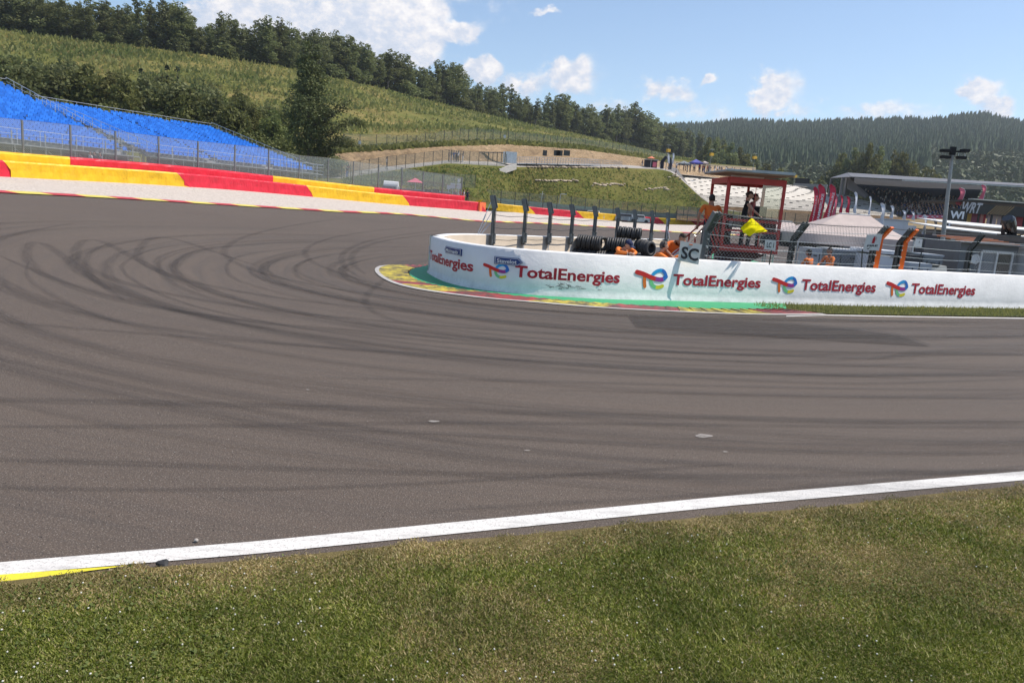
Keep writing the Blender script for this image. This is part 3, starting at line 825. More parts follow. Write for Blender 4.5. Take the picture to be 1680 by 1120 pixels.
# blue direction signs fixed to the wall
M_navy = mat('sign_blue', (0.02, 0.05, 0.20), .4, var=.04); M_sw = mat('sign_white', (0.75, 0.76, 0.78), .4, var=.02)
def dirsign(pxa, pxb, zt_, zb_, txt, right, label):
    sa, sb = s_at(pxa, 0.8), s_at(pxb, 0.8); L = sa - sb; zt = zt_; zb = zb_; H = zt - zb; tip = H * .55
    poly = [(0, 0), (L - tip, 0), (L, H / 2), (L - tip, H), (0, H)] if right else [(tip, 0), (L, 0), (L, H), (tip, H), (0, H / 2)]
    p, nn, d = wall_at((sa + sb) / 2)
    r = empty('direction_sign', (p.x, p.y, zb), label, 'sign')
    def at(x, y, off): return Vector(wp(sa - x, zb + y, off))
    m = MB(); a = [at(x, y, .03) for x, y in poly]; b_ = [at(x, y, .0) for x, y in poly]; k = len(a)
    m.add(a + b_, [tuple(range(k)), tuple(range(k, 2 * k))[::-1]] + [(i, i + k, (i + 1) % k + k, (i + 1) % k) for i in range(k)])
    m.build('panel', M_navy, r)
    m = MB(); ctr = (L / 2, H / 2)
    inn = [((x - ctr[0]) * .95 + ctr[0], (y - ctr[1]) * .86 + ctr[1]) for x, y in poly]; in2 = [((x - ctr[0]) * .92 + ctr[0], (y - ctr[1]) * .76 + ctr[1]) for x, y in poly]
    for i in range(k):
        j = (i + 1) % k; m.add([at(*inn[i], .032), at(*inn[j], .032), at(*in2[j], .032), at(*in2[i], .032)], [(0, 1, 2, 3)])
    mid = at(L / 2 + (-tip / 3 if right else tip / 3), H / 2, .034); xd = (at(L, 0, .034) - at(0, 0, .034))
    text_on(m, txt, mid, xd, (0, 0, 1), width=(L - tip) * .82, height=H * .5, bold=.015)
    m.build('lettering', M_sw, r)
dirsign(731, 758, .905, .74, 'Malmedy', False, 'small blue arrow sign pointing left above the leftmost wall lettering')
dirsign(812, 858, .845, .665, 'Stavelot', True, 'blue arrow sign pointing right above the wall emblem')

# darker resurfaced strip and pale scrapes
def patch_mat(name, col, a):
    m = bpy.data.materials.new(name); m.use_nodes = True; t = NT(m.node_tree); t.n.clear(); pos = t.new('ShaderNodeNewGeometry').outputs['Position']
    al = t.math('MULTIPLY', t.map(t.noise(t.scalev(pos, (1, 3, 1)), 5, 5, .75), .3, .6, .45, 1.0), a)
    d = t.new('ShaderNodeBsdfPrincipled', ins={'Base Color': (*col, 1), 'Roughness': .85, 'Specular IOR Level': .2}); tr = t.new('ShaderNodeBsdfTransparent')
    t.new('ShaderNodeOutputMaterial', ins={0: t.new('ShaderNodeMixShader', ins={0: al, 1: tr.outputs[0], 2: d.outputs[0]}).outputs[0]}); return m
tag(line_strip('resurfaced_strip', [(1031, 519), (1150, 523), (1300, 531), (1400, 540), (1470, 549), (1524, 567)], [(1045, 538), (1150, 546), (1300, 556), (1400, 562), (1470, 566), (1526, 569)], 60, patch_mat('resurfaced', (.050, .045, .043), .42), .039), kind='structure')
M_scr = patch_mat('scraped_chalk', (.5, .46, .42), .6)
for i, (x, y, w_, h_) in enumerate([(1155, 716, 14, 3.5), (712, 692, 9, 1.6), (1190, 742, 4, 1), (865, 740, 5, 1), (505, 640, 3, .8)]):
    tag(line_strip('scrape_mark', [(x - w_, y - h_ * .3), (x - w_ * .4, y - h_), (x + w_ * .5, y - h_ * .6), (x + w_, y - h_ * .2)], [(x - w_, y + h_ * .2), (x - w_ * .2, y + h_), (x + w_ * .4, y + h_ * .7), (x + w_, y + h_ * .3)], 12, M_scr, .010), kind='structure')
# scuffs on the wall
m = MB(); r6 = random.Random(4); s0 = s_at(940)
for i in range(26):
    s = s0 + r6.gauss(0, .35); z = .27 + r6.gauss(0, .035); P = [(s + k * .02 * r6.uniform(.5, 1.5), z + r6.gauss(0, .012)) for k in range(6)]
    for (a, b), (c, d) in zip(P, P[1:]): m.add([wp(a, b - .004, .007), wp(c, d - .004, .007), wp(c, d + .005, .007), wp(a, b + .005, .007)], [(0, 1, 2, 3)])
m.build('scuff', mat('scuff_dark', (.16, .16, .155), .8), wroot)
# ================================================================== FAR BARRIERS (foam blocks in red and yellow covers)
def cover_mat(name, col):
    m, t, b = principled(name)
    pos = t.new('ShaderNodeNewGeometry').outputs['Position']
    n = t.noise(pos, 1.1, 4, 0.6)
    w = t.map(t.noise(t.scalev(pos, (1, 1, 1.6)), 1.9, 7, 0.8), 0.50, 0.72, 0, 0.5)
    c = t.mix(w, t.ramp(n, [(0.3, tuple(q * .86 for q in col)), (0.7, col)]), tuple(q * .5 + .03 for q in col))
    t.put(b.inputs['Base Color'], c); b.inputs['Roughness'].default_value = 0.5; b.inputs['Specular IOR Level'].default_value = 0.35
    bn = t.new('ShaderNodeBump', ins={'Strength': 0.9, 'Distance': 0.16, 'Height': t.noise(t.scalev(pos, (1, 1, .5)), 1.6, 3, 0.5)}); t.put(b.inputs['Normal'], bn.outputs[0])
    return m
M_cy = cover_mat('yellow_cover', (0.86, 0.50, 0.015)); M_cr = cover_mat('red_cover', (0.68, 0.02, 0.045)); M_co = cover_mat('orange_cover', (0.80, 0.16, 0.05))
M_dark = mat('dark_gap', (0.03, 0.03, 0.03), .9)
def barrier_block(pxa, pxb, tab, off, z0, h, depth, mats, label, slant=0.0, group='red and yellow barrier blocks round the gravel'):
    n = max(3, int((pxb - pxa) / 12)); P = []
    for i in range(n + 1):
        px = pxa + (pxb - pxa) * i / n
        p = W(px, *interp(tab, px)); P.append(p)
    Q = []
    for i, p in enumerate(P):
        d = (P[min(i + 1, n)] - P[max(0, i - 1)]); d.z = 0; d.normalize(); nn = Vector((-d.y, d.x, 0))   # left of travel = away from camera
        if nn.y < 0: nn = -nn
        Q.append((p + nn * off, nn, d))
    m = MB(); prof = [(0.0, z0), (0.02, z0 + h * .45), (0.0, z0 + h * .9), (0.06, z0 + h), (depth - .06, z0 + h), (depth, z0 + h * .92), (depth, z0)]
    for i, (p, nn, d) in enumerate(Q):
        g = G(p.x, p.y)
        for (o_, z) in prof:
            sl = -slant * (1 - (z - z0) / h) * d if i == n or i == 0 else Vector()
            wv = .015 * math.sin(i * 2.1 + z * 7)
            q = p + nn * (o_ + wv) - sl; m.v.append((q.x, q.y, g + z))
    k = len(prof)
    for i in range(n):
        for j in range(k - 1): m.f.append((i * k + j, (i + 1) * k + j, (i + 1) * k + j + 1, i * k + j + 1)); m.m.append(0)
    m.f += [tuple(range(k)), tuple(range(n * k, (n + 1) * k))[::-1]]; m.m += [0, 0]
    o = m.build('barrier_block', mats, loc=(Q[0][0].x, Q[0][0].y, G(Q[0][0].x, Q[0][0].y)))
    return tag(o, label, 'barrier block', group)
SL = 1.1
for (a, b, mm, lab) in [(-420, 6, M_cr, 'red lower barrier block at the left edge'), (6, 290, M_cy, 'long yellow lower barrier block below the left blue seats'), (290, 502, M_cr, 'wide red lower barrier block below the grandstand corner'),
                        (502, 660, M_cy, 'yellow lower barrier block between two red blocks by the fence end'), (660, 786, M_cr, 'bright red lower barrier block ending at the orange end cover')]:
    barrier_block(a, b, BARR, 0.0, 0.0, 1.02, 1.2, mm, lab, SL if a > 0 or b < 780 else 0)
for (a, b, mm, lab) in [(-420, 134, M_cy, 'yellow upper barrier row at the far left'), (134, 464, M_cr, 'long red upper barrier row below the blue grandstand'), (464, 625, M_cy, 'yellow upper barrier row beside the fence bend'),
                        (625, 772, M_cr, 'red upper barrier row in front of the marshal stand')]:
    barrier_block(a, b, BARR, 1.25, 0.0, 1.52, 1.0, mm, lab)
p = W(786, *interp(BARR, 786)); g = G(p.x, p.y)
m = MB(); m.box((p.x + .15, p.y + .5, g + .5), (.5, 1.3, 1.0), -.5, 0); m.box((p.x + .15, p.y + .5, g + 1.02), (.42, 1.2, .05), -.5, 0)
tag(m.build('barrier_end_cover', M_co, loc=(p.x, p.y, g)), 'orange end cover closing the near red barrier', 'barrier end')
for (a, b, mm, lab) in [(771, 866, M_cy, 'yellow far barrier block behind the first bent fence posts'), (866, 945, M_cr, 'red far barrier block behind the third bent post'), (945, 1008, M_cy, 'yellow far barrier block above the tyre stack'),
                        (1008, 1079, M_cr, 'red far barrier block with a small white board at its end'), (1079, 1128, M_cy, 'short yellow far barrier block left of the flag booth'), (1128, 1222, M_cr, 'red far barrier block behind the standing marshal')]:
    barrier_block(a, b, BARR2, 0.0, 0.0, 1.1, 1.2, mm, lab, 1.6)
p = W(1071, 362, 122.5); g = G(p.x, p.y); M_board = mat('board_white', (.7, .7, .68), .5)
m = MB(); m.box((p.x, p.y, g + .9), (.5, .06, 1.25), .2); m.box((p.x, p.y - .05, g + .5), (.3, .05, .25), .2)
m.cyl((p.x, p.y + .05, g), (p.x, p.y + .05, g + 1.2), .04); tag(m.build('marker_board', M_board, loc=(p.x, p.y, g)), 'small white marker board before the far red barrier', 'marker board')

# ================================================================== HILLSIDE
XS = list(range(-400, 1241, 10))
def loft(name, tabs, mats, sub=6, amp=0.0, nsc=0.2, post=None):
    rows = []; L = [[W(px, *interp(t, px)) for px in XS_] for t in tabs for XS_ in [cur_xs]]
    for a, b in zip(L, L[1:]):
        for k in range(sub): rows.append([p.lerp(q, k / sub) for p, q in zip(a, b)])
    rows.append(L[-1])
    if post: rows = post(rows)
    return grid_sheet(name, rows, mats, follow=False, noise_amp=amp, nscale=nsc)
cur_xs = XS
L0 = [(-400, 262, 60), (0, 286, 62), (303, 302, 72), (512, 320, 86), (780, 340, 100), (843, 344, 126), (1014, 357, 134), (1150, 365, 134), (1240, 370, 132)]
L1 = [(-400, 250, 74), (0, 275, 78), (300, 293, 88), (512, 305, 96), (780, 325, 108), (850, 331, 132), (1014, 341, 141), (1100, 345, 139), (1150, 352, 136), (1240, 356, 134)]
L2 = [(-400, 205, 100), (0, 225, 105), (300, 255, 110), (470, 288, 110), (560, 293, 106), (633, 281, 112), (733, 268, 120), (850, 274, 137), (1014, 275, 152), (1085, 278, 160), (1104, 283, 156), (1124, 300, 150), (1150, 324, 143), (1175, 342, 138), (1240, 352, 137)]
L3 = [(-400, 200, 104), (0, 220, 108), (300, 250, 113), (470, 280, 114), (560, 285, 110), (633, 273.5, 117), (733, 263, 126), (850, 267, 141), (1014, 270, 157), (1085, 275, 168), (1110, 283, 172), (1130, 300, 180), (1160, 322, 182), (1240, 340, 185)]
L4 = [(-400, 190, 107), (0, 205, 110), (300, 238, 114), (470, 260, 116), (547, 252, 117), (733, 240, 133), (833, 237, 146), (960, 246, 166), (1057, 260, 200), (1110, 270, 220), (1180, 274, 240), (1240, 278, 250)]
L5 = [(-400, 185, 110), (0, 200, 114), (300, 232, 118), (470, 252, 121), (547, 245, 122), (733, 234, 139), (833, 232, 152), (960, 241, 173), (1057, 255, 208), (1110, 265, 230), (1180, 271, 250), (1240, 275, 260)]
L6 = [(-400, 110, 140), (0, 130, 145), (150, 150, 148), (300, 165, 150), (450, 185, 155), (567, 208, 160), (690, 206, 190), (800, 213, 225), (960, 233, 270), (1057, 250, 310), (1110, 260, 340), (1180, 268, 370), (1240, 273, 380)]
L7 = [(-400, 10, 200), (0, 47, 200), (130, 65, 205), (300, 86, 215), (447, 107, 225), (567, 131, 250), (690, 161, 290), (800, 188, 330), (900, 211, 360), (1000, 232, 400), (1100, 257, 440), (1180, 268, 480), (1240, 276, 500)]
def drop(tab, dY, dpy): return [(a, b + dpy, c + dY) for a, b, c in tab]
M_lower = mgrass('lower_slope_grass', (0.09, 0.10, 0.024), (0.14, 0.14, 0.035), (0.20, 0.165, 0.055), 0.07, 0.9)
M_hill = mgrass('hill_grass', (0.085, 0.105, 0.024), (0.16, 0.155, 0.04), (0.30, 0.22, 0.085), 0.045, 0.5)
M_path = mat('path_gravel', (0.34, 0.31, 0.28), 0.95, var=0.1, scale=.5, bump=.2)
def rock_mat():
    m, t, b = principled('cut_rock')
    pos = t.new('ShaderNodeNewGeometry').outputs['Position']
    sk_ = t.scalev(pos, (1.0, 1.0, 0.55))
    n = t.noise(sk_, 0.22, 6, 0.75, .8); f = t.noise(t.scalev(pos, (1.0, 1.0, 2.2)), 1.5, 7, 0.85, 1.2)
    c = t.ramp(n, [(0.32, (0.30, 0.22, 0.15)), (0.48, (0.58, 0.40, 0.23)), (0.62, (0.70, 0.50, 0.30)), (0.8, (0.50, 0.41, 0.32))])
    c = t.mix(t.map(f, 0.50, 0.64, 0, 0.75), c, (0.17, 0.12, 0.08))
    t.put(b.inputs['Base Color'], c); b.inputs['Roughness'].default_value = 0.95; b.inputs['Specular IOR Level'].default_value = .15
    bn = t.new('ShaderNodeBump', ins={'Strength': 1.0, 'Distance': 0.9, 'Height': f}); t.put(b.inputs['Normal'], bn.outputs[0])
    return m
M_rock = rock_mat()
tag(loft('lower_slope', [L0, L1, L2], M_lower, 14, 0.22, 0.3), kind='structure')
tag(loft('hillside_path', [L2, L3], M_path, 4, 0.03, 0.3), kind='structure')
tag(loft('rock_cut', [L3, L4], M_rock, 18, 1.1, 0.6), kind='structure')
tag(loft('hillside_terrace', [L4, L5], mat('terrace_soil', (0.22, 0.17, 0.10), .95, var=.25, scale=.4), 4, .2, .3), kind='structure')
tag(loft('hillside', [L5, L6, L7, drop(L7, 60, 4), drop(L7, 250, 60)], M_hill, 16, 0.5, 0.09), kind='structure')

def hpt(tabs, k, px):
    """point on a loft between line index floor(k) and next"""
    i = min(int(k), len(tabs) - 2); f = k - i
    return W(px, *interp(tabs[i], px)).lerp(W(px, *interp(tabs[i + 1], px)), f)

# ------------------------------------------------------------------ foliage
def leafcloud(n, fn, size, rng, flat=0.6):
    """n leaf quads; fn(rng) -> centre; returns verts (n*4), faces"""
    C = np.array([fn() for _ in range(n)]); 
    A = rng.normal(size=(n, 3)); A[:, 2] *= flat; A /= np.linalg.norm(A, axis=1)[:, None]
    B = rng.normal(size=(n, 3)); B -= A * (A * B).sum(1)[:, None]; B /= np.linalg.norm(B, axis=1)[:, None]
    s = size * rng.uniform(.6, 1.35, (n, 1)); A = A * s; B = B * s * .6
    V = np.stack([C - A, C + B * .9, C + A, C - B], 1).reshape(-1, 3)
    F = np.arange(n * 4).reshape(-1, 4)
    return V, F
def np_mesh(name, V, F, mat_):
    me = bpy.data.meshes.new(name); me.vertices.add(len(V)); me.vertices.foreach_set('co', np.asarray(V, dtype=np.float32).ravel())
    F = np.asarray(F); k = F.shape[1]
    me.loops.add(F.size); me.loops.foreach_set('vertex_index', F.ravel().astype(np.int32))
    me.polygons.add(len(F)); me.polygons.foreach_set('loop_start', np.arange(0, F.size, k, dtype=np.int32)); 
    try: me.polygons.foreach_set('loop_total', np.full(len(F), k, dtype=np.int32))
    except Exception: pass
    me.materials.append(mat_); me.update(calc_edges=True); me.validate()
    return me
M_bark = mat('bark', (0.10, 0.085, 0.07), .9, var=.25, scale=2, bump=.4)
M_lA = leaf_mat('leaves_ridge', (0.095, 0.115, 0.038), (0.23, 0.25, 0.095), .42)
M_lB = leaf_mat('leaves_front', (0.045, 0.060, 0.018), (0.15, 0.165, 0.055), .25)
M_lC = leaf_mat('leaves_shrub', (0.075, 0.10, 0.022), (0.21, 0.22, 0.065), .38)
M_lD = leaf_mat('leaves_mid', (0.085, 0.095, 0.022), (0.20, 0.19, 0.055), .35)
M_lE = leaf_mat('leaves_conifer', (0.016, 0.030, 0.014), (0.035, 0.055, 0.022), .1)
def tree_meshes(seed, H, Wd, kind, nleaf, lsize, trunk_vis=.3):
    """returns (trunk mesh, crown mesh) at origin"""
    rng = np.random.default_rng(seed); r = random.Random(seed)
    m = MB(); clumps = []
    lean = Vector((r.uniform(-.04, .04), r.uniform(-.04, .04), 1)) * H
    m.tube([Vector((0, 0, -.5)), lean * .3 + Vector((r.uniform(-.1, .1), 0, 0)), lean * .65, lean * .95], [H * .017, H * .013, H * .008, H * .002], 6)
    nb = 16 if kind != 'column' else 30
    for i in range(nb):
        t = trunk_vis + (0.97 - trunk_vis) * (i + r.random() * .6) / nb
        if kind == 'round': w = Wd * math.sin(PI * min(1, max(.08, (t - trunk_vis * .6) / (1.02 - trunk_vis * .6)))) ** .6
        elif kind == 'column': w = Wd * (1 - .62 * max(0, (t - .45) / .55)) * (.75 + .25 * min(1, t / .3))
        elif kind == 'sparse': w = Wd * (.45 + .55 * r.random()) * (1.1 - .5 * t)
        else: w = Wd * (1.02 - t)
        a = i * 2.4 + r.uniform(-.5, .5); rr = w * r.uniform(.45, .95)
        up = H * (.07 if kind != 'cone' else -.03) * r.uniform(.5, 1.5)
        p0 = lean * (t * .86); p1 = p0 + Vector((math.cos(a) * rr, math.sin(a) * rr, up))
        m.tube([p0, p0.lerp(p1, .5) + Vector((0, 0, up * .25)), p1], [H * .006, H * .0035, H * .001], 4)
        clumps.append((p0.lerp(p1, .8), w * .42, 1.0)); clumps.append((p0.lerp(p1, .35), w * .38, .8))
        for q in range(2):
            a2 = a + r.uniform(-.9, .9); clumps.append((p0 + Vector((math.cos(a2) * rr * .8, math.sin(a2) * rr * .8, up * r.uniform(.2, 2))), w * r.uniform(.18, .34), .6))
    top = lean * .93; clumps.append((top, Wd * .22, .7)); clumps.append((top + Vector((r.uniform(-.3, .3), 0, H * .03)), Wd * .12, .3))
    wts = np.array([c[2] * max(.3, c[1]) ** 1.2 for c in clumps]); wts /= wts.sum()
    idx = rng.choice(len(clumps), nleaf, p=wts); U = rng.normal(size=(nleaf, 3)); U /= np.linalg.norm(U, axis=1)[:, None]
    rad = rng.uniform(.35, 1.0, nleaf) ** .5
    C = np.array([clumps[i][0][:] for i in idx]) + U * (np.array([clumps[i][1] for i in idx]) * rad)[:, None] * np.array([1, 1, .72])
    it = iter(C)
    V, F = leafcloud(nleaf, lambda: next(it), lsize, rng)
    return m, V, F
def make_tree(name, seed, H, Wd, kind, nleaf, lsize, lm, label, cat, group, tv=.3):
    root = empty(name, (0, 0, 0), label, cat, group)
    m, V, F = tree_meshes(seed, H, Wd, kind, nleaf, lsize, tv)
    m.build('trunk', M_bark, root)
    me = np_mesh('crown', V, F, lm); c = bpy.data.objects.new('crown', me); COL.objects.link(c); c.parent = root
    return root
def put_tree(proto, used, p, s, rz, label, sx=1.0):
    o = proto if not used[0] else copy_tree(proto)
    used[0] = True
    o.location = p; o.scale = (s * sx, s * sx, s); o.rotation_euler.z = rz; o['label'] = label
    return o
def at_pix(tab_pts, px): return W(px, *interp(tab_pts, px))
# ridge trees : (px, top py)
TOP = [(-60, -40), (0, -25), (60, -18), (130, -8), (200, -5), (240, -10), (300, 0), (330, 40), (375, 15), (410, 45), (445, 18), (490, 38), (530, 33), (575, 55), (615, 75), (655, 88), (700, 100), (735, 92), (760, 120),
       (800, 135), (835, 138), (870, 158), (910, 152), (940, 160), (975, 170), (1010, 172), (1032, 160), (1070, 185), (1105, 205), (1130, 212), (1150, 218)]
used = {}
RG = 'trees along the ridge of the hill'
kinds = [('round', 15, 4.2, 3600, .26), ('round', 14, 3.4, 3000, .26), ('sparse', 15, 2.8, 1700, .26), ('round', 13, 4.6, 3400, .27), ('column', 16, 2.6, 2600, .26), ('sparse', 16, 3.6, 2200, .26)]
protos = [(make_tree('ridge_tree', 100 + i, H, w, k, n, ls, M_lA, 'tree', 'tree', RG, .07 if k != 'sparse' else .22), [False], H, w) for i, (k, H, w, n, ls) in enumerate(kinds)]
spots = []
rr = random.Random(5)
px = -75
while px < 1185:
    Y = interp(L7, px)[1]; step = 12.5 * 250 / Y * (1 if px > 540 else 1.15)
    spots.append((px + rr.uniform(-4, 4), 0, 1.0)); px += step * rr.uniform(.8, 1.2)
px = -70
while px < 1120:                                  # second row behind, fills the wood
    Y = interp(L7, px)[1]; spots.append((px + rr.uniform(-5, 5), 1, .95)); px += 13 * 250 / Y * rr.uniform(.8, 1.25)
spots.sort()
cnt = 0
for (px, row, sc) in spots:
    b_, Y = interp(L7, px); Y2 = Y + (2 if row == 0 else 16) + rr.uniform(-3, 3)
    base = W(px, b_, Y); base = Vector((base.x * Y2 / Y, Y2, base.z - .4 + (0 if row == 0 else .3)))
    ty = interp(TOP, px)[0] + rr.uniform(-4, 16) + (6 if row else 0)
    Hn = max(5.0, zat(base.x, base.y, ty) - base.z)
    i = rr.choice([0, 0, 1, 1, 3, 3, 2, 5, 4]) if px < 560 else rr.choice([0, 1, 1, 3, 2, 5, 4, 2])
    pr, us, H, w = protos[i]; cnt += 1
    side = 'front' if row == 0 else 'back'
    o = put_tree(pr, us, base, Hn / H, rr.uniform(0, 6.28), '', rr.uniform(1.0, 1.5))
    used.setdefault(side, []).append(o)
for side in ('front', 'back'):
    for q, o in enumerate(used[side]):
        o['label'] = f'{ordw(q + 1)} dark tree from the left in the {side} row along the ridge'
ub = (make_tree('undergrowth_bush', 777, 4, 3.2, 'round', 1800, .26, M_lA, 'bush', 'bush', 'bushes under the ridge trees', .02), [False]); px = -70; q = 0
while px < 1180:
    b_, Y = interp(L7, px); Y2 = Y + rr.uniform(0, 14); p = W(px, b_, Y); q += 1
    put_tree(ub[0], ub[1], Vector((p.x * Y2 / Y, Y2, p.z - .5)), rr.uniform(.7, 1.35), rr.uniform(0, 6.28), f'{ordw(q)} low bush from the left under the ridge trees', rr.uniform(1.1, 1.7)); px += 13 * 250 / Y * rr.uniform(.8, 1.2)
# tall poplar-like tree in front of the hill
bp = W(507, 258, 98)
Ht = zat(bp.x, bp.y, 58) - bp.z + .5
root = make_tree('tall_tree', 55, Ht, 3.9, 'column', 15000, .16, M_lB, 'tall dense dark tree standing at the right end of the blue grandstand', 'tree', None, .04)
root.location = bp - Vector((0, 0, .6)); root.scale = (.92, .92, 1)
for ch in root.children: pass
m = MB(); rng = np.random.default_rng(9); Cs = []
for (h0, dx, h1) in [(.17, 5.3, .34), (.08, 4.6, .20), (.30, 5.0, .48), (.05, 3.4, .09)]:
    a = Vector((0.6, 0, Ht * h0)); b = Vector((dx, -.4, Ht * h1)); m.tube([a, a.lerp(b, .5) - Vector((0, 0, .3)), b], [.12, .07, .02], 5)
    for q in range(420):
        t = rng.uniform(.25, 1.05); Cs.append(a.lerp(b, t) + Vector(rng.normal(size=3) * .42))
m.v = [(v[0] , v[1], v[2]) for v in m.v]
lo = m.build('limb', M_bark, root); ORG[lo.name] = Vector()
it = iter([c[:] for c in Cs]); V, F = leafcloud(len(Cs), lambda: next(it), .17, rng)
c = bpy.data.objects.new('limb_leaves', np_mesh('limb_leaves', V, F, M_lB)); COL.objects.link(c); c.parent = root
# shrubs behind the grandstand and on the slope
sp = [(make_tree('shrub', 300 + i, H, w, k, n, ls, lm, 'shrub', 'shrub', 'bushes behind the blue grandstand', .06), [False], H, w) for i, (k, H, w, n, ls, lm) in enumerate(
    [('round', 5, 3.2, 3000, .2, M_lC), ('round', 6, 3.0, 3000, .2, M_lA), ('round', 4, 3.0, 2600, .18, M_lC), ('round', 7, 2.8, 3200, .2, M_lD), ('cone', 7, 1.9, 2400, .18, M_lE), ('round', 5.5, 3.4, 3000, .2, M_lA)])]
SH = []
rs = random.Random(21)
for px in range(-40, 560, 15):                    # lower band
    top = interp([(-40, 120), (60, 160), (200, 170), (300, 195), (400, 215), (470, 225), (560, 262)], px)[0] + rs.uniform(-8, 14)
    SH.append((px + rs.uniform(-5, 5), rs.uniform(1.25, 1.85), top, rs.choice([0, 2, 0, 5, 3])))
for px in range(-40, 480, 10):                    # upper darker band
    top = interp([(-30, 70), (40, 95), (120, 100), (200, 120), (270, 118), (350, 130), (420, 165), (470, 185)], px)[0] + rs.uniform(-10, 22)
    SH.append((px + rs.uniform(-6, 6), rs.uniform(2.6, 5.1), top, rs.choice([1, 5, 3, 1, 0, 3])))
SH += [(232, 4.3, 108, 4), (276, 4.4, 103, 4), (293, 4.45, 105, 4), (120, 4.3, 95, 1), (20, 3.0, 60, 1), (-10, 2.5, 42, 5), (8, 2.8, 75, 1), (560, 3.9, 252, 2), (585, 4.9, 244, 2)]
SH.sort()
LT = [L0, L1, L2, L3, L4, L5, L6, L7]
names6 = ['pale green bush', 'dark green bush', 'low light green bush', 'tall olive bush', 'dark pointed conifer', 'broad dark bush']
shn = {}
for (px, k, top, i) in SH:
    b = hpt(LT, k + 1.0, px); Hn = min(10, max(2.4, zat(b.x, b.y, top) - b.z)); pr, us, H, w = sp[i]
    o = put_tree(pr, us, b - Vector((0, 0, .3)), Hn / H, rs.uniform(0, 6.28), '', min(1.5, max(.8, 5.0 / Hn)))
    shn.setdefault(i, []).append(o)
for i, L in shn.items():
    for q, o in enumerate(L): o['label'] = f'{ordw(q + 1)} {names6[i]} from the left on the slope behind the seats'
# rough scrub and tall grass over the hill: nobody could count it
def tufts(name, n, fn, size, mat_, seed, up=1.0):
    rng = np.random.default_rng(seed); C = np.array([fn(rng) for _ in range(n)])
    a = rng.uniform(0, 2 * PI, n); s = size * rng.uniform(.5, 1.5, n); h = s * up * rng.uniform(.7, 1.6, n)
    D = np.stack([np.cos(a) * s * .5, np.sin(a) * s * .5, 0 * a], 1); lean = np.stack([rng.normal(0, .3, n) * s, rng.normal(0, .3, n) * s, h], 1)
    C[:, 2] -= .1
    V = np.stack([C - D, C + D, C + D * .25 + lean, C - D * .25 + lean * .9], 1).reshape(-1, 3)
    me = np_mesh(name, V, np.arange(n * 4).reshape(-1, 4), mat_); o = bpy.data.objects.new(name, me); COL.objects.link(o)
    return tag(o, kind='stuff')
M_t1 = leaf_mat('scrub_leaves', (0.09, 0.12, 0.024), (0.30, 0.27, 0.09), .5, .045, .7); M_t2 = leaf_mat('dry_grass_blades', (0.13, 0.15, 0.035), (0.46, 0.34, 0.14), .5, .04, .75)
def fh(rng):
    while True:
        px = rng.uniform(-60, 1180); k = 5 + rng.random() ** .8 * 2; p = hpt(LT, k, px)
        if noise.fractal(Vector((p.x, p.y, 0)) * .05, 1, 2, 3) + rng.random() * .5 > .12: break
    return (p.x, p.y, p.z)
tufts('hill_scrub', 36000, fh, .42, M_t2, 3, .6)
def fh2(rng):
    px = rng.uniform(-60, 1150); k = 5.9 + rng.normal() * .15 if rng.random() < .35 else 6.3 + rng.random() * .7
    p = hpt(LT, min(7, k), px); return (p.x, p.y, p.z)
tufts('hill_bracken', 18000, fh2, .7, M_t1, 4, .9)
def fl(rng):
    px = rng.uniform(560, 1150); k = .45 + rng.random() * 1.5
    p = hpt(LT, k, px); return (p.x, p.y, p.z)
tufts('lower_slope_scrub', 38000, fl, .28, M_t2, 5, .42)
def fl2(rng):
    px = rng.uniform(560, 900) if rng.random() < .7 else rng.uniform(900, 1150); k = 1.0 + rng.random() * .92
    p = hpt(LT, k, px); return (p.x, p.y, p.z)
tufts('slope_weeds', 9000, fl2, .36, leaf_mat('weeds', (0.09, 0.12, 0.024), (0.20, 0.22, 0.06), .45), 6, .6)
def fl3(rng):
    px = rng.uniform(540, 1100); k = 4.0 + rng.random() * .9
    p = hpt(LT, k, px); return (p.x, p.y, p.z)
tufts('terrace_weeds', 7000, fl3, .7, M_t1, 8, .6)
# boulders on the lower slope
M_bould = mat('boulder_stone', (0.46, 0.37, 0.27), .9, var=.25, scale=1.2, bump=.6, bscale=4)
def rockmesh(seed):
    r = random.Random(seed); m = MB(); m.ell((0, 0, 0), (1, .7, .45), 8, 6)
    m.v = [tuple(c * (1 + .28 * noise.noise(Vector(v) * 1.7 + Vector((seed, 0, 0)))) for c in v) for v in m.v]
    return m
rb = [rockmesh(i).build('boulder', M_bould) for i in range(3)]
rocks = [(px, 296 + rs.uniform(-2, 2) * .6) for px in range(880, 950, 5)] + [(px, 303 + rs.uniform(-2, 2)) for px in range(972, 1026, 4)] + [(px, 311 + rs.uniform(-3, 2)) for px in range(1060, 1098, 5)] + \
        [(px, 272.5 + (px - 880) * .012 + rs.uniform(-.5, 1)) for px in range(866, 1030, 6)] + [(1108, 276), (1112, 284), (1104, 288), (1116, 290), (1098, 291)]
rn = 0
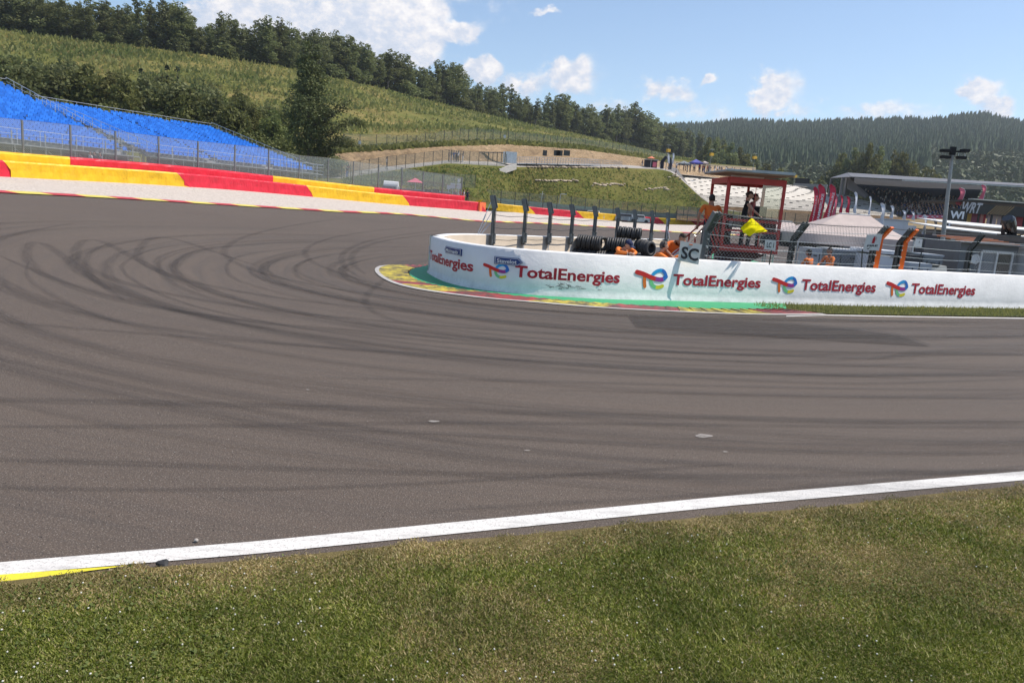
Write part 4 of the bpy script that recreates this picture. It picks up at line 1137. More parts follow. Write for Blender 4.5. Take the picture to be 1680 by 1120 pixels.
for (px, py) in rocks:
    lo_, hi_ = 1.0, 2.0
    for _ in range(20):
        md = (lo_ + hi_) / 2
        if proj(hpt(LT, md, px))[1] > py: lo_ = md
        else: hi_ = md
    p = hpt(LT, lo_, px); rn += 1
    o = rb[rn % 3] if rn <= 3 else rb[rn % 3].copy()
    if rn > 3: COL.objects.link(o)
    o.location = p; s = rs.uniform(.3, .62); o.scale = (s * 1.3, s, s); o.rotation_euler = (rs.uniform(-.3, .3), 0, rs.uniform(0, 6))
    row = 'lower line of boulders' if py > 292 and px < 955 else 'middle heap of boulders' if px < 1030 and py > 292 else 'stone row below the metal walkway' if py < 276 and px < 1040 else 'right-hand boulder heap near the concrete terrace'
    tag(o, None, 'boulder', row); o['_k'] = row
from collections import defaultdict
dk = defaultdict(list)
for o in list(COL.objects):
    if '_k' in o: dk[o['_k']].append(o)
for k_, L in dk.items():
    L.sort(key=lambda o: proj(o.location)[0])
    for q, o in enumerate(L): o['label'] = f'{ordw(q + 1)} pale rock from the left in the {k_}'; del o['_k']

# ------------------------------------------------------------------ far forested hills
cur_xs = list(range(780, 2301, 20))
FA = [(780, 350, 330), (1180, 345, 340), (1400, 372, 360), (1680, 392, 380), (2300, 440, 400)]
FB = [(780, 300, 560), (1180, 288, 560), (1400, 300, 540), (1560, 300, 520), (1680, 300, 520), (2300, 330, 520)]
FC = [(780, 255, 900), (1180, 245, 880), (1400, 248, 840), (1560, 250, 800), (1680, 252, 800), (2300, 300, 800)]
FD_ = [(780, 232, 1300), (900, 228, 1300), (1155, 217, 1280), (1208, 212, 1250), (1289, 216, 1200), (1396, 213.5, 1150), (1476, 212, 1120), (1530, 213, 1100), (1575, 207, 1080), (1610, 204, 1070), (1640, 212, 1080), (1680, 219, 1100), (1900, 245, 1150), (2300, 290, 1200)]
M_ff = mgrass('forest_floor', (0.018, 0.03, 0.012), (0.03, 0.045, 0.018), (0.05, 0.07, 0.025), 0.01, 0.1)
tag(loft('forest_hill', [FA, FB, FC, FD_, drop(FD_, 300, 6)], M_ff, 10, 3.0, 0.01), kind='structure')
FT = [FA, FB, FC, FD_]
def forest(name, n, seed, conifer, mat_, krange, sz, mask):
    rng = np.random.default_rng(seed); Vs = []; Fs = []; c = 0
    while c < n:
        px = rng.uniform(880, 1760); k = krange[0] + (krange[1] - krange[0]) * rng.random()
        if not mask(px, k, rng): continue
        p = hpt(FT, min(3, k), px); h = sz * rng.uniform(.65, 1.25); w = h * (.24 if conifer else .38); b = len(Vs)
        a0 = rng.uniform(0, 6); z0 = p.z - 1
        if conifer:
            for (zz_, ww) in ((0, 1.0), (.38, .62), (.34, .8), (.7, .35)):
                for q in range(5): 
                    a = a0 + q * 1.2566 + (.6 if ww in (.62, .35) else 0); wj = w * ww * rng.uniform(.8, 1.2); Vs.append((p.x + math.cos(a) * wj, p.y + math.sin(a) * wj, z0 + zz_ * h))
            Vs.append((p.x, p.y, z0 + h))
            for (i, j) in ((0, 1), (2, 3)):
                for q in range(5): Fs.append((b + i * 5 + q, b + i * 5 + (q + 1) % 5, b + j * 5 + q, b + j * 5 + q)); Fs.append((b + i * 5 + (q + 1) % 5, b + j * 5 + (q + 1) % 5, b + j * 5 + q, b + j * 5 + q))
            for q in range(5): Fs.append((b + 15 + q, b + 15 + (q + 1) % 5, b + 20, b + 20))
        else:
            nn_ = 44; U = rng.normal(size=(nn_, 3)); U /= np.linalg.norm(U, axis=1)[:, None]; U[:, 2] = U[:, 2] * .5 + .5
            for u in U:
                cc = np.array([p.x, p.y, z0 + h * .1]) + u * np.array([w, w, h * .85]) * rng.uniform(.75, 1.05); A_ = rng.normal(size=3) * h * .075; B_ = rng.normal(size=3) * h * .075; b = len(Vs)
                Vs += [tuple(cc - A_), tuple(cc + B_), tuple(cc + A_), tuple(cc - B_)]; Fs.append((b, b + 1, b + 2, b + 3))
        c += 1
    me = bpy.data.meshes.new(name); me.from_pydata(Vs, [], [tuple(dict.fromkeys(f)) for f in Fs]); me.materials.append(mat_)
    o = bpy.data.objects.new(name, me); COL.objects.link(o); return tag(o, kind='stuff')
def broad(px, k): return (k < 1.55 and px > 1520 and k > .7) or (k < 1.0) or abs(k - 1.75 - .12 * math.sin(px * .02)) < .10 
M_fc = leaf_mat('conifer_needles', (0.034, 0.066, 0.024), (0.088, 0.130, 0.046), .15); M_fb = leaf_mat('forest_leaves', (0.05, 0.075, 0.02), (0.09, 0.115, 0.036), .1)
forest('conifer_forest', 21000, 1, True, M_fc, (.9, 3.02), 18, lambda px, k, r: not broad(px, k))
forest('broadleaf_forest', 4200, 2, False, M_fb, (.2, 1.95), 12, lambda px, k, r: broad(px, k))
# trees between the concrete terrace and the covered grandstand, and behind the flag booth
MT = [(1355, 280, 270, 3), (1372, 250, 268, 0), (1390, 240, 262, 1), (1412, 232, 255, 0), (1432, 238, 258, 1), (1455, 246, 262, 3), (1472, 250, 258, 0), (1490, 262, 262, 1), (1512, 275, 268, 3), (1535, 285, 270, 0), (1345, 295, 262, 1), (1322, 296, 258, 3),
      (1190, 232, 300, 1), (1205, 240, 310, 0), (1218, 252, 300, 3), (1235, 262, 300, 1), (1250, 268, 290, 0), (1275, 276, 290, 3), (1165, 225, 310, 1), (1150, 224, 330, 0), (1298, 285, 280, 1), (1178, 236, 320, 3), (1228, 250, 320, 1), (1310, 290, 280, 0)]
mp = [(make_tree('broadleaf_tree', 500 + i, H, w, k, n, ls, lm, 'tree', 'tree', 'trees in the valley behind the terraces', .15), [False], H, w) for i, (k, H, w, n, ls, lm) in enumerate(
    [('round', 16, 6.0, 4500, .42, M_lD), ('round', 15, 5.2, 4000, .42, M_lA), ('sparse', 15, 4, 2600, .4, M_lA), ('round', 12, 5.5, 3800, .4, M_lD)])]
MT.sort(); q = 0
for (px, top, Y, i) in MT:
    p = W(px, 330, Y); p.z = 4.0 if px > 1320 else 8.0
    Hn = zat(p.x, p.y, top) - p.z; pr, us, H, w = mp[i]; q += 1
    put_tree(pr, us, p, Hn / H, rs.uniform(0, 6.28), f'{ordw(q)} broadleaf tree from the left below the far forested hill', min(1.3, 14 / Hn))

for pr_ in list(protos) + list(sp) + list(mp):
    if not pr_[1][0]:
        for ch in list(pr_[0].children): bpy.data.objects.remove(ch)
        bpy.data.objects.remove(pr_[0])
# ================================================================== BLUE GRANDSTANDS
M_steel = mat('galvanised_steel', (0.42, 0.43, 0.44), .45, .6, var=.1, scale=4)
M_steel_l = mat('pale_rail', (0.62, 0.63, 0.64), .45, .3, var=.05)
M_deck = mat('stand_deck', (0.30, 0.31, 0.32), .8, .1, var=.2, scale=1.5)
M_under = mat('stand_dark_cloth', (0.09, 0.11, 0.10), .9, var=.2)
M_seat, t_, b_ = principled('blue_seat_plastic')
t_.put(b_.inputs['Base Color'], t_.ramp(t_.new('ShaderNodeNewGeometry').outputs['Random Per Island'], [(0.0, (0.005, 0.11, 0.46)), (0.5, (0.008, 0.145, 0.58)), (1.0, (0.02, 0.19, 0.68))])); b_.inputs['Roughness'].default_value = .35
fdir = Vector((.47, .883, 0)).normalized(); bdir = Vector((-.883, .47, 0)).normalized()
def seat_geo(m, p, right, back, s=1.0):
    w, d = .21 * s, .2 * s; up = Vector((0, 0, 1))
    a = p + up * .42
    m.add([a - right * w - back * d, a + right * w - back * d, a + right * w + back * d, a - right * w + back * d,
           a - right * w - back * d + up * .06, a + right * w - back * d + up * .06, a + right * w + back * d + up * .05, a - right * w + back * d + up * .05],
          [(3, 2, 1, 0), (4, 5, 6, 7), (0, 1, 5, 4), (1, 2, 6, 5), (3, 0, 4, 7), (2, 3, 7, 6)])
    b = a + back * d
    m.add([b - right * w, b + right * w, b + right * w * .9 + back * .07 + up * .40, b - right * w * .9 + back * .07 + up * .40,
           b - right * w + back * .04, b + right * w + back * .04, b + right * w * .9 + back * .11 + up * .40, b - right * w * .9 + back * .11 + up * .40],
          [(0, 1, 2, 3), (7, 6, 5, 4), (2, 6, 7, 3), (1, 5, 6, 2), (0, 3, 7, 4)])
def grandstand(corner, L, nr, tread, rise, label, aisles):
    rise = rise
    g = G(corner.x, corner.y)
    root = empty('grandstand', (corner.x, corner.y, g), label, 'grandstand')
    rt = -fdir                                   # along the row, towards the camera
    m = MB(); u = MB(); z0 = corner.z
    for r in range(nr):
        a = corner + bdir * (r * tread); z = z0 + r * rise
        q = [a, a + rt * L, a + rt * L + bdir * tread * .98, a + bdir * tread * .98]
        m.slab([Vector((v.x, v.y, z)) for v in q][::-1] if False else [Vector((v.x, v.y, z)) for v in q], .06)
        m.add([Vector((a.x, a.y, z - rise)), Vector(((a + rt * L).x, (a + rt * L).y, z - rise)), Vector(((a + rt * L).x, (a + rt * L).y, z - .002)), Vector((a.x, a.y, z - .002))], [(0, 1, 2, 3)])
    m.build('deck', M_deck, root)
    # scaffolding below: posts, ledgers, dark cloth
    s = MB()
    for i in range(int(L / 2.4) + 1):
        a = corner + rt * min(L, i * 2.4)
        s.cyl((a.x, a.y, g - .5), (a.x, a.y, z0 + 1.0), .05, n=6)
        for r in (4, 9, 14, nr):
            b = a + bdir * (r * tread); s.cyl((b.x, b.y, g - .5), (b.x, b.y, z0 + r * rise), .05, n=5)
        s.cyl((a.x, a.y, g), (a.x + rt.x * 2.2, a.y + rt.y * 2.2, z0 - .3), .03, n=4)
    for h in (.35, .7): 
        a, b = corner, corner + rt * L; s.cyl((a.x, a.y, g + (z0 - g) * h), (b.x, b.y, g + (z0 - g) * h), .04, n=5)
    for r in range(0, nr, 2):
        a = corner + bdir * (r * tread); s.cyl((a.x, a.y, g), (a.x, a.y, z0 + r * rise), .04, n=5)
        c = corner + bdir * ((r + 2) * tread); s.cyl((a.x, a.y, g + .3), (c.x, c.y, z0 + r * rise), .03, n=4)
    s.build('scaffolding', M_steel, root)
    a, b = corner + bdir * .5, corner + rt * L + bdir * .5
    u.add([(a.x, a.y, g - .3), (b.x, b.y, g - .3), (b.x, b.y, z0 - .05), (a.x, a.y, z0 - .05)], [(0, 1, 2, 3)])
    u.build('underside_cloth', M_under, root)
    # railings
    rl = MB()
    def rail(P, h, mid=2, post=1.6):
        for a, b in zip(P, P[1:]):
            n = max(1, int((b - a).length / post))
            for k in range(n + 1):
                c = a.lerp(b, k / n); rl.cyl(c, c + Vector((0, 0, h)), .022, n=4)
            for t in [1.0] + [(.5 if mid == 1 else (i + 1) / (mid + 1)) for i in range(mid)]:
                rl.cyl(a + Vector((0, 0, h * t)), b + Vector((0, 0, h * t)), .026 if t == 1 else .014, n=4)
    Z = Vector((0, 0, 1)); c0 = corner + bdir * -.05; top = corner + bdir * (nr * tread) + Z * (nr * rise)
    rail([c0 - bdir * .9, c0 - bdir * .9 + rt * L], 1.1, 2); rail([top, top + rt * L], .9, 1, 2.0)
    rail([c0 - bdir * .9, corner + bdir * .6, top], 1.05, 2, 1.3); rail([c0 - bdir * .9 + rt * L, top + rt * L], 1.05, 2, 1.3)
    # slanted braces under front walkway
    for i in range(int(L / 1.1)):
        a = c0 - bdir * .9 + rt * (i * 1.1); rl.cyl(a, (a.x, a.y, g), .018, n=4)
    rl.build('railing', M_steel_l, root)
    pr = MB(); a = c0 - bdir * .9
    pr.slab([Vector((v.x, v.y, z0 - .05)) for v in (a, a + rt * L, a + rt * L + bdir * .95, a + bdir * .95)], .08); pr.build('walkway', M_steel, root)
    seats = []
    for r in range(nr):
        nS = int(L / .5)
        for k in range(nS):
            x = (k + .5 + (.5 if r % 2 else 0)) * .5 + rs.uniform(-.03, .03)
            if x > L or rs.random() < .015: continue
            if any(abs(x - (ax + r * sl)) < .42 for ax, sl in aisles): continue
            seats.append((r, corner + rt * x + bdir * (r * tread + .45) + Z * (r * rise)))
    vis = [s_ for s_ in seats if proj(s_[1])[0] > -5]
    vis.sort(key=lambda s_: (s_[1] - CAM).length)
    near = vis[:100]; ids = set(id(s_) for s_ in near)
    base = None
    for r, p in near:
        if base is None:
            sm = MB(); seat_geo(sm, p, rt, bdir); base = sm.build('seat', M_seat, root); b0 = p
        else:
            o = base.copy(); COL.objects.link(o); o.parent = root; o.location = p - b0
    sm = MB()
    for s_ in seats:
        if id(s_) not in ids: seat_geo(sm, s_[1], rt, bdir)
    tag(sm.build('seat_rows', M_seat, root), kind='stuff')
    return root
FB_ = W(520, 286, 88); FA_c = W(218, 257, 64)
grandstand(FB_, 21.5, 23, .78, .198, 'blue seated grandstand block on the right, behind the other block', [(6.5, .0), (14, .0)])
grandstand(FA_c, 34, 24, .78, .235, 'blue seated grandstand block running off the left edge', [(13, .0)])

# ================================================================== FENCES
M_post = mat('fence_post', (0.22, 0.23, 0.23), .5, .5, var=.1)
M_dpost = mat('dark_fence_post', (0.07, 0.075, 0.07), .6, .3, var=.1)
M_netA = mesh_fence_mat('debris_net', (0.30, 0.34, 0.34), .12, .20); M_netB = mesh_fence_mat('wire_net', (0.16, 0.18, 0.15), .1, .16)
def net_fence(name, P, hs, post_every, r, net, pm, label, cat='fence', wires=2, group=None):
    """P: points of the foot; hs: height(s)"""
    root = empty(name, P[0], label, cat, group)
    hs = hs if isinstance(hs, (list, tuple)) else [hs] * len(P)
    for p, h in zip(P, hs):
        m = MB(); m.cyl(p - Vector((0, 0, .3)), p + Vector((0, 0, h)), r, n=6); m.build('post', pm, root)
    m = MB(); m.uv = []; L = 0
    for i, (p, h) in enumerate(zip(P, hs)):
        m.v += [tuple(p), tuple(p + Vector((0, 0, h)))]; m.uv += [(L, 0), (L, h)]
        if i < len(P) - 1: m.f.append((2 * i, 2 * i + 2, 2 * i + 3, 2 * i + 1)); m.m.append(0); L += (P[i + 1] - p).length
    m.build('netting', net, root)
    m = MB()
    for k in range(wires + 1):
        for (p, h), (q, g_) in zip(list(zip(P, hs)), list(zip(P, hs))[1:]):
            t = 1 - k / (wires + .5); m.cyl(p + Vector((0, 0, h * t)), q + Vector((0, 0, g_ * t)), .012, n=3, cap=False)
    m.build('wire', pm, root)
    return root
# tall debris fence behind the near barrier
PX = [-30, 40, 118, 191, 261, 325, 385, 440, 490, 537, 578, 619, 657, 692, 724, 755]
TP = [190, 197, 205, 215, 224, 232, 238, 244, 255, 259, 265, 270, 275, 281, 286, 291]
P = []; H = []
for px, tp in zip(PX, TP):
    p = W(px, *interp(BARR, px)); nn = Vector((-.88, .47, 0)); Y = interp(BARR, px)[1] + 2.0; p = W(px, interp(BARR, px)[0], Y); p.z = G(p.x, p.y); P.append(p); H.append(zat(p.x, p.y, tp) - p.z)
net_fence('debris_fence', P, H, 0, .075, M_netA, M_post, 'tall wire debris fence behind the red and yellow barrier', wires=3)
# fence behind the far barrier and on the lower slope
P = [W(px, interp(BARR2, px)[0] - 8, interp(BARR2, px)[1] + 4) for px in range(775, 1221, 23)]
for p in P: p.z = G(p.x, p.y)
net_fence('debris_fence', P, [zat(p.x, p.y, 309 + (proj(p)[0] - 775) * .088) - p.z for p in P], 0, .06, M_netB, M_dpost, 'dark wire fence behind the far red and yellow barrier')
tm = MB(); 
for a, b in zip(P, P[1:]):
    a2, b2 = a + Vector((.3, 2, 0)), b + Vector((.3, 2, 0)); tm.slab([a2, b2, b2 + Vector((0, 0, 1.9)), a2 + Vector((0, 0, 1.9))], .05)
tag(tm.build('screen_fence', mat('teal_screen', (0.16, 0.24, 0.22), .7, var=.1), loc=P[0]), 'low grey-green screen fence behind the far barrier', 'fence')
# terrace fence above the rock cut
TF = [(563, 245, 122), (590, 246, 124), (617, 246, 126), (634, 246.5, 128), (650, 246.5, 130), (667, 246, 132), (682, 245, 133), (697, 243, 134), (713, 241, 135), (728, 239, 137), (741, 237, 139), (754, 235, 140), (768, 234, 142), (782, 233, 144), (795, 234, 145), (808, 235, 147), (820, 236, 149), (833, 237, 150), (845, 238, 152), (857, 238.5, 155),
      (868, 239, 157), (880, 240, 160), (891, 241, 162), (902, 242, 164), (913, 243, 166), (924, 244, 168), (935, 244, 171), (947, 245, 174), (959, 246, 177), (970, 247.5, 180), (982, 249, 183), (993, 250.5, 186), (1004, 252, 190), (1015, 253.5, 194), (1026, 255, 198), (1036, 256.5, 202), (1047, 258, 206), (1057, 259.5, 210), (1068, 262, 216), (1080, 264, 222), (1092, 266, 228), (1104, 268, 234)]
P = [W(*t) for t in TF]
net_fence('wire_fence', P, [2.5 + .15 * math.sin(i * 3) for i in range(len(P))], 0, .055, M_netB, M_dpost, 'long wire fence on the terrace above the rock cut')
m = MB(); a = W(590, 234, 123.7); m.box(a, (.45, .05, .55)); tag(m.build('notice', M_board, loc=a), 'small white notice on the terrace fence beside the tall tree', 'notice')
m = MB(); a = W(828, 224, 149); m.box(a, (.45, .05, .55)); tag(m.build('notice', M_board, loc=a), 'small white notice on the terrace fence above the walkway', 'notice')
# path-side fence
P = [hpt(LT, 2.02, px) for px in range(560, 845, 15)]
net_fence('wire_fence', P, 2.1, 0, .045, M_netB, M_dpost, 'thin wire fence along the gravel path below the rock cut', wires=1)
P = [hpt(LT, 1.25, px) for px in range(575, 790, 17)]
net_fence('wire_fence', P, 2.0, 0, .045, M_netB, M_dpost, 'dark wire fence low on the slope behind the debris fence', wires=1)

# ================================================================== WALKWAY AND SHELTER ON THE SLOPE
M_conc = mat('pale_concrete', (0.52, 0.49, 0.45), .85, var=.08, scale=1, dirt=.1)
a = hpt(LT, 2.0, 846); r = empty('shelter', a, 'open metal shelter on a white concrete plinth beside the path', 'shelter')
def Q(px, py, Y=136): return W(px, py, Y)
m = MB(); c1, c2, c3 = Q(786, 266, 138), Q(820, 277, 131), Q(848, 268.5, 134)
m.add([c1 - Vector((0, 0, .9)), c2 - Vector((0, 0, 1.1)), c3 - Vector((0, 0, 1.0)), c3 + Vector((-2, 6, -1)), c1 + Vector((0, 4, -1)), c1, c2, c3, c3 + Vector((-2, 6, 0)), c1 + Vector((0, 4, 0))],
      [(0, 1, 6, 5), (1, 2, 7, 6), (2, 3, 8, 7), (3, 4, 9, 8), (4, 0, 5, 9), (5, 6, 7, 8, 9), (4, 3, 2, 1, 0)]); m.build('plinth', M_conc, r)
for i, px in enumerate((787, 794, 801, 808, 815, 822, 828)):
    m = MB(); b = Q(px, 266 + i * .7, 136); m.cyl(b, Vector((b.x, b.y, zat(b.x, b.y, 249 + i * .1))), .07, n=5); m.build('column', M_dpost, r)
m = MB(); b = Q(838, 268, 136); t0 = zat(b.x, b.y, 249.5)
m.box((b.x, b.y, (b.z + t0) / 2), (2.0, 1.2, t0 - b.z)); m.box((b.x - 1.3, b.y - .3, (b.z + t0) / 2), (.25, .3, t0 - b.z)); m.build('cabinet', mat('bright_steel', (.62, .65, .68), .35, .4), r)
m = MB(); b0 = Q(786, 249, 136); b1 = Q(843, 250, 136); m.slab([b0, b1, b1 + Vector((0, .8, 0)), b0 + Vector((0, .8, 0))], .12); m.build('roof', M_post, r)
r = empty('walkway', Q(850, 264, 140), 'long grey metal walkway with railings below the rock cut', 'walkway')
WK = [(848, 268, 138), (880, 268, 140), (915, 269, 143), (950, 270, 147), (985, 272, 151), (1020, 274, 156)]
P = [W(*t) for t in WK]
m = MB()
for a, b in zip(P, P[1:]): m.slab([a, b, b + Vector((0, 2, 0)), a + Vector((0, 2, 0))][::-1], -.12)
m.build('deck', M_steel, r)
for yo in (0, 2):
    m = MB()
    for a, b in zip(P, P[1:]):
        a, b = a + Vector((0, yo, 0)), b + Vector((0, yo, 0))
        for k in range(9):
            c = a.lerp(b, k / 8); m.cyl(c, c + Vector((0, 0, 1.15)), .028, n=4)
        for z in (.35, .75, 1.15): m.cyl(a + Vector((0, 0, z)), b + Vector((0, 0, z)), .03, n=4)
    m.build('railing', M_steel, r)
for k, t in enumerate((0, .5, 1, 1.5, 2, 2.5, 3, 3.5, 4, 4.5)):
    i = int(t); a = P[i].lerp(P[i + 1], t - i); m = MB(); m.cyl(a - Vector((0, 0, 1.2)), a, .06, n=5); m.cyl(a - Vector((-1.5, 0, 1.0)), a, .03, n=4); m.build('support', M_dpost, r)
for px in (893, 913, 917, 929):
    m = MB(); a = W(px, 262, 143); m.box(a + Vector((0, 0, 1.2)), (1.2 if px > 900 else .8, .1, 1.0)); m.build('panel', M_dpost, r)

# ================================================================== CONCRETE TERRACE
M_cream = mat('cream_concrete', (0.80, 0.74, 0.64), .9, var=.07, scale=.6, dirt=.12)
M_riser = mat('riser_concrete', (0.58, 0.53, 0.46), .9, var=.1, scale=.8)
NRW = 22
bl, br, tl, tr = W(1128, 336, 143), W(1475, 356, 140), W(1100, 284.5, 172), W(1302, 304, 186)
r = empty('concrete_terrace', bl, 'wide cream concrete standing terrace behind the flag booth', 'terrace')
dkm = MB()
def edgeR(t): return br.lerp(tr, t)
MR = [(1475, 356), (1440, 335), (1395, 322), (1333, 312), (1302, 304)]
rows_ = []
for i in range(NRW + 1):
    t = i / NRW; a = bl.lerp(tl, t)
    k = t * 4; j = min(3, int(k)); px = MR[j][0] + (MR[j + 1][0] - MR[j][0]) * (k - j); py = MR[j][1] + (MR[j + 1][1] - MR[j][1]) * (k - j)
    b = W(px, py, 140 + 46 * t); b.z = a.z + (b.z - a.z); rows_.append((a, b))
for i in range(NRW):
    (a, b), (c, d) = rows_[i], rows_[i + 1]
    m = MB()
    for q in range(44):
        p0 = a.lerp(b, q / 44); p1 = a.lerp(b, (q + 1) / 44); p2 = c.lerp(d, (q + 1) / 44); p3 = c.lerp(d, q / 44)
        zt = Vector((0, 0, 1)); h0 = p3.z - p0.z; h1 = p2.z - p1.z
        T0, T1 = p0.lerp(p3, .72), p1.lerp(p2, .72); T0.z = p3.z - .12; T1.z = p2.z - .12
        e0, e1 = Vector((p3.x, p3.y, p3.z - .12)), Vector((p2.x, p2.y, p2.z - .12))
        m.add([p0 - zt * .14, p1 - zt * .14, T1, T0, e1, e0], [(0, 1, 2, 3)], 1); m.add([T0, T1, e1, e0], [(0, 1, 2, 3)])
        if (q * 2 + i) % 5 == 0:
            cc = p0.lerp(p1, .5); dkm.box((cc.x, cc.y - .28, T0.z - h0 * .45), (.55, .3, h0 * .4))
    m.build('row', [M_cream, M_riser], r)
tag(dkm.build('vent_gap', mat('vent_dark', (.07, .065, .06), .9), r), kind='stuff')
m = MB(); m.add([rows_[0][0] - Vector((0, 0, 6)), rows_[0][1] - Vector((0, 0, 4)), rows_[0][1], rows_[0][0]], [(0, 1, 2, 3)])
for i in range(NRW):
    a, c = rows_[i][0], rows_[i + 1][0]; m.add([a, c, c - Vector((0, 0, 8)), a - Vector((0, 0, 8))], [(0, 1, 2, 3)])
    a, c = rows_[i][1], rows_[i + 1][1]; m.add([a, c, c - Vector((0, 0, 8)), a - Vector((0, 0, 8))], [(0, 1, 2, 3)])
m.build('side_wall', M_conc, r)
# railing along the foot of the terrace
P = [rows_[0][0].lerp(rows_[0][1], k / 26) + Vector((0, -1.2, .2)) for k in range(27)]
rr_ = empty('railing', P[0], 'dark metal crowd railing along the foot of the concrete terrace', 'railing'); m = MB()
for a, b in zip(P, P[1:]):
    for k in range(8): c = a.lerp(b, k / 8); m.cyl(c - Vector((0, 0, .5)), c + Vector((0, 0, 1.7)), .035, n=4)
    for z in (.2, 1.7): m.cyl(a + Vector((0, 0, z)), b + Vector((0, 0, z)), .04, n=4)
m.build('bars', M_dpost, rr_)
# rock face and flat ground below terrace
P0_ = [rows_[0][0] + Vector((-2.0, -.8, 0.0)), rows_[0][0].lerp(rows_[0][1], .3) + Vector((0, -1.6, .1)), rows_[0][0].lerp(rows_[0][1], .6) + Vector((0, -1.6, .1)), rows_[0][1] + Vector((2, -1.6, 0))]
A = resample(P0_, 50); rows = []
for k in range(13):
    row = []
    for i, p in enumerate(A):
        q = proj(p)[0]; Yf = 122 if q < 1250 else 108
        foot = Vector((p.x * Yf / p.y * 1.0, Yf, 1.9)); f = k / 12
        pp = p.lerp(foot, f); pp.z = p.z + (foot.z - p.z) * (f ** .6); pp.y += 1.2 * noise.noise(Vector((i * .5, k * .45, 0)))
        row.append(pp)
    rows.append(row)
M_rock2 = rock_mat(); M_rock2.name = 'brown_rock'
for nd_ in M_rock2.node_tree.nodes:
    if nd_.type == 'TEX_NOISE': nd_.inputs['Scale'].default_value *= 2.6
    if nd_.type == 'VALTORGB':
        for e_ in nd_.color_ramp.elements: e_.color = (e_.color[0] * .48, e_.color[1] * .46, e_.color[2] * .45, 1)
tag(grid_sheet('rock_face', rows, M_rock2, follow=False, noise_amp=.5, nscale=.5), kind='structure')
P = [Vector((p.x, p.y - .6, p.z)) for p in resample(rows[-1], 30)]
net_fence('wire_fence', P, 2.2, 0, .05, M_netB, M_dpost, 'dark wire fence at the foot of the brown rock face', wires=1)
# plateau above
pl = [W(1030, 276, 168), W(1108, 285, 169), W(1200, 294, 177), W(1302, 304, 187), W(1345, 309, 190)]
A = resample(pl, 40); rows = [[Vector((p.x - .0, p.y + y, p.z - dz)) for p in A] for y, dz in ((-.4, .1), (0, 0), (8, -.1), (20, 0), (34, .5), (60, 12), (90, 14))]
tag(grid_sheet('plateau', rows, M_path, follow=False), kind='structure')
m = MB(); a, b, c, d = W(1093, 276, 170), W(1106, 284.5, 166), W(1128, 301, 158), W(1110, 298, 158)
tag(ribbon('ramp', [a + Vector((0, 0, .3)), d], [W(1110, 278, 170) + Vector((0, 0, .3)), c], 12, 3, mat('ramp_asphalt', (.16, .15, .145), .9), 0, follow=False), kind='structure')

# ================================================================== PEOPLE
SKIN = mat('skin', (0.50, 0.28, 0.19), .5, var=.05); SKIND = mat('skin_tanned', (0.38, 0.20, 0.13), .5, var=.05)
M_or = mat('orange_cloth', (0.78, 0.20, 0.03), .8, var=.08, bump=.25, bscale=9); M_or2 = mat('orange_shirt', (0.72, 0.155, 0.025), .85, var=.08, bump=.25, bscale=8)
M_navyc = mat('navy_cloth', (0.015, 0.018, 0.035), .85, var=.2, bump=.2, bscale=9); M_blk = mat('black_cloth', (0.012, 0.012, 0.014), .8, var=.2, bump=.2, bscale=9)
M_hairb = mat('brown_hair', (0.045, 0.025, 0.015), .6, var=.3, scale=20); M_hairk = mat('dark_hair', (0.02, 0.014, 0.01), .6, var=.3, scale=20)
M_shoe = mat('shoe', (.03, .03, .03), .6); M_red_d = mat('dark_red_cloth', (.25, .06, .05), .8)
def skinmesh(V, E, R, sub=2):
    me = bpy.data.meshes.new('b'); me.from_pydata(V, E, []); o = bpy.data.objects.new('b', me); COL.objects.link(o)
    md = o.modifiers.new('s', 'SKIN'); md.branch_smoothing = .6
    sv_ = me.skin_vertices[0].data
    for i, r in enumerate(R): sv_[i].radius = r if isinstance(r, tuple) else (r, r)
    sv_[0].use_root = True
    s2 = o.modifiers.new('u', 'SUBSURF'); s2.levels = sub; s2.render_levels = sub
    bpy.context.view_layer.update()
    out = bpy.data.meshes.new_from_object(o.evaluated_get(bpy.context.evaluated_depsgraph_get()))
    vs = [tuple(v.co) for v in out.vertices]; fs = [tuple(p.vertices) for p in out.polygons]
    bpy.data.objects.remove(o); bpy.data.meshes.remove(me); bpy.data.meshes.remove(out)
    return vs, fs
BASE = dict(pelvis=(0, 0, .94), belly=(0, 0, 1.08), chest=(0, 0, 1.30), neck=(0, .0, 1.46), head=(0, .02, 1.61),
            shL=(-.19, 0, 1.41), elL=(-.25, .0, 1.12), haL=(-.27, .06, .86), shR=(.19, 0, 1.41), elR=(.25, .0, 1.12), haR=(.27, .06, .86),
            hiL=(-.10, 0, .90), knL=(-.11, .02, .50), anL=(-.11, -.02, .09), hiR=(.10, 0, .90), knR=(.11, .02, .50), anR=(.11, -.02, .09))
ORDER = ['pelvis', 'belly', 'chest', 'neck', 'shL', 'elL', 'haL', 'shR', 'elR', 'haR', 'hiL', 'knL', 'anL', 'hiR', 'knR', 'anR', 'toL', 'toR']
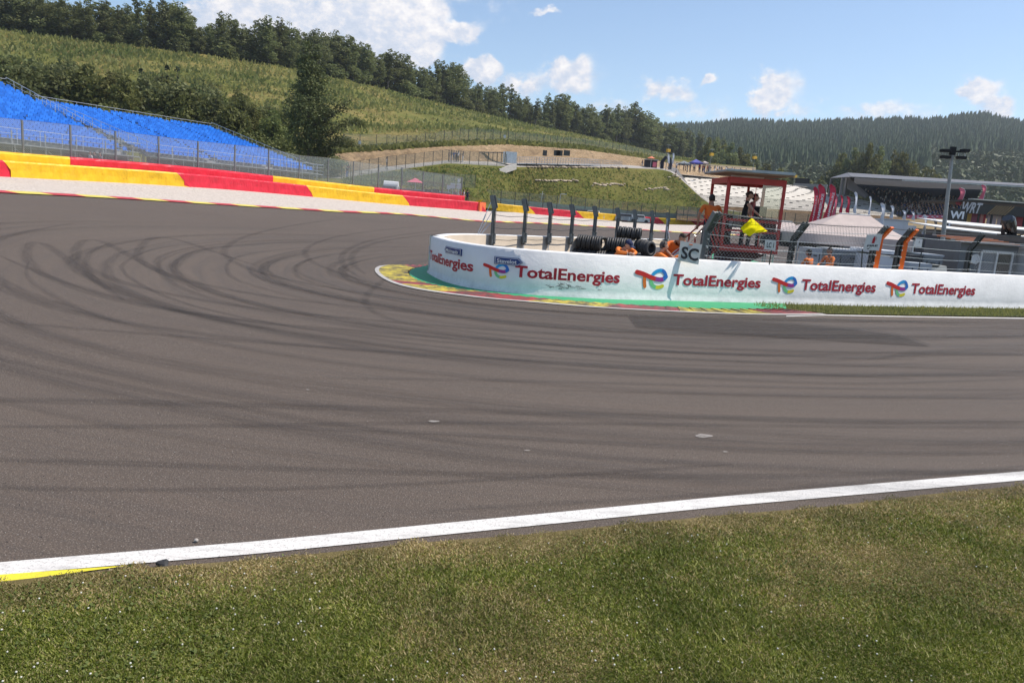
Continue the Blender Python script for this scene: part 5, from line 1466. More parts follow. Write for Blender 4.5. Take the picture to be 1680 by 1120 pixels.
def figure(pos, yaw, label, joints=None, top=M_or2, legs=M_navyc, skin=SKIN, sleeve='short', hair='short', hairm=None, fat=1.0, scale=1.0, cap=None, headset=False, hood=False, group=None, headdir=None, belt=True, detail=True, sleeveless=False):
    J = dict(BASE); J.update(joints or {}); J = {k: Vector(v) for k, v in J.items()}
    fw = Vector((0, 1, 0))
    J.setdefault('toL', J['anL'] + Vector((0, .15, -.05))); J.setdefault('toR', J['anR'] + Vector((0, .15, -.05)))
    V = [tuple(J[k]) for k in ORDER]; ix = {k: i for i, k in enumerate(ORDER)}
    R = dict(pelvis=(.145 * fat, .115 * fat), belly=(.14 * fat, .115 * fat), chest=(.155 * fat ** .5, .115 * fat ** .5), neck=.058, shL=.068, elL=.043, haL=.028, shR=.068, elR=.043, haR=.028,
             hiL=.088 * fat ** .5, knL=.062, anL=.042, hiR=.088 * fat ** .5, knR=.062, anR=.042, toL=.034, toR=.034)
    E = [('pelvis', 'belly'), ('belly', 'chest'), ('chest', 'neck'), ('chest', 'shL'), ('shL', 'elL'), ('elL', 'haL'), ('chest', 'shR'), ('shR', 'elR'), ('elR', 'haR'),
         ('pelvis', 'hiL'), ('hiL', 'knL'), ('knL', 'anL'), ('anL', 'toL'), ('pelvis', 'hiR'), ('hiR', 'knR'), ('knR', 'anR'), ('anR', 'toR')]
    vs, fs = skinmesh(V, [(ix[a], ix[b]) for a, b in E], [R[k] for k in ORDER], 2 if detail else 1)
    m = MB(); mats = [top, legs, skin, M_shoe]
    segs = [(J[a], J[b], a, b) for a, b in E]
    mi = []
    for f in fs:
        c = sum((Vector(vs[i]) for i in f), Vector()) / len(f); best = None
        for a, b, na, nb in segs:
            d = b - a; k = max(0, min(1, (c - a).dot(d) / d.dot(d))); dist = (c - a - d * k).length
            rr0 = R[na] if not isinstance(R[na], tuple) else R[na][0]; dist -= rr0 * .6
            if best is None or dist < best[0]: best = (dist, na, nb, k)
        _, na, nb, k = best
        if nb in ('elL', 'elR'): v = (0 if k < .75 else 2) if sleeve == 'short' else (2 if sleeve == 'none' and k > .12 else 0)
        elif nb in ('haL', 'haR'): v = 0 if sleeve == 'long' and k < .88 else 2
        elif nb == 'neck': v = 0 if k < .62 else 2
        elif nb in ('toL', 'toR'): v = 3
        elif nb in ('knL', 'knR', 'anL', 'anR', 'hiL', 'hiR'): v = 1
        elif nb == 'belly': v = 1 if k < .35 else 0
        else: v = 0
        mi.append(v)
    m.v = vs; m.f = fs; m.m = mi
    # head
    hd = (J['head'] - J['neck']).normalized(); look = Vector(headdir or (0, 1, 0)).normalized()
    right = look.cross(Vector((0, 0, 1)) if abs(look.z) < .9 else hd).normalized(); upv = right.cross(look).normalized()
    RH = Matrix((right, look, upv)).transposed(); hc = J['head']
    k0 = len(m.v); m.ell(hc, (.077, .098, .118), 16, 12, RH, 2)
    for i in range(k0, len(m.v)):
        l = RH.transposed() @ (Vector(m.v[i]) - hc)
        if l.z < -.02: l.x *= 1 - .35 * min(1, (-l.z - .02) / .1); l.y = l.y * (1 - .1 * (-l.z / .12)) + .012 * (-l.z / .12)
        if l.y > .07 and abs(l.x) < .02 and -.04 < l.z < .03: l.y += .02
        if l.y > .06 and .0 < l.z < .03 and .02 < abs(l.x) < .05: l.y -= .006
        m.v[i] = tuple(hc + RH @ l)
    m.cyl(J['neck'] - hd * .03, hc - upv * .05, .056, .05, 10, 2)
    m.ell(hc + RH @ Vector((0, .105, -.012)), (.013, .018, .024), 6, 5, RH, 2)
    for s_ in (-1, 1):
        m.ell(hc + RH @ Vector((s_ * .079, -.005, -.005)), (.012, .022, .033), 6, 5, RH, 2)
    m.mats = mats
    # hands
    for side, s_ in (('L', -1), ('R', 1)):
        w = J['ha' + side]; d = (w - J['el' + side]).normalized(); pd = d
        side_v = d.cross(Vector((0, 0, 1))).normalized() if abs(d.z) < .9 else Vector((0, 1, 0)).cross(d).normalized()
        nrm = side_v.cross(d).normalized(); Rm = Matrix((side_v, d, nrm)).transposed()
        m.ell(w + d * .055, (.04, .055, .018), 10, 8, Rm, 2)
        if detail:
            for q, (o_, ln) in enumerate(((-.030, .062), (-.010, .074), (.010, .070), (.029, .054))):
                b = w + d * .095 + side_v * o_; m.tube([b, b + d * ln * .5 - nrm * .012, b + d * ln * .85 - nrm * .035], [.0095, .0085, .006], 5, 2)
            b = w + d * .045 - side_v * s_ * .035; m.tube([b, b + d * .03 - side_v * s_ * .025 - nrm * .01, b + d * .055 - side_v * s_ * .03 - nrm * .02], [.012, .010, .007], 5, 2)
    RZ = Matrix.Rotation(yaw, 3, 'Z'); pos = Vector(pos)
    tr = lambda v: tuple(pos + RZ @ (Vector(v) * scale))
    root_loc = pos
    def fin(mb, name, mats_, parent=None):
        mb.v = [tr(v) for v in mb.v]; return mb.build(name, mats_, parent, smooth=True, loc=root_loc)
    body = fin(m, 'person', mats); tag(body, label, 'person', group)
    hm = MB()
    if detail:
        for s_ in (-1, 1): hm.ell(hc + RH @ Vector((s_ * .030, .092, .012)), (.010, .006, .006), 6, 5, RH)
        hm.box(hc + RH @ Vector((0, .097, -.052)), (.04, .008, .006), R=RH); fin(hm, 'face_features', mat('eye_dark', (.03, .02, .02), .4), body)
    if hair:
        hm = MB(); k0 = 0
        hm.ell(hc + RH @ Vector((0, -.012, .018)), (.086, .104, .116), 14, 10, RH)
        keep = []
        loc = [RH.transposed() @ (Vector(v) - hc) for v in hm.v]
        for f in hm.f:
            c = sum((loc[i] for i in f), Vector()) / len(f)
            if c.z > .045 or (c.y < -.0 and c.z > (-.07 if hair != 'long' else -.12)): keep.append(f)
        hm.f = keep; hm.m = [0] * len(keep)
        if hair == 'bun': hm.ell(hc + RH @ Vector((0, -.105, .01)), (.045, .04, .045), 8, 6, RH)
        if hair == 'long': hm.ell(hc + RH @ Vector((0, -.09, -.10)), (.07, .045, .13), 8, 6, RH)
        hm.v = [tuple(Vector(v) * 1.0 + Vector(noise.noise_vector(Vector(v) * 30)) * .004) for v in hm.v]
        fin(hm, 'hair', hairm or M_hairk, body)
    if cap:
        hm = MB(); hm.ell(hc + RH @ Vector((0, -.006, .05)), (.092, .108, .085), 14, 8, RH)
        hm.f = [f for f in hm.f if (RH.transposed() @ (sum((Vector(hm.v[i]) for i in f), Vector()) / len(f) - hc)).z > .035]; hm.m = [0] * len(hm.f)
        hm.box(hc + RH @ Vector((0, .14, .042)), (.13, .10, .012), R=RH); fin(hm, 'cap', cap, body)
    if headset:
        hm = MB()
        for s_ in (-1, 1): hm.cyl(hc + RH @ Vector((s_ * .075, 0, -.005)), hc + RH @ Vector((s_ * .105, 0, -.005)), .036, n=10)
        pts = [hc + RH @ Vector((math.cos(a) * .096, 0, .01 + math.sin(a) * .125)) for a in [PI * i / 10 for i in range(11)]]; hm.tube(pts, .009, 5)
        hm.tube([hc + RH @ Vector((-.09, .02, -.02)), hc + RH @ Vector((-.08, .09, -.06)), hc + RH @ Vector((-.03, .115, -.06))], .005, 4); fin(hm, 'headset', M_blk, body)
    return body
def yaw_to(v): return math.atan2(-v[0], v[1])
# ================================================================== APEX ENCLOSURE
M_gp = mat('grey_post', (0.16, 0.17, 0.17), .5, .4, var=.08)
M_cable = mat('steel_cable', (0.12, 0.12, 0.12), .5, .6, var=.05); M_bright = mat('bright_fitting', (.6, .6, .6), .35, .7, var=.05)
BP = [(793, 403, 321), (844.5, 401, 327), (888.6, 401, 332), (927.5, 401, 335.5), (964.5, 398, 338.5), (997.5, 396, 341.5), (1027.5, 394, 344.5), (1055.5, 397, 346), (1082, 403, 349)]
tops = []
def wall_back_at(px):
    best = min(range(TIPI + 4, len(WALL)), key=lambda i: abs(proj((WALL[i].x, WALL[i].y, WH))[0] - px)); return WALL[best], wall_at(WS[best])
for q, (px, pb, pt) in enumerate(BP):
    w, (_, nn, dd) = wall_back_at(px); b = w - nn * .36
    zb = zat(b.x, b.y, pb); zt = zat(b.x, b.y, pt)
    r = empty('fence_post', (b.x, b.y, zb), f'{ordw(q + 1)} bent grey fence post from the left on the rear apex wall', 'fence post', 'bent posts on the apex wall')
    kink = zt - .40; inn = nn * .0; lean = nn * .10 - dd * .05
    m = MB(); up = Vector((0, 0, 1)); bb = Vector((b.x, b.y, zb)); kk = Vector((b.x, b.y, kink)); tt = Vector((b.x, b.y, zt)) + lean
    for s_ in (-.055, .055): m.beam(bb + dd * s_, kk + dd * s_, .02, .14); m.beam(kk + dd * s_, tt + dd * s_, .02, .13)
    m.beam(bb + nn * .05, kk + nn * .05, .11, .02); m.beam(kk + nn * .05, tt + nn * .05, .11, .02)
    m.build('upright', M_gp, r)
    m = MB(); m.box(bb + Vector((0, 0, .22)), (.20, .06, .34), yaw_to(nn)); m.cyl(bb + Vector((0, 0, .38)) - nn * .1, bb + Vector((0, 0, .38)) + nn * .12, .02); m.cyl(bb + Vector((0, 0, .1)) - nn * .1, bb + Vector((0, 0, .1)) + nn * .12, .02)
    m.build('bracket', M_gp, r)
    m = MB(); m.cyl(bb, bb - Vector((0, 0, .22)) - dd * .03, .014, n=5); m.build('tie_rod', M_bright, r)
    tops.append((tt, kk, bb, nn, dd))
r = empty('cable_run', tops[0][2], 'steel cables strung between the bent posts and anchored down at their left end', 'cables')
for t in (.08, .38, .64, .88):
    m = MB()
    P = [b.lerp(tt, 1 - t) for tt, kk, b, nn, dd in tops]
    for a, c in zip(P, P[1:]):
        md = a.lerp(c, .5) - Vector((0, 0, .04)); m.tube([a, md, c], .011, 4)
    m.build('cable', M_cable, r)
m = MB(); tt, kk, bb, nn, dd = tops[0]
for z, dx in ((.95, .45), (.7, .38), (.5, .3)):
    a = bb.lerp(tt, z); c = W(773 + dx * 8, 401, a.y - .4); m.cyl(a, c, .012, n=4); m.cyl(a.lerp(c, .35), a.lerp(c, .5), .022, n=6)
tt, kk, bb, nn, dd = tops[-1]
for z, dx in ((.95, 0), (.6, 5)):
    a = bb.lerp(tt, z); c = W(1094 + dx, 392, a.y - .3); m.cyl(a, c, .012, n=4); m.cyl(a.lerp(c, .5), a.lerp(c, .65), .022, n=6)
m.build('anchor_cable', M_bright, r)
# low white concrete block closing the enclosure
a = W(1069, 406, 31); c = W(1110, 408, 24.5); m = MB(); top = W(1069, 405, 31).z
za = zat(a.x, a.y, 405); zc = zat(c.x, c.y, 407)
M_wblock = mat('white_block', (.66, .65, .63), .7, var=.06, bump=.3)
dv = (c - a); dv.z = 0; dv.normalize(); nv = Vector((-dv.y, dv.x, 0))
m.add([(a.x, a.y, 0), (c.x, c.y, 0), (c.x, c.y, zc), (a.x, a.y, za)] + [(a.x + nv.x * .4, a.y + nv.y * .4, 0), (c.x + nv.x * .4, c.y + nv.y * .4, 0), (c.x + nv.x * .4, c.y + nv.y * .4, zc), (a.x + nv.x * .4, a.y + nv.y * .4, za)],
      [(0, 1, 2, 3), (3, 2, 6, 7), (5, 4, 7, 6), (0, 3, 7, 4), (1, 5, 6, 2)])
tag(m.build('concrete_block', M_wblock, loc=(a.x, a.y, 0)), 'white concrete block wall behind the crouching marshal', 'concrete block')
# tyres
def rubber():
    m, t, b = principled('tyre_rubber'); pos = t.new('ShaderNodeTexCoord').outputs['Object']
    c = t.ramp(t.noise(pos, 6, 4), [(0.3, (0.018, 0.017, 0.017)), (0.8, (0.045, 0.043, 0.042))]); t.put(b.inputs['Base Color'], c); b.inputs['Roughness'].default_value = .55
    return m
M_tyre = rubber()
def tyre_geo(m, D, w):
    R = D / 2; prof = [(-w / 2, R * .62), (-w / 2 * 1.0, R * .80), (-w / 2 * .88, R * .94), (-w / 2 * .7, R), (-w * .12, R * 1.0), (-w * .10, R * .975), (w * .10, R * .975), (w * .12, R), (w / 2 * .7, R), (w / 2 * .88, R * .94), (w / 2, R * .80), (w / 2, R * .62), (w / 2 * .8, R * .64), (-w / 2 * .8, R * .64)]
    n = 24; k = len(prof); vs = [(x, r * math.cos(2 * PI * i / n), r * math.sin(2 * PI * i / n)) for i in range(n) for x, r in prof]
    m.add(vs, [(i * k + j, i * k + (j + 1) % k, ((i + 1) % n) * k + (j + 1) % k, ((i + 1) % n) * k + j) for i in range(n) for j in range(k)])
tm = MB(); tyre_geo(tm, .56, .175); ty0 = tm.build('tyre', M_tyre, smooth=True); first = [True]
def put_tyre(p, rz, label, s=1.0):
    o = ty0 if first[0] else ty0.copy()
    if not first[0]: COL.objects.link(o)
    first[0] = False; o.location = p; o.rotation_euler = (rs.uniform(0, 6), 0, rz); o.scale = (1, s, s)
    # rotate about own axis is baked through X
    return tag(o, label, 'tyre', 'tyres stacked inside the apex wall')
Yt = 28.0
def tyre_row(pxa, n, cz, rz, rowname, Y=Yt, D=1):
    a = W(pxa, 405, Y); d = Vector((math.cos(rz), math.sin(rz), 0))
    for k in range(n):
        p = a + d * (k * .178); put_tyre((p.x, p.y, G(p.x, p.y) + cz + rs.uniform(-.008, .008)), rz + rs.uniform(-.03, .03), f'{ordw(k + 1)} tyre from the left in the {rowname}', D)
tyre_row(951, 5, .80, -.28, 'upper left tyre bundle'); tyre_row(988, 1, .80, -.95, 'gap between the upper bundles'); tyre_row(999, 5, .80, -.28, 'upper middle tyre bundle')
tyre_row(945, 7, .29, -.28, 'lower left tyre bundle'); tyre_row(990, 9, .29, -.28, 'lower middle tyre bundle')
tyre_row(1049, 2, .80, -.9, 'upper right end bundle', 28.6); tyre_row(1060, 2, .80, -.9, 'right-hand end bundle', 27.6); tyre_row(1051, 3, .29, -.9, 'lower right end bundle', 28.2)
# long stack lying on top wrapped as one roll
rl_ = W(1015, 392, 28.9); d = Vector((math.cos(-.28), math.sin(-.28), 0))
for k in range(5):
    p = rl_ + d * (k * .19); put_tyre((p.x, p.y, G(p.x, p.y) + 1.24), -.28, f'{ordw(k + 1)} tyre from the left in the roll on top of the stack', .86)

# ================================================================== RIGHT-HAND DEBRIS FENCE ON THE WALL
M_og = mat('orange_paint', (0.88, 0.15, 0.01), .5, var=.06); M_dk = mat('dark_post', (0.07, 0.078, 0.075), .5, .3, var=.1)
def fpost(px, pb, ptx, pt, mats_, label, w=.13, kinkf=.62, col2=None, behind=.34):
    s = s_at(px, 1.0); p, nn, dd = wall_at(s); dd = -dd            # dd to image right
    b = p - nn * behind; zb = 0.35; Hd = 0
    # height so that top row matches
    ztop = zat(b.x, b.y, pt)
    kink = WH + (ztop - WH) * kinkf
    ov = nn * .28 if ztop - WH > .6 else nn * .1
    # horizontal shift so that the top lands at ptx
    e = ptx - proj((b + ov)[:2] + (ztop,))[0] if False else 0
    t = Vector((b.x, b.y, ztop)) + ov; dpx = ptx - proj(t)[0]; t = t + dd * (dpx / FPX * b.y)
    bb = Vector((b.x, b.y, zb)); kk = bb.lerp(Vector((t.x, t.y, ztop)), 0); kk = Vector((b.x, b.y, kink)) + (t - Vector((b.x, b.y, ztop)) - ov) * .55
    r = empty('fence_post', bb, label, 'fence post', None)
    m = MB(); m.beam(bb - nn * 0, kk, w, .05); m.beam(kk, t, w, .05)
    for s_ in (-w / 2, w / 2): m.beam(bb + dd * s_ + nn * .05, kk + dd * s_ + nn * .05, .02, .12); m.beam(kk + dd * s_ + nn * .05, t + dd * s_ + nn * .05, .02, .12)
    m.build('upright', mats_, r)
    if col2:
        m = MB(); o_ = dd * (w / 2 + .07) + nn * .10; m.beam(bb + o_, kk + o_, .15, .05); m.beam(kk + o_, t + o_, .15, .05); m.build('painted_face', col2, r)
    m = MB()
    for k in range(1, 7):
        c = bb.lerp(kk, k / 7); m.cyl(c + nn * .1, c + nn * .16, .02, n=6)
    m.build('bolt', M_bright, r)
    return bb, kk, t, nn, dd
fps = []
fps.append(fpost(1163, 430, 1176, 347, M_gp, 'thick grey bent fence post to the right of the orange marshals', .19, .6))
fps.append(fpost(1305, 437, 1323, 364, M_dk, 'dark bent fence post left of the seated marshals', .11, .6))
fps.append(fpost(1440, 443, 1455, 371, M_dk, 'left orange-faced fence post beside the fire board', .12, .68, M_og))
fps.append(fpost(1482, 445, 1496, 375, M_dk, 'right orange-faced fence post before the white cart', .12, .66, M_og))
fps.append(fpost(1599, 450, 1612, 382, M_dk, 'dark bent fence post before the grey cabin', .11, .6))
fps.append(fpost(1745, 455, 1762, 388, M_dk, 'dark fence post past the grey cabin', .11, .6))
fr = empty('fence_wire', fps[0][0], 'chain-link netting and tension wires along the top of the white wall', 'fence netting')
for t_ in (0.98, .80, .55, .30, .08):
    m = MB()
    for A_, B_ in zip(fps, fps[1:]):
        if t_ == .98 and False: continue
        def pt(F): 
            bb, kk, tt, nn, dd = F; base_ = Vector((bb.x, bb.y, WH)) + nn * .1; L1 = kk - base_
            return (base_.lerp(kk + nn * .1, t_ / .62) if t_ < .62 else (kk + nn * .1).lerp(tt + nn * .1, (t_ - .62) / .38))
        a, b = pt(A_), pt(B_); m.tube([a, a.lerp(b, .33) - Vector((0, 0, .02)), a.lerp(b, .66) - Vector((0, 0, .02)), b], .009 if t_ < .9 else .013, 4)
    m.build('tension_wire', M_cable if t_ > .9 else M_bright, fr)
M_wire = mat('mesh_wire', (0.34, 0.35, 0.34), .45, .5, var=.05)
def chain(A_, B_, f0, f1, cell=.085, wr=.0032, cut=.97):
    a0 = Vector((A_[0].x, A_[0].y, WH + .02)) + A_[3] * .12; b0 = Vector((B_[0].x, B_[0].y, WH + .02)) + B_[3] * .12
    ak = A_[1] + A_[3] * .12; bk = B_[1] + B_[3] * .12; at = A_[2] + A_[3] * .12; bt = B_[2] + B_[3] * .12
    L = (b0 - a0).length; Hk = (ak - a0).length; Ht_ = Hk + (at - ak).length
    def P(x, y):
        u = x / L
        if y < Hk: return a0.lerp(b0, u).lerp(ak.lerp(bk, u), y / Hk)
        return ak.lerp(bk, u).lerp(at.lerp(bt, u), (y - Hk) / (Ht_ - Hk))
    Ht_ *= cut; m = MB(); m_ = MB()
    for s_ in (1, -1):
        x = -Ht_ if s_ > 0 else 0
        while x < (L if s_ > 0 else L + Ht_):
            pts = []
            ys = [Ht_ * k / 8 for k in range(9)]
            seg = [(x + s_ * y, y) for y in ys]
            # clip
            if s_ > 0: ya, yb = max(0, f0 * L - x), min(Ht_, f1 * L - x)
            else: ya, yb = max(0, x - f1 * L), min(Ht_, x - f0 * L)
            if yb > ya + .02:
                ks = sorted([ya, yb] + ([Hk] if ya < Hk < yb else []))
                m.tube([P(x + s_ * y, y) for y in ks], wr, 3)
            x += cell * 1.25
    return m
chain(fps[0], fps[1], 0, 1).build('chain_link', M_wire, fr)
chain(fps[1], fps[2], 0, 1).build('chain_link', M_wire, fr)
chain(fps[4], fps[5], .05, 1, .1, .0042, .55).build('chain_link', M_wire, fr)
# turnbuckle braces at the thick post
m = MB(); F = fps[0]
for (x0, y0, x1, y1) in ((1141, 392, 1168, 362), (1150, 402, 1164, 391), (1128, 399, 1160, 366)):
    a, b = W(x0, y0, 19.5), W(x1, y1, F[0].y); m.cyl(a, b, .014, n=5); m.cyl(a.lerp(b, .1), a.lerp(b, .4), .028, n=6)
tag(m.build('turnbuckle', M_bright, loc=F[0]), 'bright turnbuckle braces running down left from the thick grey post', 'turnbuckles')

# boards on the fence
M_bw = mat('board_grey_white', (0.62, 0.62, 0.60), .6, var=.06, dirt=.08); M_ink = mat('black_letter', (0.012, 0.012, 0.014), .5)
M_rsign = mat('sign_red', (0.42, 0.01, 0.02), .5)
def board(name, corners, Y, th, label, parts, cat='sign', pm=None):
    P = [W(px, py, Y if not isinstance(Y, (list, tuple)) else Y[i]) for i, (px, py) in enumerate(corners)]   # TL TR BR BL
    ctr = sum(P, Vector()) / 4; r = empty(name, P[3], label, cat)
    x = (P[1] - P[0]).normalized(); up = (P[0] - P[3]).normalized(); n = up.cross(x).normalized() * -1
    if n.y > 0: n = -n
    m = MB(); m.add([p for p in P] + [p - n * th for p in P], [(0, 1, 2, 3), (7, 6, 5, 4), (0, 4, 5, 1), (1, 5, 6, 2), (2, 6, 7, 3), (3, 7, 4, 0)]); m.build('panel', pm or M_bw, r)
    W_ = (P[1] - P[0]).length; H_ = (P[0] - P[3]).length
    parts(r, ctr + n * .006, x, up, W_, H_)
    return r
def lc(r, c, x, u, w, h):
    m = MB(); text_on(m, 'LC 1', c, x, u, width=w * .66, height=h * .52, bold=.02); m.build('lettering', M_ink, r)
pl_, nnl, ddl = wall_at(s_at(1262, 1.0)); YFL = wall_at(s_at(1238, 1.0))[0].y - .16; Yl = pl_.y - .52
board('location_board', [(1256, 393), (1273.5, 394.5), (1272, 411), (1254, 409)], Yl, .02, 'small white board reading LC 1 below the flag booth', lc)
m = MB(); a, b = W(1268, 396, Yl + .05), W(1262, 434, Yl + .15); m.cyl(a, b, .016); tag(m.build('board_pole', M_dk, loc=b), 'thin dark pole carrying the small LC 1 board', 'pole')
def fire(r, c, x, u, w, h):
    m = MB(); text_on(m, 'FIRE', c - u * h * .22 + x * w * .02, x, u, width=w * .70, height=h * .13, bold=.03)
    a = c - u * h * .40 - x * w * .20; m.add([a - x * w * .04 - u * .02 * h, a + x * w * .10 + u * h * .06, a + x * w * .12 + u * h * .04, a + u * -.045 * h], [(0, 1, 2, 3)])
    m.add([a - x * w * .09 - u * h * .05, a - x * w * .02 + u * h * .03, a + x * w * .05 - u * h * .05], [(0, 1, 2)]); m.build('lettering', M_ink, r)
    m = MB(); e = c + u * h * .14; 
    body = [(-.08, -.20), (.10, -.20), (.10, .10), (.07, .16), (-.05, .16), (-.08, .10)]; m.add([e + x * w * a_ + u * h * b_ for a_, b_ in body], [tuple(range(6))])
    m.add([e + x * w * a_ + u * h * b_ for a_, b_ in [(-.03, .16), (.05, .16), (.05, .24), (-.06, .24)]], [(0, 1, 2, 3)])
    hp = [(.06, .22), (.15, .20), (.17, .08), (.15, -.02), (.135, -.02), (.15, .08), (.135, .18), (.06, .20)]; m.add([e + x * w * a_ + u * h * b_ for a_, b_ in hp], [(0, 1, 2, 6, 7), (2, 3, 4, 5, 6)])
    m.build('extinguisher_symbol', M_rsign, r)
Yf = wall_at(s_at(1430, 1.0))[0].y - .05
board('fire_board', [(1423, 385), (1448, 384.5), (1442, 411.5), (1416, 409.5)], Yf, .025, 'grey board reading FIRE with a red extinguisher symbol', fire)
m = MB(); a, b = W(1415, 409, Yf + .1), W(1413, 441, Yf + .2); m.cyl(a, b, .018); tag(m.build('board_pole', M_dk, loc=b), 'dark pole below the grey fire board', 'pole')
m = MB(); a, b = W(1517, 378, 24.5), W(1507, 446, 24.5); m.cyl(a, b, .018); tag(m.build('board_pole', M_dk, loc=b), 'thin dark pole between the right orange post and the lamp mast', 'pole')
def one(r, c, x, u, w, h):
    m = MB(); text_on(m, '1', c + u * h * .1, x, u, height=h * .3, bold=.01); m.build('lettering', M_ink, r)
board('number_board', [(1503, 391), (1515, 392.5), (1513, 406), (1500, 404.5)], 26.5, .02, 'small grey board with a faint number right of the orange posts', one)
# SC board
def scb(r, c, x, u, w, h):
    m = MB(); text_on(m, 'SC', c - u * h * .05 + x * w * .01, x, u, width=w * .80, height=h * .60, bold=.028); m.build('lettering', M_ink, r)
    m = MB(); m.box(c + u * h * .40, (w * .16, .012, h * .045), R=Matrix((x, u.cross(x), u)).transposed()); m.build('handle_slot', M_or2, r)
psc, nsc_, dsc = wall_at(s_at(1130, 1.0)); Ysc = psc.y - .10
board('safety_car_board', [(1116.7, 394.8), (1152, 401), (1145.7, 434), (1112.5, 427)], [Ysc + .02, Ysc + .02, Ysc - .06, Ysc - .06], .02, 'square grey-white board with black letters SC held over the wall', scb, pm=mat('board_shade_grey', (.46, .46, .45), .6, var=.05))  # panel grey darker than the other boards: its shade is put into the colour

# ================================================================== MARSHALS AT THE WALL
def behind(px, d):
    p, nn, dd = wall_at(s_at(px, 1.0)); return p - nn * d, nn, -dd
M_capn = mat('navy_cap', (0.012, 0.02, 0.07), .8, bump=.2)
p, nn, dd = behind(1040, .78)
figure(p, yaw_to(nn), 'person in orange overalls and navy cap leaning on the wall beside the tyres',
       dict(pelvis=(0, -.12, .86), belly=(0, .02, .95), chest=(0, .22, 1.10), neck=(0, .34, 1.22), head=(-.03, .43, 1.30), shL=(-.17, .28, 1.20), elL=(-.25, .46, 1.13), haL=(-.08, .60, 1.115), shR=(.17, .28, 1.20), elR=(.25, .44, 1.13), haR=(.07, .62, 1.125),
            hiL=(-.1, -.12, .83), knL=(-.11, -.02, .46), anL=(-.11, -.14, .09), hiR=(.1, -.12, .83), knR=(.11, -.04, .46), anR=(.12, -.1, .09)), top=M_or, legs=M_or, sleeve='long', cap=M_capn, headdir=(-.15, .8, -.42), fat=1.0)
p, nn, dd = behind(1101, .62)
figure(p, yaw_to(dd * .86 + nn * .5), 'person in orange overalls with headset crouching and holding the SC board',
       dict(pelvis=(0, -.14, .72), belly=(0, -.08, .84), chest=(0, .02, 1.03), neck=(0, .10, 1.18), head=(0, .14, 1.32), shL=(-.18, .03, 1.12), elL=(-.22, .26, .98), haL=(-.12, .44, 1.08), shR=(.18, .05, 1.12), elR=(.17, .32, .98), haR=(.14, .52, 1.13),
            hiL=(-.1, -.12, .70), knL=(-.12, .28, .50), anL=(-.12, .0, .09), hiR=(.1, -.12, .70), knR=(.12, .28, .50), anR=(.12, .0, .09)), top=M_or, legs=M_or, sleeve='long', skin=SKIN, headset=True, hairm=mat('grey_hair', (.10, .08, .07), .7), headdir=(.1, .9, -.15))
p, nn, dd = behind(1134, .85)
figure(p, yaw_to(nn - dd * .12), 'person in orange t-shirt with wavy hair bending over the SC board',
       dict(pelvis=(.10, -.25, 1.02), belly=(.08, -.10, 1.16), chest=(.04, .12, 1.34), neck=(.0, .28, 1.46), head=(-.04, .38, 1.55), shL=(-.19, .20, 1.44), elL=(-.36, .42, 1.26), haL=(-.20, .66, 1.42), shR=(.22, .16, 1.42), elR=(.37, .30, 1.24), haR=(.33, .58, 1.12),
            hiL=(-.02, -.25, .98), knL=(-.06, -.08, .55), anL=(-.06, -.28, .16), hiR=(.18, -.25, .98), knR=(.2, -.08, .55), anR=(.2, -.26, .16)), top=M_or2, hairm=M_hairb, hair='short', headdir=(-.1, .75, -.45), skin=SKIND)
for o in (COL.objects[-1],): pass
# platform for the bending marshal's feet and the standing marshal's steps are part of the booth stairs
# ================================================================== FLAG BOOTH
M_br = mat('booth_red', (0.46, 0.045, 0.035), .5, var=.1, dirt=.1); M_brd = mat('booth_dark_red', (0.07, 0.022, 0.018), .7, var=.2); M_roofu = mat('roof_ply', (0.34, 0.22, 0.14), .8, var=.1)
YB = 20.9; FZ = zat(*(W(1230, 410, YB))[:2], 411)
def B(px, py, Y=YB): return W(px, py, Y)
fl_ = B(1182, 411); frr = B(1273, 411); 
xb = (frr - fl_); xb.z = 0; wB = xb.length; xb.normalize(); yb_ = Vector((-xb.y, xb.x, 0)); DB = 1.75
o0 = Vector((fl_.x, fl_.y, 0)); g0 = G(o0.x, o0.y)
def bp_(u, v, z): return o0 + xb * (u * wB) + yb_ * (v * DB) + Vector((0, 0, z))
r = empty('flag_booth', (o0.x, o0.y, g0), 'red steel marshal booth on a pillar with flat roof and mesh rails', 'booth')
zr = zat(o0.x, o0.y, 293); zr2 = zat(frr.x, frr.y, 303); zrail = zat(o0.x, o0.y, 357); 
ztop_ = (zr + zr2) / 2
for (u, v) in ((0, 0), (1, 0), (0, 1), (1, 1)):
    m = MB(); q = bp_(u, v, 0); zt = ztop_; m.beam(q + Vector((0, 0, FZ - .05)), q + Vector((0, 0, zt)), .075, .075); m.build('post', M_br, r)
m = MB()
for (a, b) in (((0, 0), (1, 0)), ((1, 0), (1, 1)), ((0, 1), (1, 1)), ((0, 0), (0, 1))):
    m.beam(bp_(*a, ztop_), bp_(*b, ztop_), .09, .16)
m.build('head_frame', M_br, r)
m = MB(); e = .22
c = [bp_(-.13, -.22, ztop_ + .20), bp_(1.07, -.22, ztop_ + .20), bp_(1.07, 1.2, ztop_ + .24), bp_(-.13, 1.2, ztop_ + .24)]
m.slab(c, .03); m.build('roof_underside', M_roofu, r)
m = MB(); c = [v + Vector((0, 0, .045)) for v in c]; m.slab(c, .04)
m.beam(c[0] + xb * .7, c[1], .05, .07); m.beam(c[0], c[0] + xb * .7, .05, .04, 0); m.build('roof', mat('roof_sheet', (.42, .45, .46), .5, .4), r)
m = MB(); m.box(bp_(.42, .3, ztop_ + .13), (.9, .12, .05), yaw_to(yb_)); m.build('tube_lamp', mat('lamp_white', (.75, .75, .73), .4), r)
m = MB()
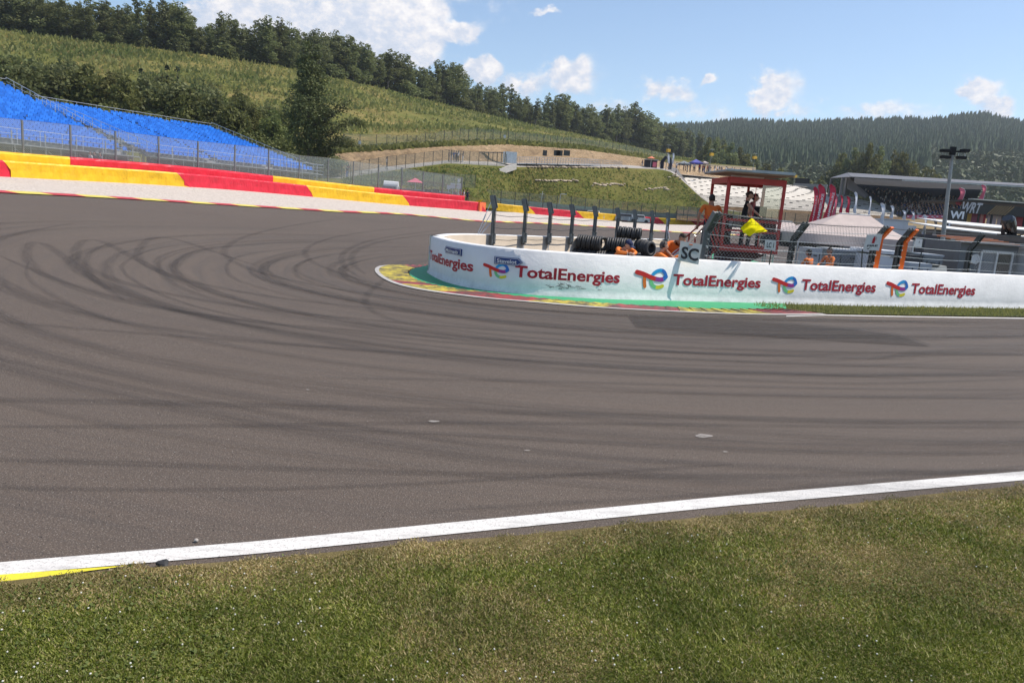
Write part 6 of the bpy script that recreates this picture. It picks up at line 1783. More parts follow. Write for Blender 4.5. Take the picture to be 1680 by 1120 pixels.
for z, w_ in ((FZ + .03, .17), (FZ + .52, .05), (zrail - .04, .07)):
    for (a, b) in (((0, 0), (1, 0)), ((1, 0), (1, 1)), ((0, 1), (1, 1))): m.beam(bp_(*a, z), bp_(*b, z), .06, w_)
m.build('rail', M_br, r)
m = MB(); m.slab([bp_(0, 0, FZ), bp_(1, 0, FZ), bp_(1, 1, FZ), bp_(0, 1, FZ)], .05); m.build('floor', M_brd, r)
m = MB(); m.box(bp_(.27, .45, (FZ + g0) / 2 - .05), (.62, .6, FZ - g0 - .1), yaw_to(yb_)); 
m.add([bp_(.42, .2, FZ - .1), bp_(.42, .7, FZ - .1), bp_(.9, .7, FZ - .1), bp_(.9, .2, FZ - .1), bp_(.42, .3, FZ - .55), bp_(.42, .6, FZ - .55)], [(0, 3, 4), (1, 5, 2), (3, 2, 5, 4)]); m.build('pillar', M_brd, r)
m = MB(); m.box(bp_(.85, .12, FZ + .68), (.42, .04, .38), yaw_to(yb_)); m.build('panel', M_brd, r); m = MB(); m.box(bp_(.22, .75, FZ + .5), (.5, .04, .9), yaw_to(yb_)); m.build('panel', M_brd, r)
# mesh infill
m = MB(); Lb = wB; Hb = zrail - FZ - .12
for s_ in (1, -1):
    x = -Hb if s_ > 0 else 0
    while x < (Lb if s_ > 0 else Lb + Hb):
        ya, yb2 = (max(0, -x), min(Hb, Lb - x)) if s_ > 0 else (max(0, x - Lb), min(Hb, x))
        if yb2 > ya + .02: m.tube([bp_((x + s_ * ya) / Lb, 0.0, FZ + .1 + ya), bp_((x + s_ * yb2) / Lb, 0.0, FZ + .1 + yb2)], .0035, 3)
        x += .14
m.build('mesh_infill', M_brd, r)
# stairs on the left
m = MB()
for k in range(5):
    z = FZ - .05 - k * .22; q = o0 - xb * (.35 + k * .0) + yb_ * .9
    a = o0 - xb * (.12 + .24 * k) + yb_ * .5; m.slab([a + Vector((0, 0, z)), a - xb * .26 + Vector((0, 0, z)), a - xb * .26 + yb_ * .8 + Vector((0, 0, z)), a + yb_ * .8 + Vector((0, 0, z))], .04)
m.build('steps', M_brd, r)
for v in (.5, 1.3):
    m = MB(); a = o0 + yb_ * v + Vector((0, 0, FZ)); b = o0 - xb * 1.25 + yb_ * v + Vector((0, 0, g0)); m.beam(a, b, .05, .16)
    m.beam(a + Vector((0, 0, .95)), b + Vector((0, 0, .95)), .04, .04)
    for t in (0, .5, 1): m.beam(a.lerp(b, t), a.lerp(b, t) + Vector((0, 0, .95)), .04, .04)
    m.build('handrail', M_br, r)
m = MB()
for t in (0.0, .33, .66): m.beam(o0 - xb * (.3 * t) + Vector((0, 0, FZ + .05)), o0 - xb * (.3 * t + .38) + Vector((0, 0, FZ + .88)), .03, .03)
m.build('side_brace', M_br, r)
# window glass on the right half (faint)
mg = bpy.data.materials.new('booth_glass'); mg.use_nodes = True; t_ = NT(mg.node_tree); t_.n.clear()
tr_ = t_.new('ShaderNodeBsdfTransparent', ins={'Color': (.86, .87, .84, 1)}); gl_ = t_.new('ShaderNodeBsdfGlossy', ins={'Roughness': .05, 'Color': (.8, .8, .8, 1)})
t_.new('ShaderNodeOutputMaterial', ins={0: t_.new('ShaderNodeMixShader', ins={0: .12, 1: tr_.outputs[0], 2: gl_.outputs[0]}).outputs[0]})
m = MB(); m.slab([bp_(.62, .02, FZ + .95), bp_(.97, .02, FZ + .95), bp_(.97, .02, ztop_ - .08), bp_(.62, .02, ztop_ - .08)], .006); m.build('window', mg, r)
for u in (.33, .70): m = MB(); m.beam(bp_(u, 1, FZ), bp_(u, 1, ztop_), .06, .06); m.build('mullion', M_br, r)
m = MB()
m.beam(bp_(.5, .0, zrail), bp_(.5, 0, ztop_), .012, .012); m.build('mullion', M_br, r)
# dark monitor box in the booth
m = MB(); q = bp_(.82, .55, FZ + 1.05); m.box(q, (.34, .1, .40), yaw_to(yb_)); m.box(q + Vector((-.22, 0, -.19)), (.5, .35, .18), yaw_to(yb_)); m.beam(q - Vector((0, 0, .2)), bp_(.82, .55, FZ), .06, .06)
tag(m.build('monitor', M_blk, loc=bp_(.82, .55, FZ)), 'dark monitor on a stand inside the flag booth', 'monitor')
for k, (u, v) in enumerate(((.42, .5), (.72, .35))):
    rr0 = empty('folding_chair', bp_(u, v, FZ), ['folding chair standing below the yellow flag in the booth', 'folding chair behind the red panel in the booth'][k], 'chair')
    m = MB(); c0_ = bp_(u, v, FZ)
    m.box(c0_ + Vector((0, 0, .44)), (.4, .38, .03), yaw_to(yb_)); m.build('seat', M_steel, rr0); m = MB(); m.box(c0_ + yb_ * .2 + Vector((0, 0, .72)), (.4, .03, .25), yaw_to(yb_)); m.build('backrest', M_steel, rr0)
    for s_ in (-1, 1):
        for e_ in (-1, 1): m = MB(); m.cyl(c0_ + xb * .18 * s_ - yb_ * .2 * e_, c0_ + xb * .18 * s_ + yb_ * .18 * e_ + Vector((0, 0, .44 if e_ > 0 else .85)), .012, n=5); m.build('leg', M_dk, rr0)
# people in and beside the booth
q = W(1214, 405, YB + .55); pos = Vector((q.x, q.y, FZ)); sc_ = (zat(q.x, q.y, 313) - FZ) / 1.73
figure(pos, yaw_to(xb * .95 - yb_ * .35), 'person in black sleeveless top with dark hair waving a yellow flag in the booth',
       dict(chest=(0, .03, 1.30), neck=(0, .06, 1.45), head=(0, .10, 1.60), shR=(.16, .04, 1.40), elR=(.24, .22, 1.20), haR=(.26, .46, 1.02), shL=(-.16, .04, 1.40), elL=(-.2, .02, 1.12), haL=(-.1, .18, 1.0)), top=M_blk, legs=M_blk, sleeve='none', hair='bun', hairm=M_hairb, scale=sc_, headdir=(.1, .95, -.25), fat=.86)
q = W(1226, 405, YB + 1.35); figure((q.x, q.y, FZ), yaw_to(xb - yb_ * .5), 'person in dark red top standing behind the flag waver in the booth', dict(head=(0, .06, 1.56), neck=(0, .03, 1.42)), top=M_red_d, legs=M_navyc, hair='short', scale=.96, detail=False)
q = W(1160, 400, 21.2); zf = zat(q.x, q.y, 422); scm = (zat(q.x, q.y, 318.5) - zf) / 1.73
m = MB(); m.box((q.x, q.y, (zf + g0) / 2 - .02), (.9, .7, zf - g0 - .04)); tag(m.build('step_platform', M_brd, loc=(q.x, q.y, g0)), 'dark red step platform under the standing marshal', 'platform')
figure((q.x, q.y, zf), yaw_to((-.18, .98)), 'person in orange t-shirt and dark trousers standing with back turned beside the booth',
       dict(elL=(-.33, .02, 1.14), haL=(-.30, .10, .88), elR=(.34, .04, 1.16), haR=(.30, .22, 1.0), shL=(-.22, 0, 1.41), shR=(.22, 0, 1.41), neck=(.02, .03, 1.46), head=(.02, .07, 1.60)), top=M_or2, legs=M_navyc, skin=SKIND, fat=1.22, scale=scm, headdir=(.2, .95, -.3))
q = W(1134, 425, behind(1134, 1.05)[0].y); m = MB(); m.box((q.x, q.y + .1, .06), (.9, .7, .16)); tag(m.build('step_block', M_conc, loc=(q.x, q.y, 0)), 'low concrete step behind the wall under the bending marshal', 'step')
# flag
m = MB(); hand = W(1232, 357, YFL + .45); tip = W(1259, 379.5, YFL); m.cyl(hand + (hand - tip) * .12, tip, .012, n=6)
fr_ = empty('yellow_flag', hand, 'bright yellow flag hanging from a stick over the booth rail', 'flag'); m.build('stick', mat('flag_stick', (.72, .25, .05), .5), fr_)
poly = [(1232.5, 357), (1227, 364), (1217.5, 371), (1214.5, 376), (1219, 378), (1218, 382), (1224.5, 383), (1226, 386.5), (1231, 387.5), (1236, 383), (1243, 382), (1250, 381), (1259, 379.5)]
M_flag = bpy.data.materials.new('yellow_flag_cloth'); M_flag.use_nodes = True; t_ = NT(M_flag.node_tree); t_.n.clear()
d_ = t_.new('ShaderNodeBsdfDiffuse', ins={'Color': (.88, .78, .015, 1)}); tl_ = t_.new('ShaderNodeBsdfTranslucent', ins={'Color': (.88, .78, .015, 1)})
t_.new('ShaderNodeOutputMaterial', ins={0: t_.new('ShaderNodeMixShader', ins={0: .35, 1: d_.outputs[0], 2: tl_.outputs[0]}).outputs[0]})
m = MB(); N_ = 24; top_ = [(1232.5 + (1259 - 1232.5) * k / N_, 357 + (379.5 - 357) * k / N_) for k in range(N_ + 1)]
low = resample([Vector((x, y, 0)) for x, y in poly], N_ + 1); M2 = 10
for i in range(N_ + 1):
    for j in range(M2 + 1):
        t = j / M2; px = top_[i][0] * (1 - t) + low[i].x * t; py = top_[i][1] * (1 - t) + low[i].y * t
        fold = .10 * t * math.sin(i * .95 + t * 1.5) + .05 * t * math.sin(i * 2.1 + 2)
        m.v.append(tuple(W(px, py, YFL + .40 * (1 - min(1, t * 2.2)) * (1 - i / N_) - .02 + fold)))
m.f = [(i * (M2 + 1) + j, (i + 1) * (M2 + 1) + j, (i + 1) * (M2 + 1) + j + 1, i * (M2 + 1) + j + 1) for i in range(N_) for j in range(M2)]; m.m = [0] * len(m.f)
m.build('cloth', M_flag, fr_, smooth=True)
# dark rail across the wall top from thick post to the booth
m = MB(); a, b = W(1178, 351, 19.6), W(1275, 361, YB - .1); m.tube([a, a.lerp(b, .5), b], .018, 5); tag(m.build('hose', M_cable, loc=a), 'black cable lying along the booth rail', 'cable')
# two marshals seated behind the fence
for (px, py, Y, yw, lab, jd) in ((1322, 409, 25.5, .7, 'person in orange and cap sitting side-on behind the wire fence', 0), (1356, 406, 25.0, 1.9, 'person in orange seen from behind sitting before the grey box', 1)):
    q = W(px, 430, Y); g = G(q.x, q.y); hz = zat(q.x, q.y, py); sc2 = 1.0; off = hz - 1.32 - g
    rc = empty('camp_chair', (q.x, q.y, g), ['camp chair under the side-on seated marshal', 'camp chair under the marshal seen from behind'][jd], 'chair')
    m = MB(); m.box((q.x, q.y, g + .42 + off), (.45, .42, .04), yw); m.build('seat', M_navyc, rc); m = MB(); Rb = Matrix.Rotation(yw, 3, 'Z'); m.box(Vector((q.x, q.y, g + .66 + off)) + Rb @ Vector((0, -.26, 0)), (.45, .03, .35), yw); m.build('backrest', M_navyc, rc)
    for sx in (-.2, .2):
        for sy in (-.2, .2): m = MB(); a = Vector((q.x, q.y, g + .42 + off)) + Rb @ Vector((sx, sy, 0)); m.cyl((a.x, a.y, g), a, .015, n=5); m.build('leg', M_dk, rc)
    figure((q.x, q.y, g + off), yw, lab, dict(pelvis=(0, -.12, .52), belly=(0, -.14, .66), chest=(0, -.12, .90), neck=(0, -.1, 1.05), head=(0, -.06, 1.20), shL=(-.19, -.1, 1.0), elL=(-.26, .02, .76), haL=(-.15, .26, .68), shR=(.19, -.1, 1.0), elR=(.26, .02, .76), haR=(.15, .26, .68),
           hiL=(-.1, -.08, .50), knL=(-.12, .36, .50), anL=(-.12, .36, .09), hiR=(.1, -.08, .50), knR=(.12, .36, .50), anR=(.12, .36, .09)), top=M_or, legs=M_navyc, skin=SKIND, cap=M_blk if jd == 0 else None, sleeve='long')

# ================================================================== PADDOCK
M_tent = mat('tent_beige', (0.46, 0.38, 0.35), .8, var=.06, bump=.15, bscale=3); M_tentd = mat('tent_dark', (.05, .05, .055), .9)
def tent(name, Y, D, rL, rR, eL, eR, eb, label, group=None, valance=.25):
    """ridge & front eaves as pixels"""
    a, b = W(*rL, Y + D / 2), W(*rR, Y + D / 2); c, d = W(*eL, Y), W(*eR, Y)
    zt = (a.z + b.z) / 2; ze = (c.z + d.z) / 2; a.z = b.z = zt; c.z = d.z = ze
    c2, d2 = c + Vector((0, D, 0)), d + Vector((0, D, 0)); g = G(c.x, c.y)
    r = empty(name, (c.x, c.y, g), label, 'tent', group); m = MB(); V = Vector((0, 0, valance))
    n = 10
    def sag(p, q, u, v, t, s): e = p.lerp(q, s); f = u.lerp(v, s); w = e.lerp(f, t); w.z -= .25 * math.sin(PI * t) * (e.z - f.z) * .35; return w
    for (p, q, u, v) in ((a, b, c, d), (b, a, d2, c2), (b, b, d, d2), (a, a, c2, c)):
        k0 = len(m.v)
        for i in range(n + 1):
            for j in range(n + 1): m.v.append(tuple(sag(p, q, u, v, i / n, j / n)))
        for i in range(n):
            for j in range(n): m.f.append((k0 + i * (n + 1) + j, k0 + (i + 1) * (n + 1) + j, k0 + (i + 1) * (n + 1) + j + 1, k0 + i * (n + 1) + j + 1)); m.m.append(0)
    for (p, q) in ((c, d), (d, d2), (d2, c2), (c2, c)): m.add([p, q, q - V, p - V], [(0, 1, 2, 3)])
    m.build('canopy', M_tent, r, smooth=False)
    for p in (c, d, c2, d2): m = MB(); m.cyl((p.x, p.y, G(p.x, p.y) - .2), p, .035, n=6); m.build('leg', M_steel, r)
    m = MB(); m.cyl(a, b, .03); m.build('ridge_pole', M_steel, r)
    return r
tent('canopy_tent', 29, 3.6, (1378, 351), (1428, 353.5), (1312, 379), (1499, 398), 0, 'large beige canopy tent behind the seated marshals', valance=.38)
tent('canopy_tent', 33, 3.4, (1255, 361), (1300, 364), (1258, 372), (1318, 377), 0, 'low pale canopy tent between the booth and the beige tent', valance=.2)
m = MB(); a, b = W(1250, 378, 31), W(1378, 392, 31); m.slab([a, b, Vector((b.x, b.y, b.z - .55)), Vector((a.x, a.y, a.z - .55))], .1)  # black sheet added as the dark shade of the tent interior
tag(m.build('tent_shade_sheet', M_tentd, loc=a), 'black sheet standing in for the shade inside the left tents', 'sheet')
M_gbox = mat('grey_box', (0.20, 0.215, 0.225), .6, var=.08, dirt=.1); M_lbox = mat('light_box', (0.42, 0.45, 0.48), .5, var=.05); M_whitev = mat('white_van', (0.68, 0.69, 0.70), .35, var=.03)
def crate(name, pxa, pxb, pt, Y, D, mm, label, cat, zb=None, lid=None, group=None, yaw=0.0):
    a, b = W(pxa, pt, Y), W(pxb, pt, Y); c = (a + b) / 2; z1 = zat(c.x, Y, (pt + interp([(pxa, 0.0), (pxb, 0.0)], pxa)[0])) if False else (a.z + b.z) / 2
    g = G(c.x, Y) - .02 if zb is None else zb; w = (b - a).length
    r = empty(name, (c.x, Y, g), label, cat, group); m = MB(); m.box((c.x, Y + D / 2, (g + z1) / 2), (w, D, z1 - g), yaw)
    m.build('body', mm, r)
    if lid: m = MB(); m.box((c.x, Y + D / 2, z1 + .03), (w + .04, D + .04, .06), yaw); m.build('lid', lid, r)
    m = MB()
    for s_ in (-.33, .33): m.box((c.x + s_ * w, Y - .01, g + (z1 - g) * .6), (.03, .02, (z1 - g) * .5), yaw)
    m.box((c.x, Y - .012, g + (z1 - g) * .8), (w * .25, .02, .05)); m.build('trim', M_dk, r)
    return r
crate('equipment_box', 1328, 1350, 407, 27.0, 1.0, M_lbox, 'light grey equipment box between the seated marshals', 'box')
crate('equipment_box', 1368, 1442, 413, 27.5, 1.6, M_gbox, 'long dark grey equipment box left of the orange posts', 'box', lid=M_whitev)
for (pa, pb, pt, Y, lab) in ((1335, 1358, 399, 33, 'pale blue crate at the back of the beige tent on the left'), (1360, 1382, 401, 33, 'pale crate in the middle of the beige tent'), (1384, 1412, 402, 33, 'pale crate on the right under the beige tent')):
    crate('crate', pa, pb, pt, Y, .8, M_lbox, lab, 'crate', lid=M_whitev)
crate('dark_case', 1495, 1515, 419, 27, .9, M_tentd, 'black flight case just right of the right orange post', 'case')
crate('equipment_box', 1517, 1548, 420, 28, 1.2, M_gbox, 'grey equipment box at the foot of the lamp mast', 'box', lid=M_lbox)
crate('equipment_box', 1492, 1530, 432, 25, .8, M_lbox, 'pale low box behind the wall right of the orange posts', 'box')
# white service cart with lettering
a, b = W(1447, 415, 25.5), W(1486, 417, 25.5); c = (a + b) / 2; g = G(c.x, c.y); w = (b - a).length
r = empty('service_van', (c.x, c.y, g), 'small white service van seen from the rear between the orange posts', 'van')
m = MB(); m.box((c.x, c.y + 1.4, g + .75), (w, 2.8, c.z - g - .35), 0, 0, taper=.97); m.build('body', M_whitev, r)
m = MB(); m.box((c.x, c.y + 1.3, g + (c.z - g) + .02), (w * .92, 2.6, .12)); m.build('roof', mat('van_roof', (.75, .75, .75), .4), r)
m = MB(); m.box((c.x, c.y - .03, g + .42), (w * .96, .08, .14)); m.build('bumper', M_lbox, r)
m = MB(); m.box((c.x - .02, c.y - .02, c.z - .12), (w * .2, .03, .035)); m.build('handle', M_dk, r)
for s_ in (-1, 1):
    for yy in (.4, 2.3):
        m = MB(); q = Vector((c.x + s_ * w * .42, c.y + yy, g + .28)); m.cyl(q - Vector((.09, 0, 0)), q + Vector((.09, 0, 0)), .28, n=16); m.build('wheel', M_tyre, r)
    m = MB(); m.box((c.x + s_ * w * .44, c.y - .02, g + .62), (.07, .03, .2)); m.build('tail_light', M_rsign, r)
m = MB(); text_on(m, 'CIRCUIT DE SPA', (c.x, c.y - .035, g + .82), (1, 0, 0), (0, 0, 1), width=w * .8, height=.07, bold=.02); m.build('lettering', M_ink, r)
# low white vehicle front (right of lamp)
a, b = W(1521, 434, 25), W(1562, 438, 25); c = (a + b) / 2; g = G(c.x, c.y)
r = empty('buggy', (c.x, c.y, g), 'low white buggy just behind the wall left of the grey cabin', 'buggy')
m = MB(); w = (b - a).length; m.box((c.x, c.y + .9, (g + .25 + c.z) / 2), (w, 1.8, c.z - g - .25), taper=.8); m.build('body', mat('buggy_cream', (.62, .6, .52), .45, dirt=.15), r)
m = MB(); m.box((c.x - .05, c.y + .4, c.z - .03), (w * .5, .5, .06), .2); m.build('panel', M_dk, r)
for s_ in (-1, 1):
    for yy in (.25, 1.55): m = MB(); q = Vector((c.x + s_ * w * .45, c.y + yy, g + .24)); m.cyl(q - Vector((.08, 0, 0)), q + Vector((.08, 0, 0)), .24, n=14); m.build('wheel', M_tyre, r)
# grey cabin
YC = 29.0; a, b = W(1578, 397, YC), W(1672, 404, YC); ztc = (a.z + b.z) / 2; g = G(a.x, YC) - .1; M_cab = mat('cabin_grey', (0.15, 0.16, 0.165), .6, var=.06, dirt=.1)
r = empty('grey_cabin', ((a.x + b.x) / 2, YC, g), 'dark grey cabin with glazed door and orange-striped awning roof', 'cabin')
m = MB(); cw = b.x - a.x; m.box(((a.x + b.x) / 2, YC + 1.3, (g + ztc) / 2), (cw, 2.6, ztc - g)); m.build('body', M_cab, r)
m = MB(); m.box((b.x + .35, YC + .5, (g + ztc) / 2), (.5, 2.0, ztc - g - .1)); m.build('side_screen', M_lbox, r)
dx0, dx1 = W(1611, 410, YC).x, W(1662, 412, YC).x; zd = ztc - .28
m = MB()
for x in (dx0, (dx0 + dx1) / 2, dx1): m.box((x, YC - .03, (g + zd) / 2), (.07, .06, zd - g))
m.box(((dx0 + dx1) / 2, YC - .032, zd), (dx1 - dx0, .06, .07)); m.build('door_frame', M_steel_l, r)
m = MB(); m.box(((dx0 + dx1) / 2 + (dx1 - dx0) * .25, YC - .012, (g + zd) / 2), ((dx1 - dx0) * .42, .02, zd - g - .15)); m.build('door_glass', mat('dark_glass', (.015, .015, .017), .1, spec=.6), r)
m = MB(); m.box(((dx0 + dx1) / 2 - (dx1 - dx0) * .25, YC - .012, (g + zd) / 2), ((dx1 - dx0) * .42, .02, zd - g - .15)); m.build('door_panel', M_gbox, r)
cs = W(1600, 425, YC - .02); m = MB(); m.cyl(cs, cs + Vector((0, -.03, 0)), .19, n=24); m.build('round_sign', M_bw, r)
m = MB()
for k in range(7):
    y0 = YC - .15 + k * .34; z = ztc + .02 + k * .03; m.box(((a.x + b.x) / 2, y0, z), (cw + .1, .32, .05), 0, k % 2)
m.build('awning_roof', [mat('roof_strip', (.5, .46, .42), .6), mat('roof_orange', (.75, .22, .05), .5)], r)
# moving-head searchlight on the cabin
q = W(1655, 388, YC + .4); zc = ztc + .25; q.z = zc
r = empty('searchlight', q, 'black moving-head searchlight standing on the cabin roof', 'light'); S_ = .024 * 1.0
def sp_(px, py, Y=YC + .4): return W(px, py, Y)
m = MB(); m.box(sp_(1655, 386.5), (.62, .5, .10)); m.build('base', M_blk, r)
m = MB(); m.beam(sp_(1645, 386), sp_(1647, 368), .05, .18); m.beam(sp_(1664.5, 387), sp_(1665, 372), .05, .18); m.beam(sp_(1645, 384), sp_(1665, 385), .2, .06); m.build('yoke', M_blk, r)
m = MB(); a_, b_ = sp_(1660, 382, YC + .4), sp_(1652.5, 357.5, YC + .2); m.tube([a_, a_.lerp(b_, .15), a_.lerp(b_, .5), a_.lerp(b_, .85), b_], [.13, .19, .24, .25, .19], 16); m.build('head', mat('gloss_black', (.012, .012, .013), .25, spec=.6), r)
# lamp mast
bs = W(1545, 428, 34); g = G(bs.x, bs.y); tp = W(1563, 248, 34)
r = empty('lamp_mast', (bs.x, bs.y, g), 'tall grey floodlight mast with four lamp heads beside the hospitality unit', 'lamp mast')
m = MB(); n_ = 14; base_ = Vector((bs.x, bs.y, g - .2)); m.tube([base_.lerp(tp, k / n_) for k in range(n_ + 1)], [.115 - .05 * k / n_ for k in range(n_ + 1)], 10)
m.build('pole', mat('mast_steel', (.30, .31, .31), .5, .4, var=.15, scale=3), r)
m = MB(); m.box(tp, (.19, .2, .36)); m.beam(W(1547, 248, 34), W(1589, 249.5, 34), .06, .07); m.build('bracket', M_blk, r)
for (px, py, w_) in ((1551, 247, .36), (1551, 257.5, .36), (1583, 247, .30), (1577, 258.5, .34)):
    m = MB(); q = W(px, py, 33.9); m.box(q, (w_, .3, .10)); m.box(q + Vector((0, -.02, -.06)), (w_ * .9, .26, .03)); m.build('lamp_head', M_blk, r)
m = MB(); m.tube([W(1572, 258, 34), W(1573, 251, 34)], .015, 5); m.tube([W(1583, 257, 34), W(1583, 252, 34), W(1580, 249, 34)], .02, 5); m.build('stirrup', M_steel, r)
# white box truck
a, b = W(1450, 359, 47), W(1491, 361, 47); c_, d_2 = W(1514, 363, 47), W(1514, 397, 47)
zt = (a.z + b.z) / 2; g = G(a.x, 47)
r = empty('box_truck', ((a.x + c_.x) / 2, 47, g), 'white box truck behind the beige tent', 'truck')
m = MB(); m.box(((a.x + b.x) / 2, 49.2, (g + .7 + zt) / 2), (b.x - a.x, 4.4, zt - g - .7)); m.build('cargo_box', M_whitev, r)
m = MB(); m.box(((b.x + c_.x) / 2 + .02, 48.6, (g + .4 + zt - .3) / 2), (c_.x - b.x, 2.2, zt - .3 - g - .4), taper=.9); m.build('cab', M_whitev, r)
m = MB(); m.box(((b.x + c_.x) / 2 + .05, 47.45, zt - .85), ((c_.x - b.x) * .7, .05, .6)); m.build('cab_window', M_tentd, r)
m = MB(); m.box(((a.x + b.x) / 2, 46.97, zt - .04), (b.x - a.x + .06, .06, .08)); m.build('trim', M_lbox, r); m = MB(); m.box(((a.x + b.x) / 2 + .4, 46.98, zt - 1.6), (b.x - a.x - .9, .03, .7)); m.build('trim', M_lbox, r)
for x in (a.x + .5, b.x - .4, c_.x - .35): m = MB(); m.cyl((x, 47.1, g + .4), (x, 47.4, g + .4), .4, n=16); m.build('wheel', M_tyre, r)
# hospitality building
YW = 46.0; M_fr = mat('frame_dark', (.035, .033, .032), .5, var=.1); M_slabw = mat('white_slab', (.70, .69, .66), .6, var=.04)
L_, R_ = W(1549, 340, YW), W(1720, 352, YW); g = G(L_.x, YW)
r = empty('hospitality_unit', (L_.x, YW, g), 'dark two-storey race team hospitality unit with red glazed front at the right edge', 'building')
zf_ = W(1560, 378, YW).z; zroof = W(1600, 333.5, YW).z; xl = L_.x; xr = R_.x
m = MB(); m.box(((xl + xr) / 2, YW + 3.5, (g + zf_) / 2), (xr - xl, 6, zf_ - g)); m.build('ground_floor', mat('unit_wall', (.10, .085, .075), .7, var=.1), r)
m = MB(); x2 = W(1580, 340, YW).x; m.box(((x2 + xr) / 2, YW + 2.5, zroof + .12), (xr - x2, 5.5, .10)); m.box(((x2 + xr) / 2, YW - .25, zroof - .32), (xr - x2, .08, .62)); m.build('roof', M_fr, r)
m = MB(); m.box(((x2 + xr) / 2 + .3, YW - .1, zroof + .22), (xr - x2, .5, .06), .0); m.build('roof_edge', mat('roof_edge', (.6, .58, .5), .5), r)
for px in (1580, 1600.5, 1622, 1640, 1658, 1676):
    m = MB(); x = W(px, 365, YW).x; m.box((x, YW - .2, (zf_ + zroof) / 2 - .3), (.09, .09, zroof - zf_ - .5)); m.build('mullion', M_fr, r)
fpan = [(1583, 1596, (.55, .33, .08)), (1596, 1606, (.25, .05, .10)), (1606, 1611, (.30, .03, .05)), (1611, 1616, (.50, .25, .25)), (1616, 1620, (.40, .02, .04)), (1623, 1629, (.52, .42, .46)), (1631, 1638, (.52, .42, .46)), (1640, 1650, (.50, .40, .44)), (1651, 1657, (.36, .02, .04)),
        (1659, 1670, (.42, .28, .32)), (1671, 1690, (.34, .02, .05)), (1690, 1715, (.45, .32, .36))]
for k, (pa, pb, c) in enumerate(fpan):
    xa, xc = W(pa, 368, YW).x, W(pb, 368, YW).x; m = MB(); m.box(((xa + xc) / 2, YW + .3, (zf_ + zroof) / 2 - .2), (xc - xa, .05, zroof - zf_ - .7)); m.build('window_panel', mat('panel_%d' % k, c, .35, var=.1), r)
m = MB(); xa, xc = W(1551, 350, YW).x, W(1579, 350, YW).x; zt_ = W(1565, 342, YW).z; zb_ = W(1560, 376, YW).z
m.box(((xa + xc) / 2, YW - .3, (zt_ + zb_) / 2), (xc - xa, .1, zt_ - zb_)); m.build('banner', mat('banner_dark', (.06, .055, .05), .7), r)
m = MB(); ww = xc - xa; hh = (zt_ - zb_)
text_on(m, 'WI', ((xa + xc) / 2, YW - .36, zt_ - hh * .30), (1, 0, 0), (0, 0, 1), width=ww * .82, height=hh * .34, bold=.04)
text_on(m, 'N', ((xa + xc) / 2 - ww * .17, YW - .36, zt_ - hh * .76), (1, 0, 0), (0, 0, 1), width=ww * .45, height=hh * .34, bold=.04)
m.build('lettering', M_sw, r)
m = MB(); cW = W(1597, 332, YW - .3); cW.z = zroof - .28; text_on(m, 'WRT', cW, (1, 0, 0), (0, 0, 1), width=W(1614, 333, YW).x - W(1581, 332, YW).x, height=.62, bold=.03, shear=.35); m.build('roof_lettering', mat('silver_letter', (.42, .42, .44), .4), r)
m = MB(); xs0 = W(1617, 340, YW).x
for k in range(7): m.beam((xs0 + k * .17, YW - .30, zroof - .6), (xs0 + .5 + k * .17, YW - .30, zroof - .05), .015, .04)
m.build('stripe', mat('gold_stripe', (.40, .25, .10), .4), r)
for (pa, pb, pya, pyb, Y, th) in ((1562, 1760, 366, 384, 40, .26), (1552, 1700, 374, 390, 37, .28)):
    m = MB(); a, b = W(pa, pya, Y), W(pb, pyb, Y); zz_ = (a.z + b.z) / 2 + (.0)
    A_, B_ = Vector((a.x, Y, a.z)), Vector((b.x, Y, b.z)); U_ = Vector((0, 3.6, .24)); m.slab([A_, B_, B_ + U_, A_ + U_], .05); m.add([A_ - Vector((0, -.02, .03)), B_ - Vector((0, -.02, .03)), B_ - Vector((0, -.02, th)), A_ - Vector((0, -.02, th))], [(0, 1, 2, 3)], 1); m.build('terrace_slab', [M_slabw, mat('slab_edge', (.15, .12, .10), .7)], r)
m = MB(); a, b = W(1553, 383, 36.5), W(1575, 396, 36.5)
m.box((W(1566, 390, 38).x, 38.5, (g + W(1566, 388, 38).z) / 2), (2.2, 2.0, W(1566, 388, 38).z - g)); m.build('side_block', mat('side_block', (.07, .07, .08), .7), r)

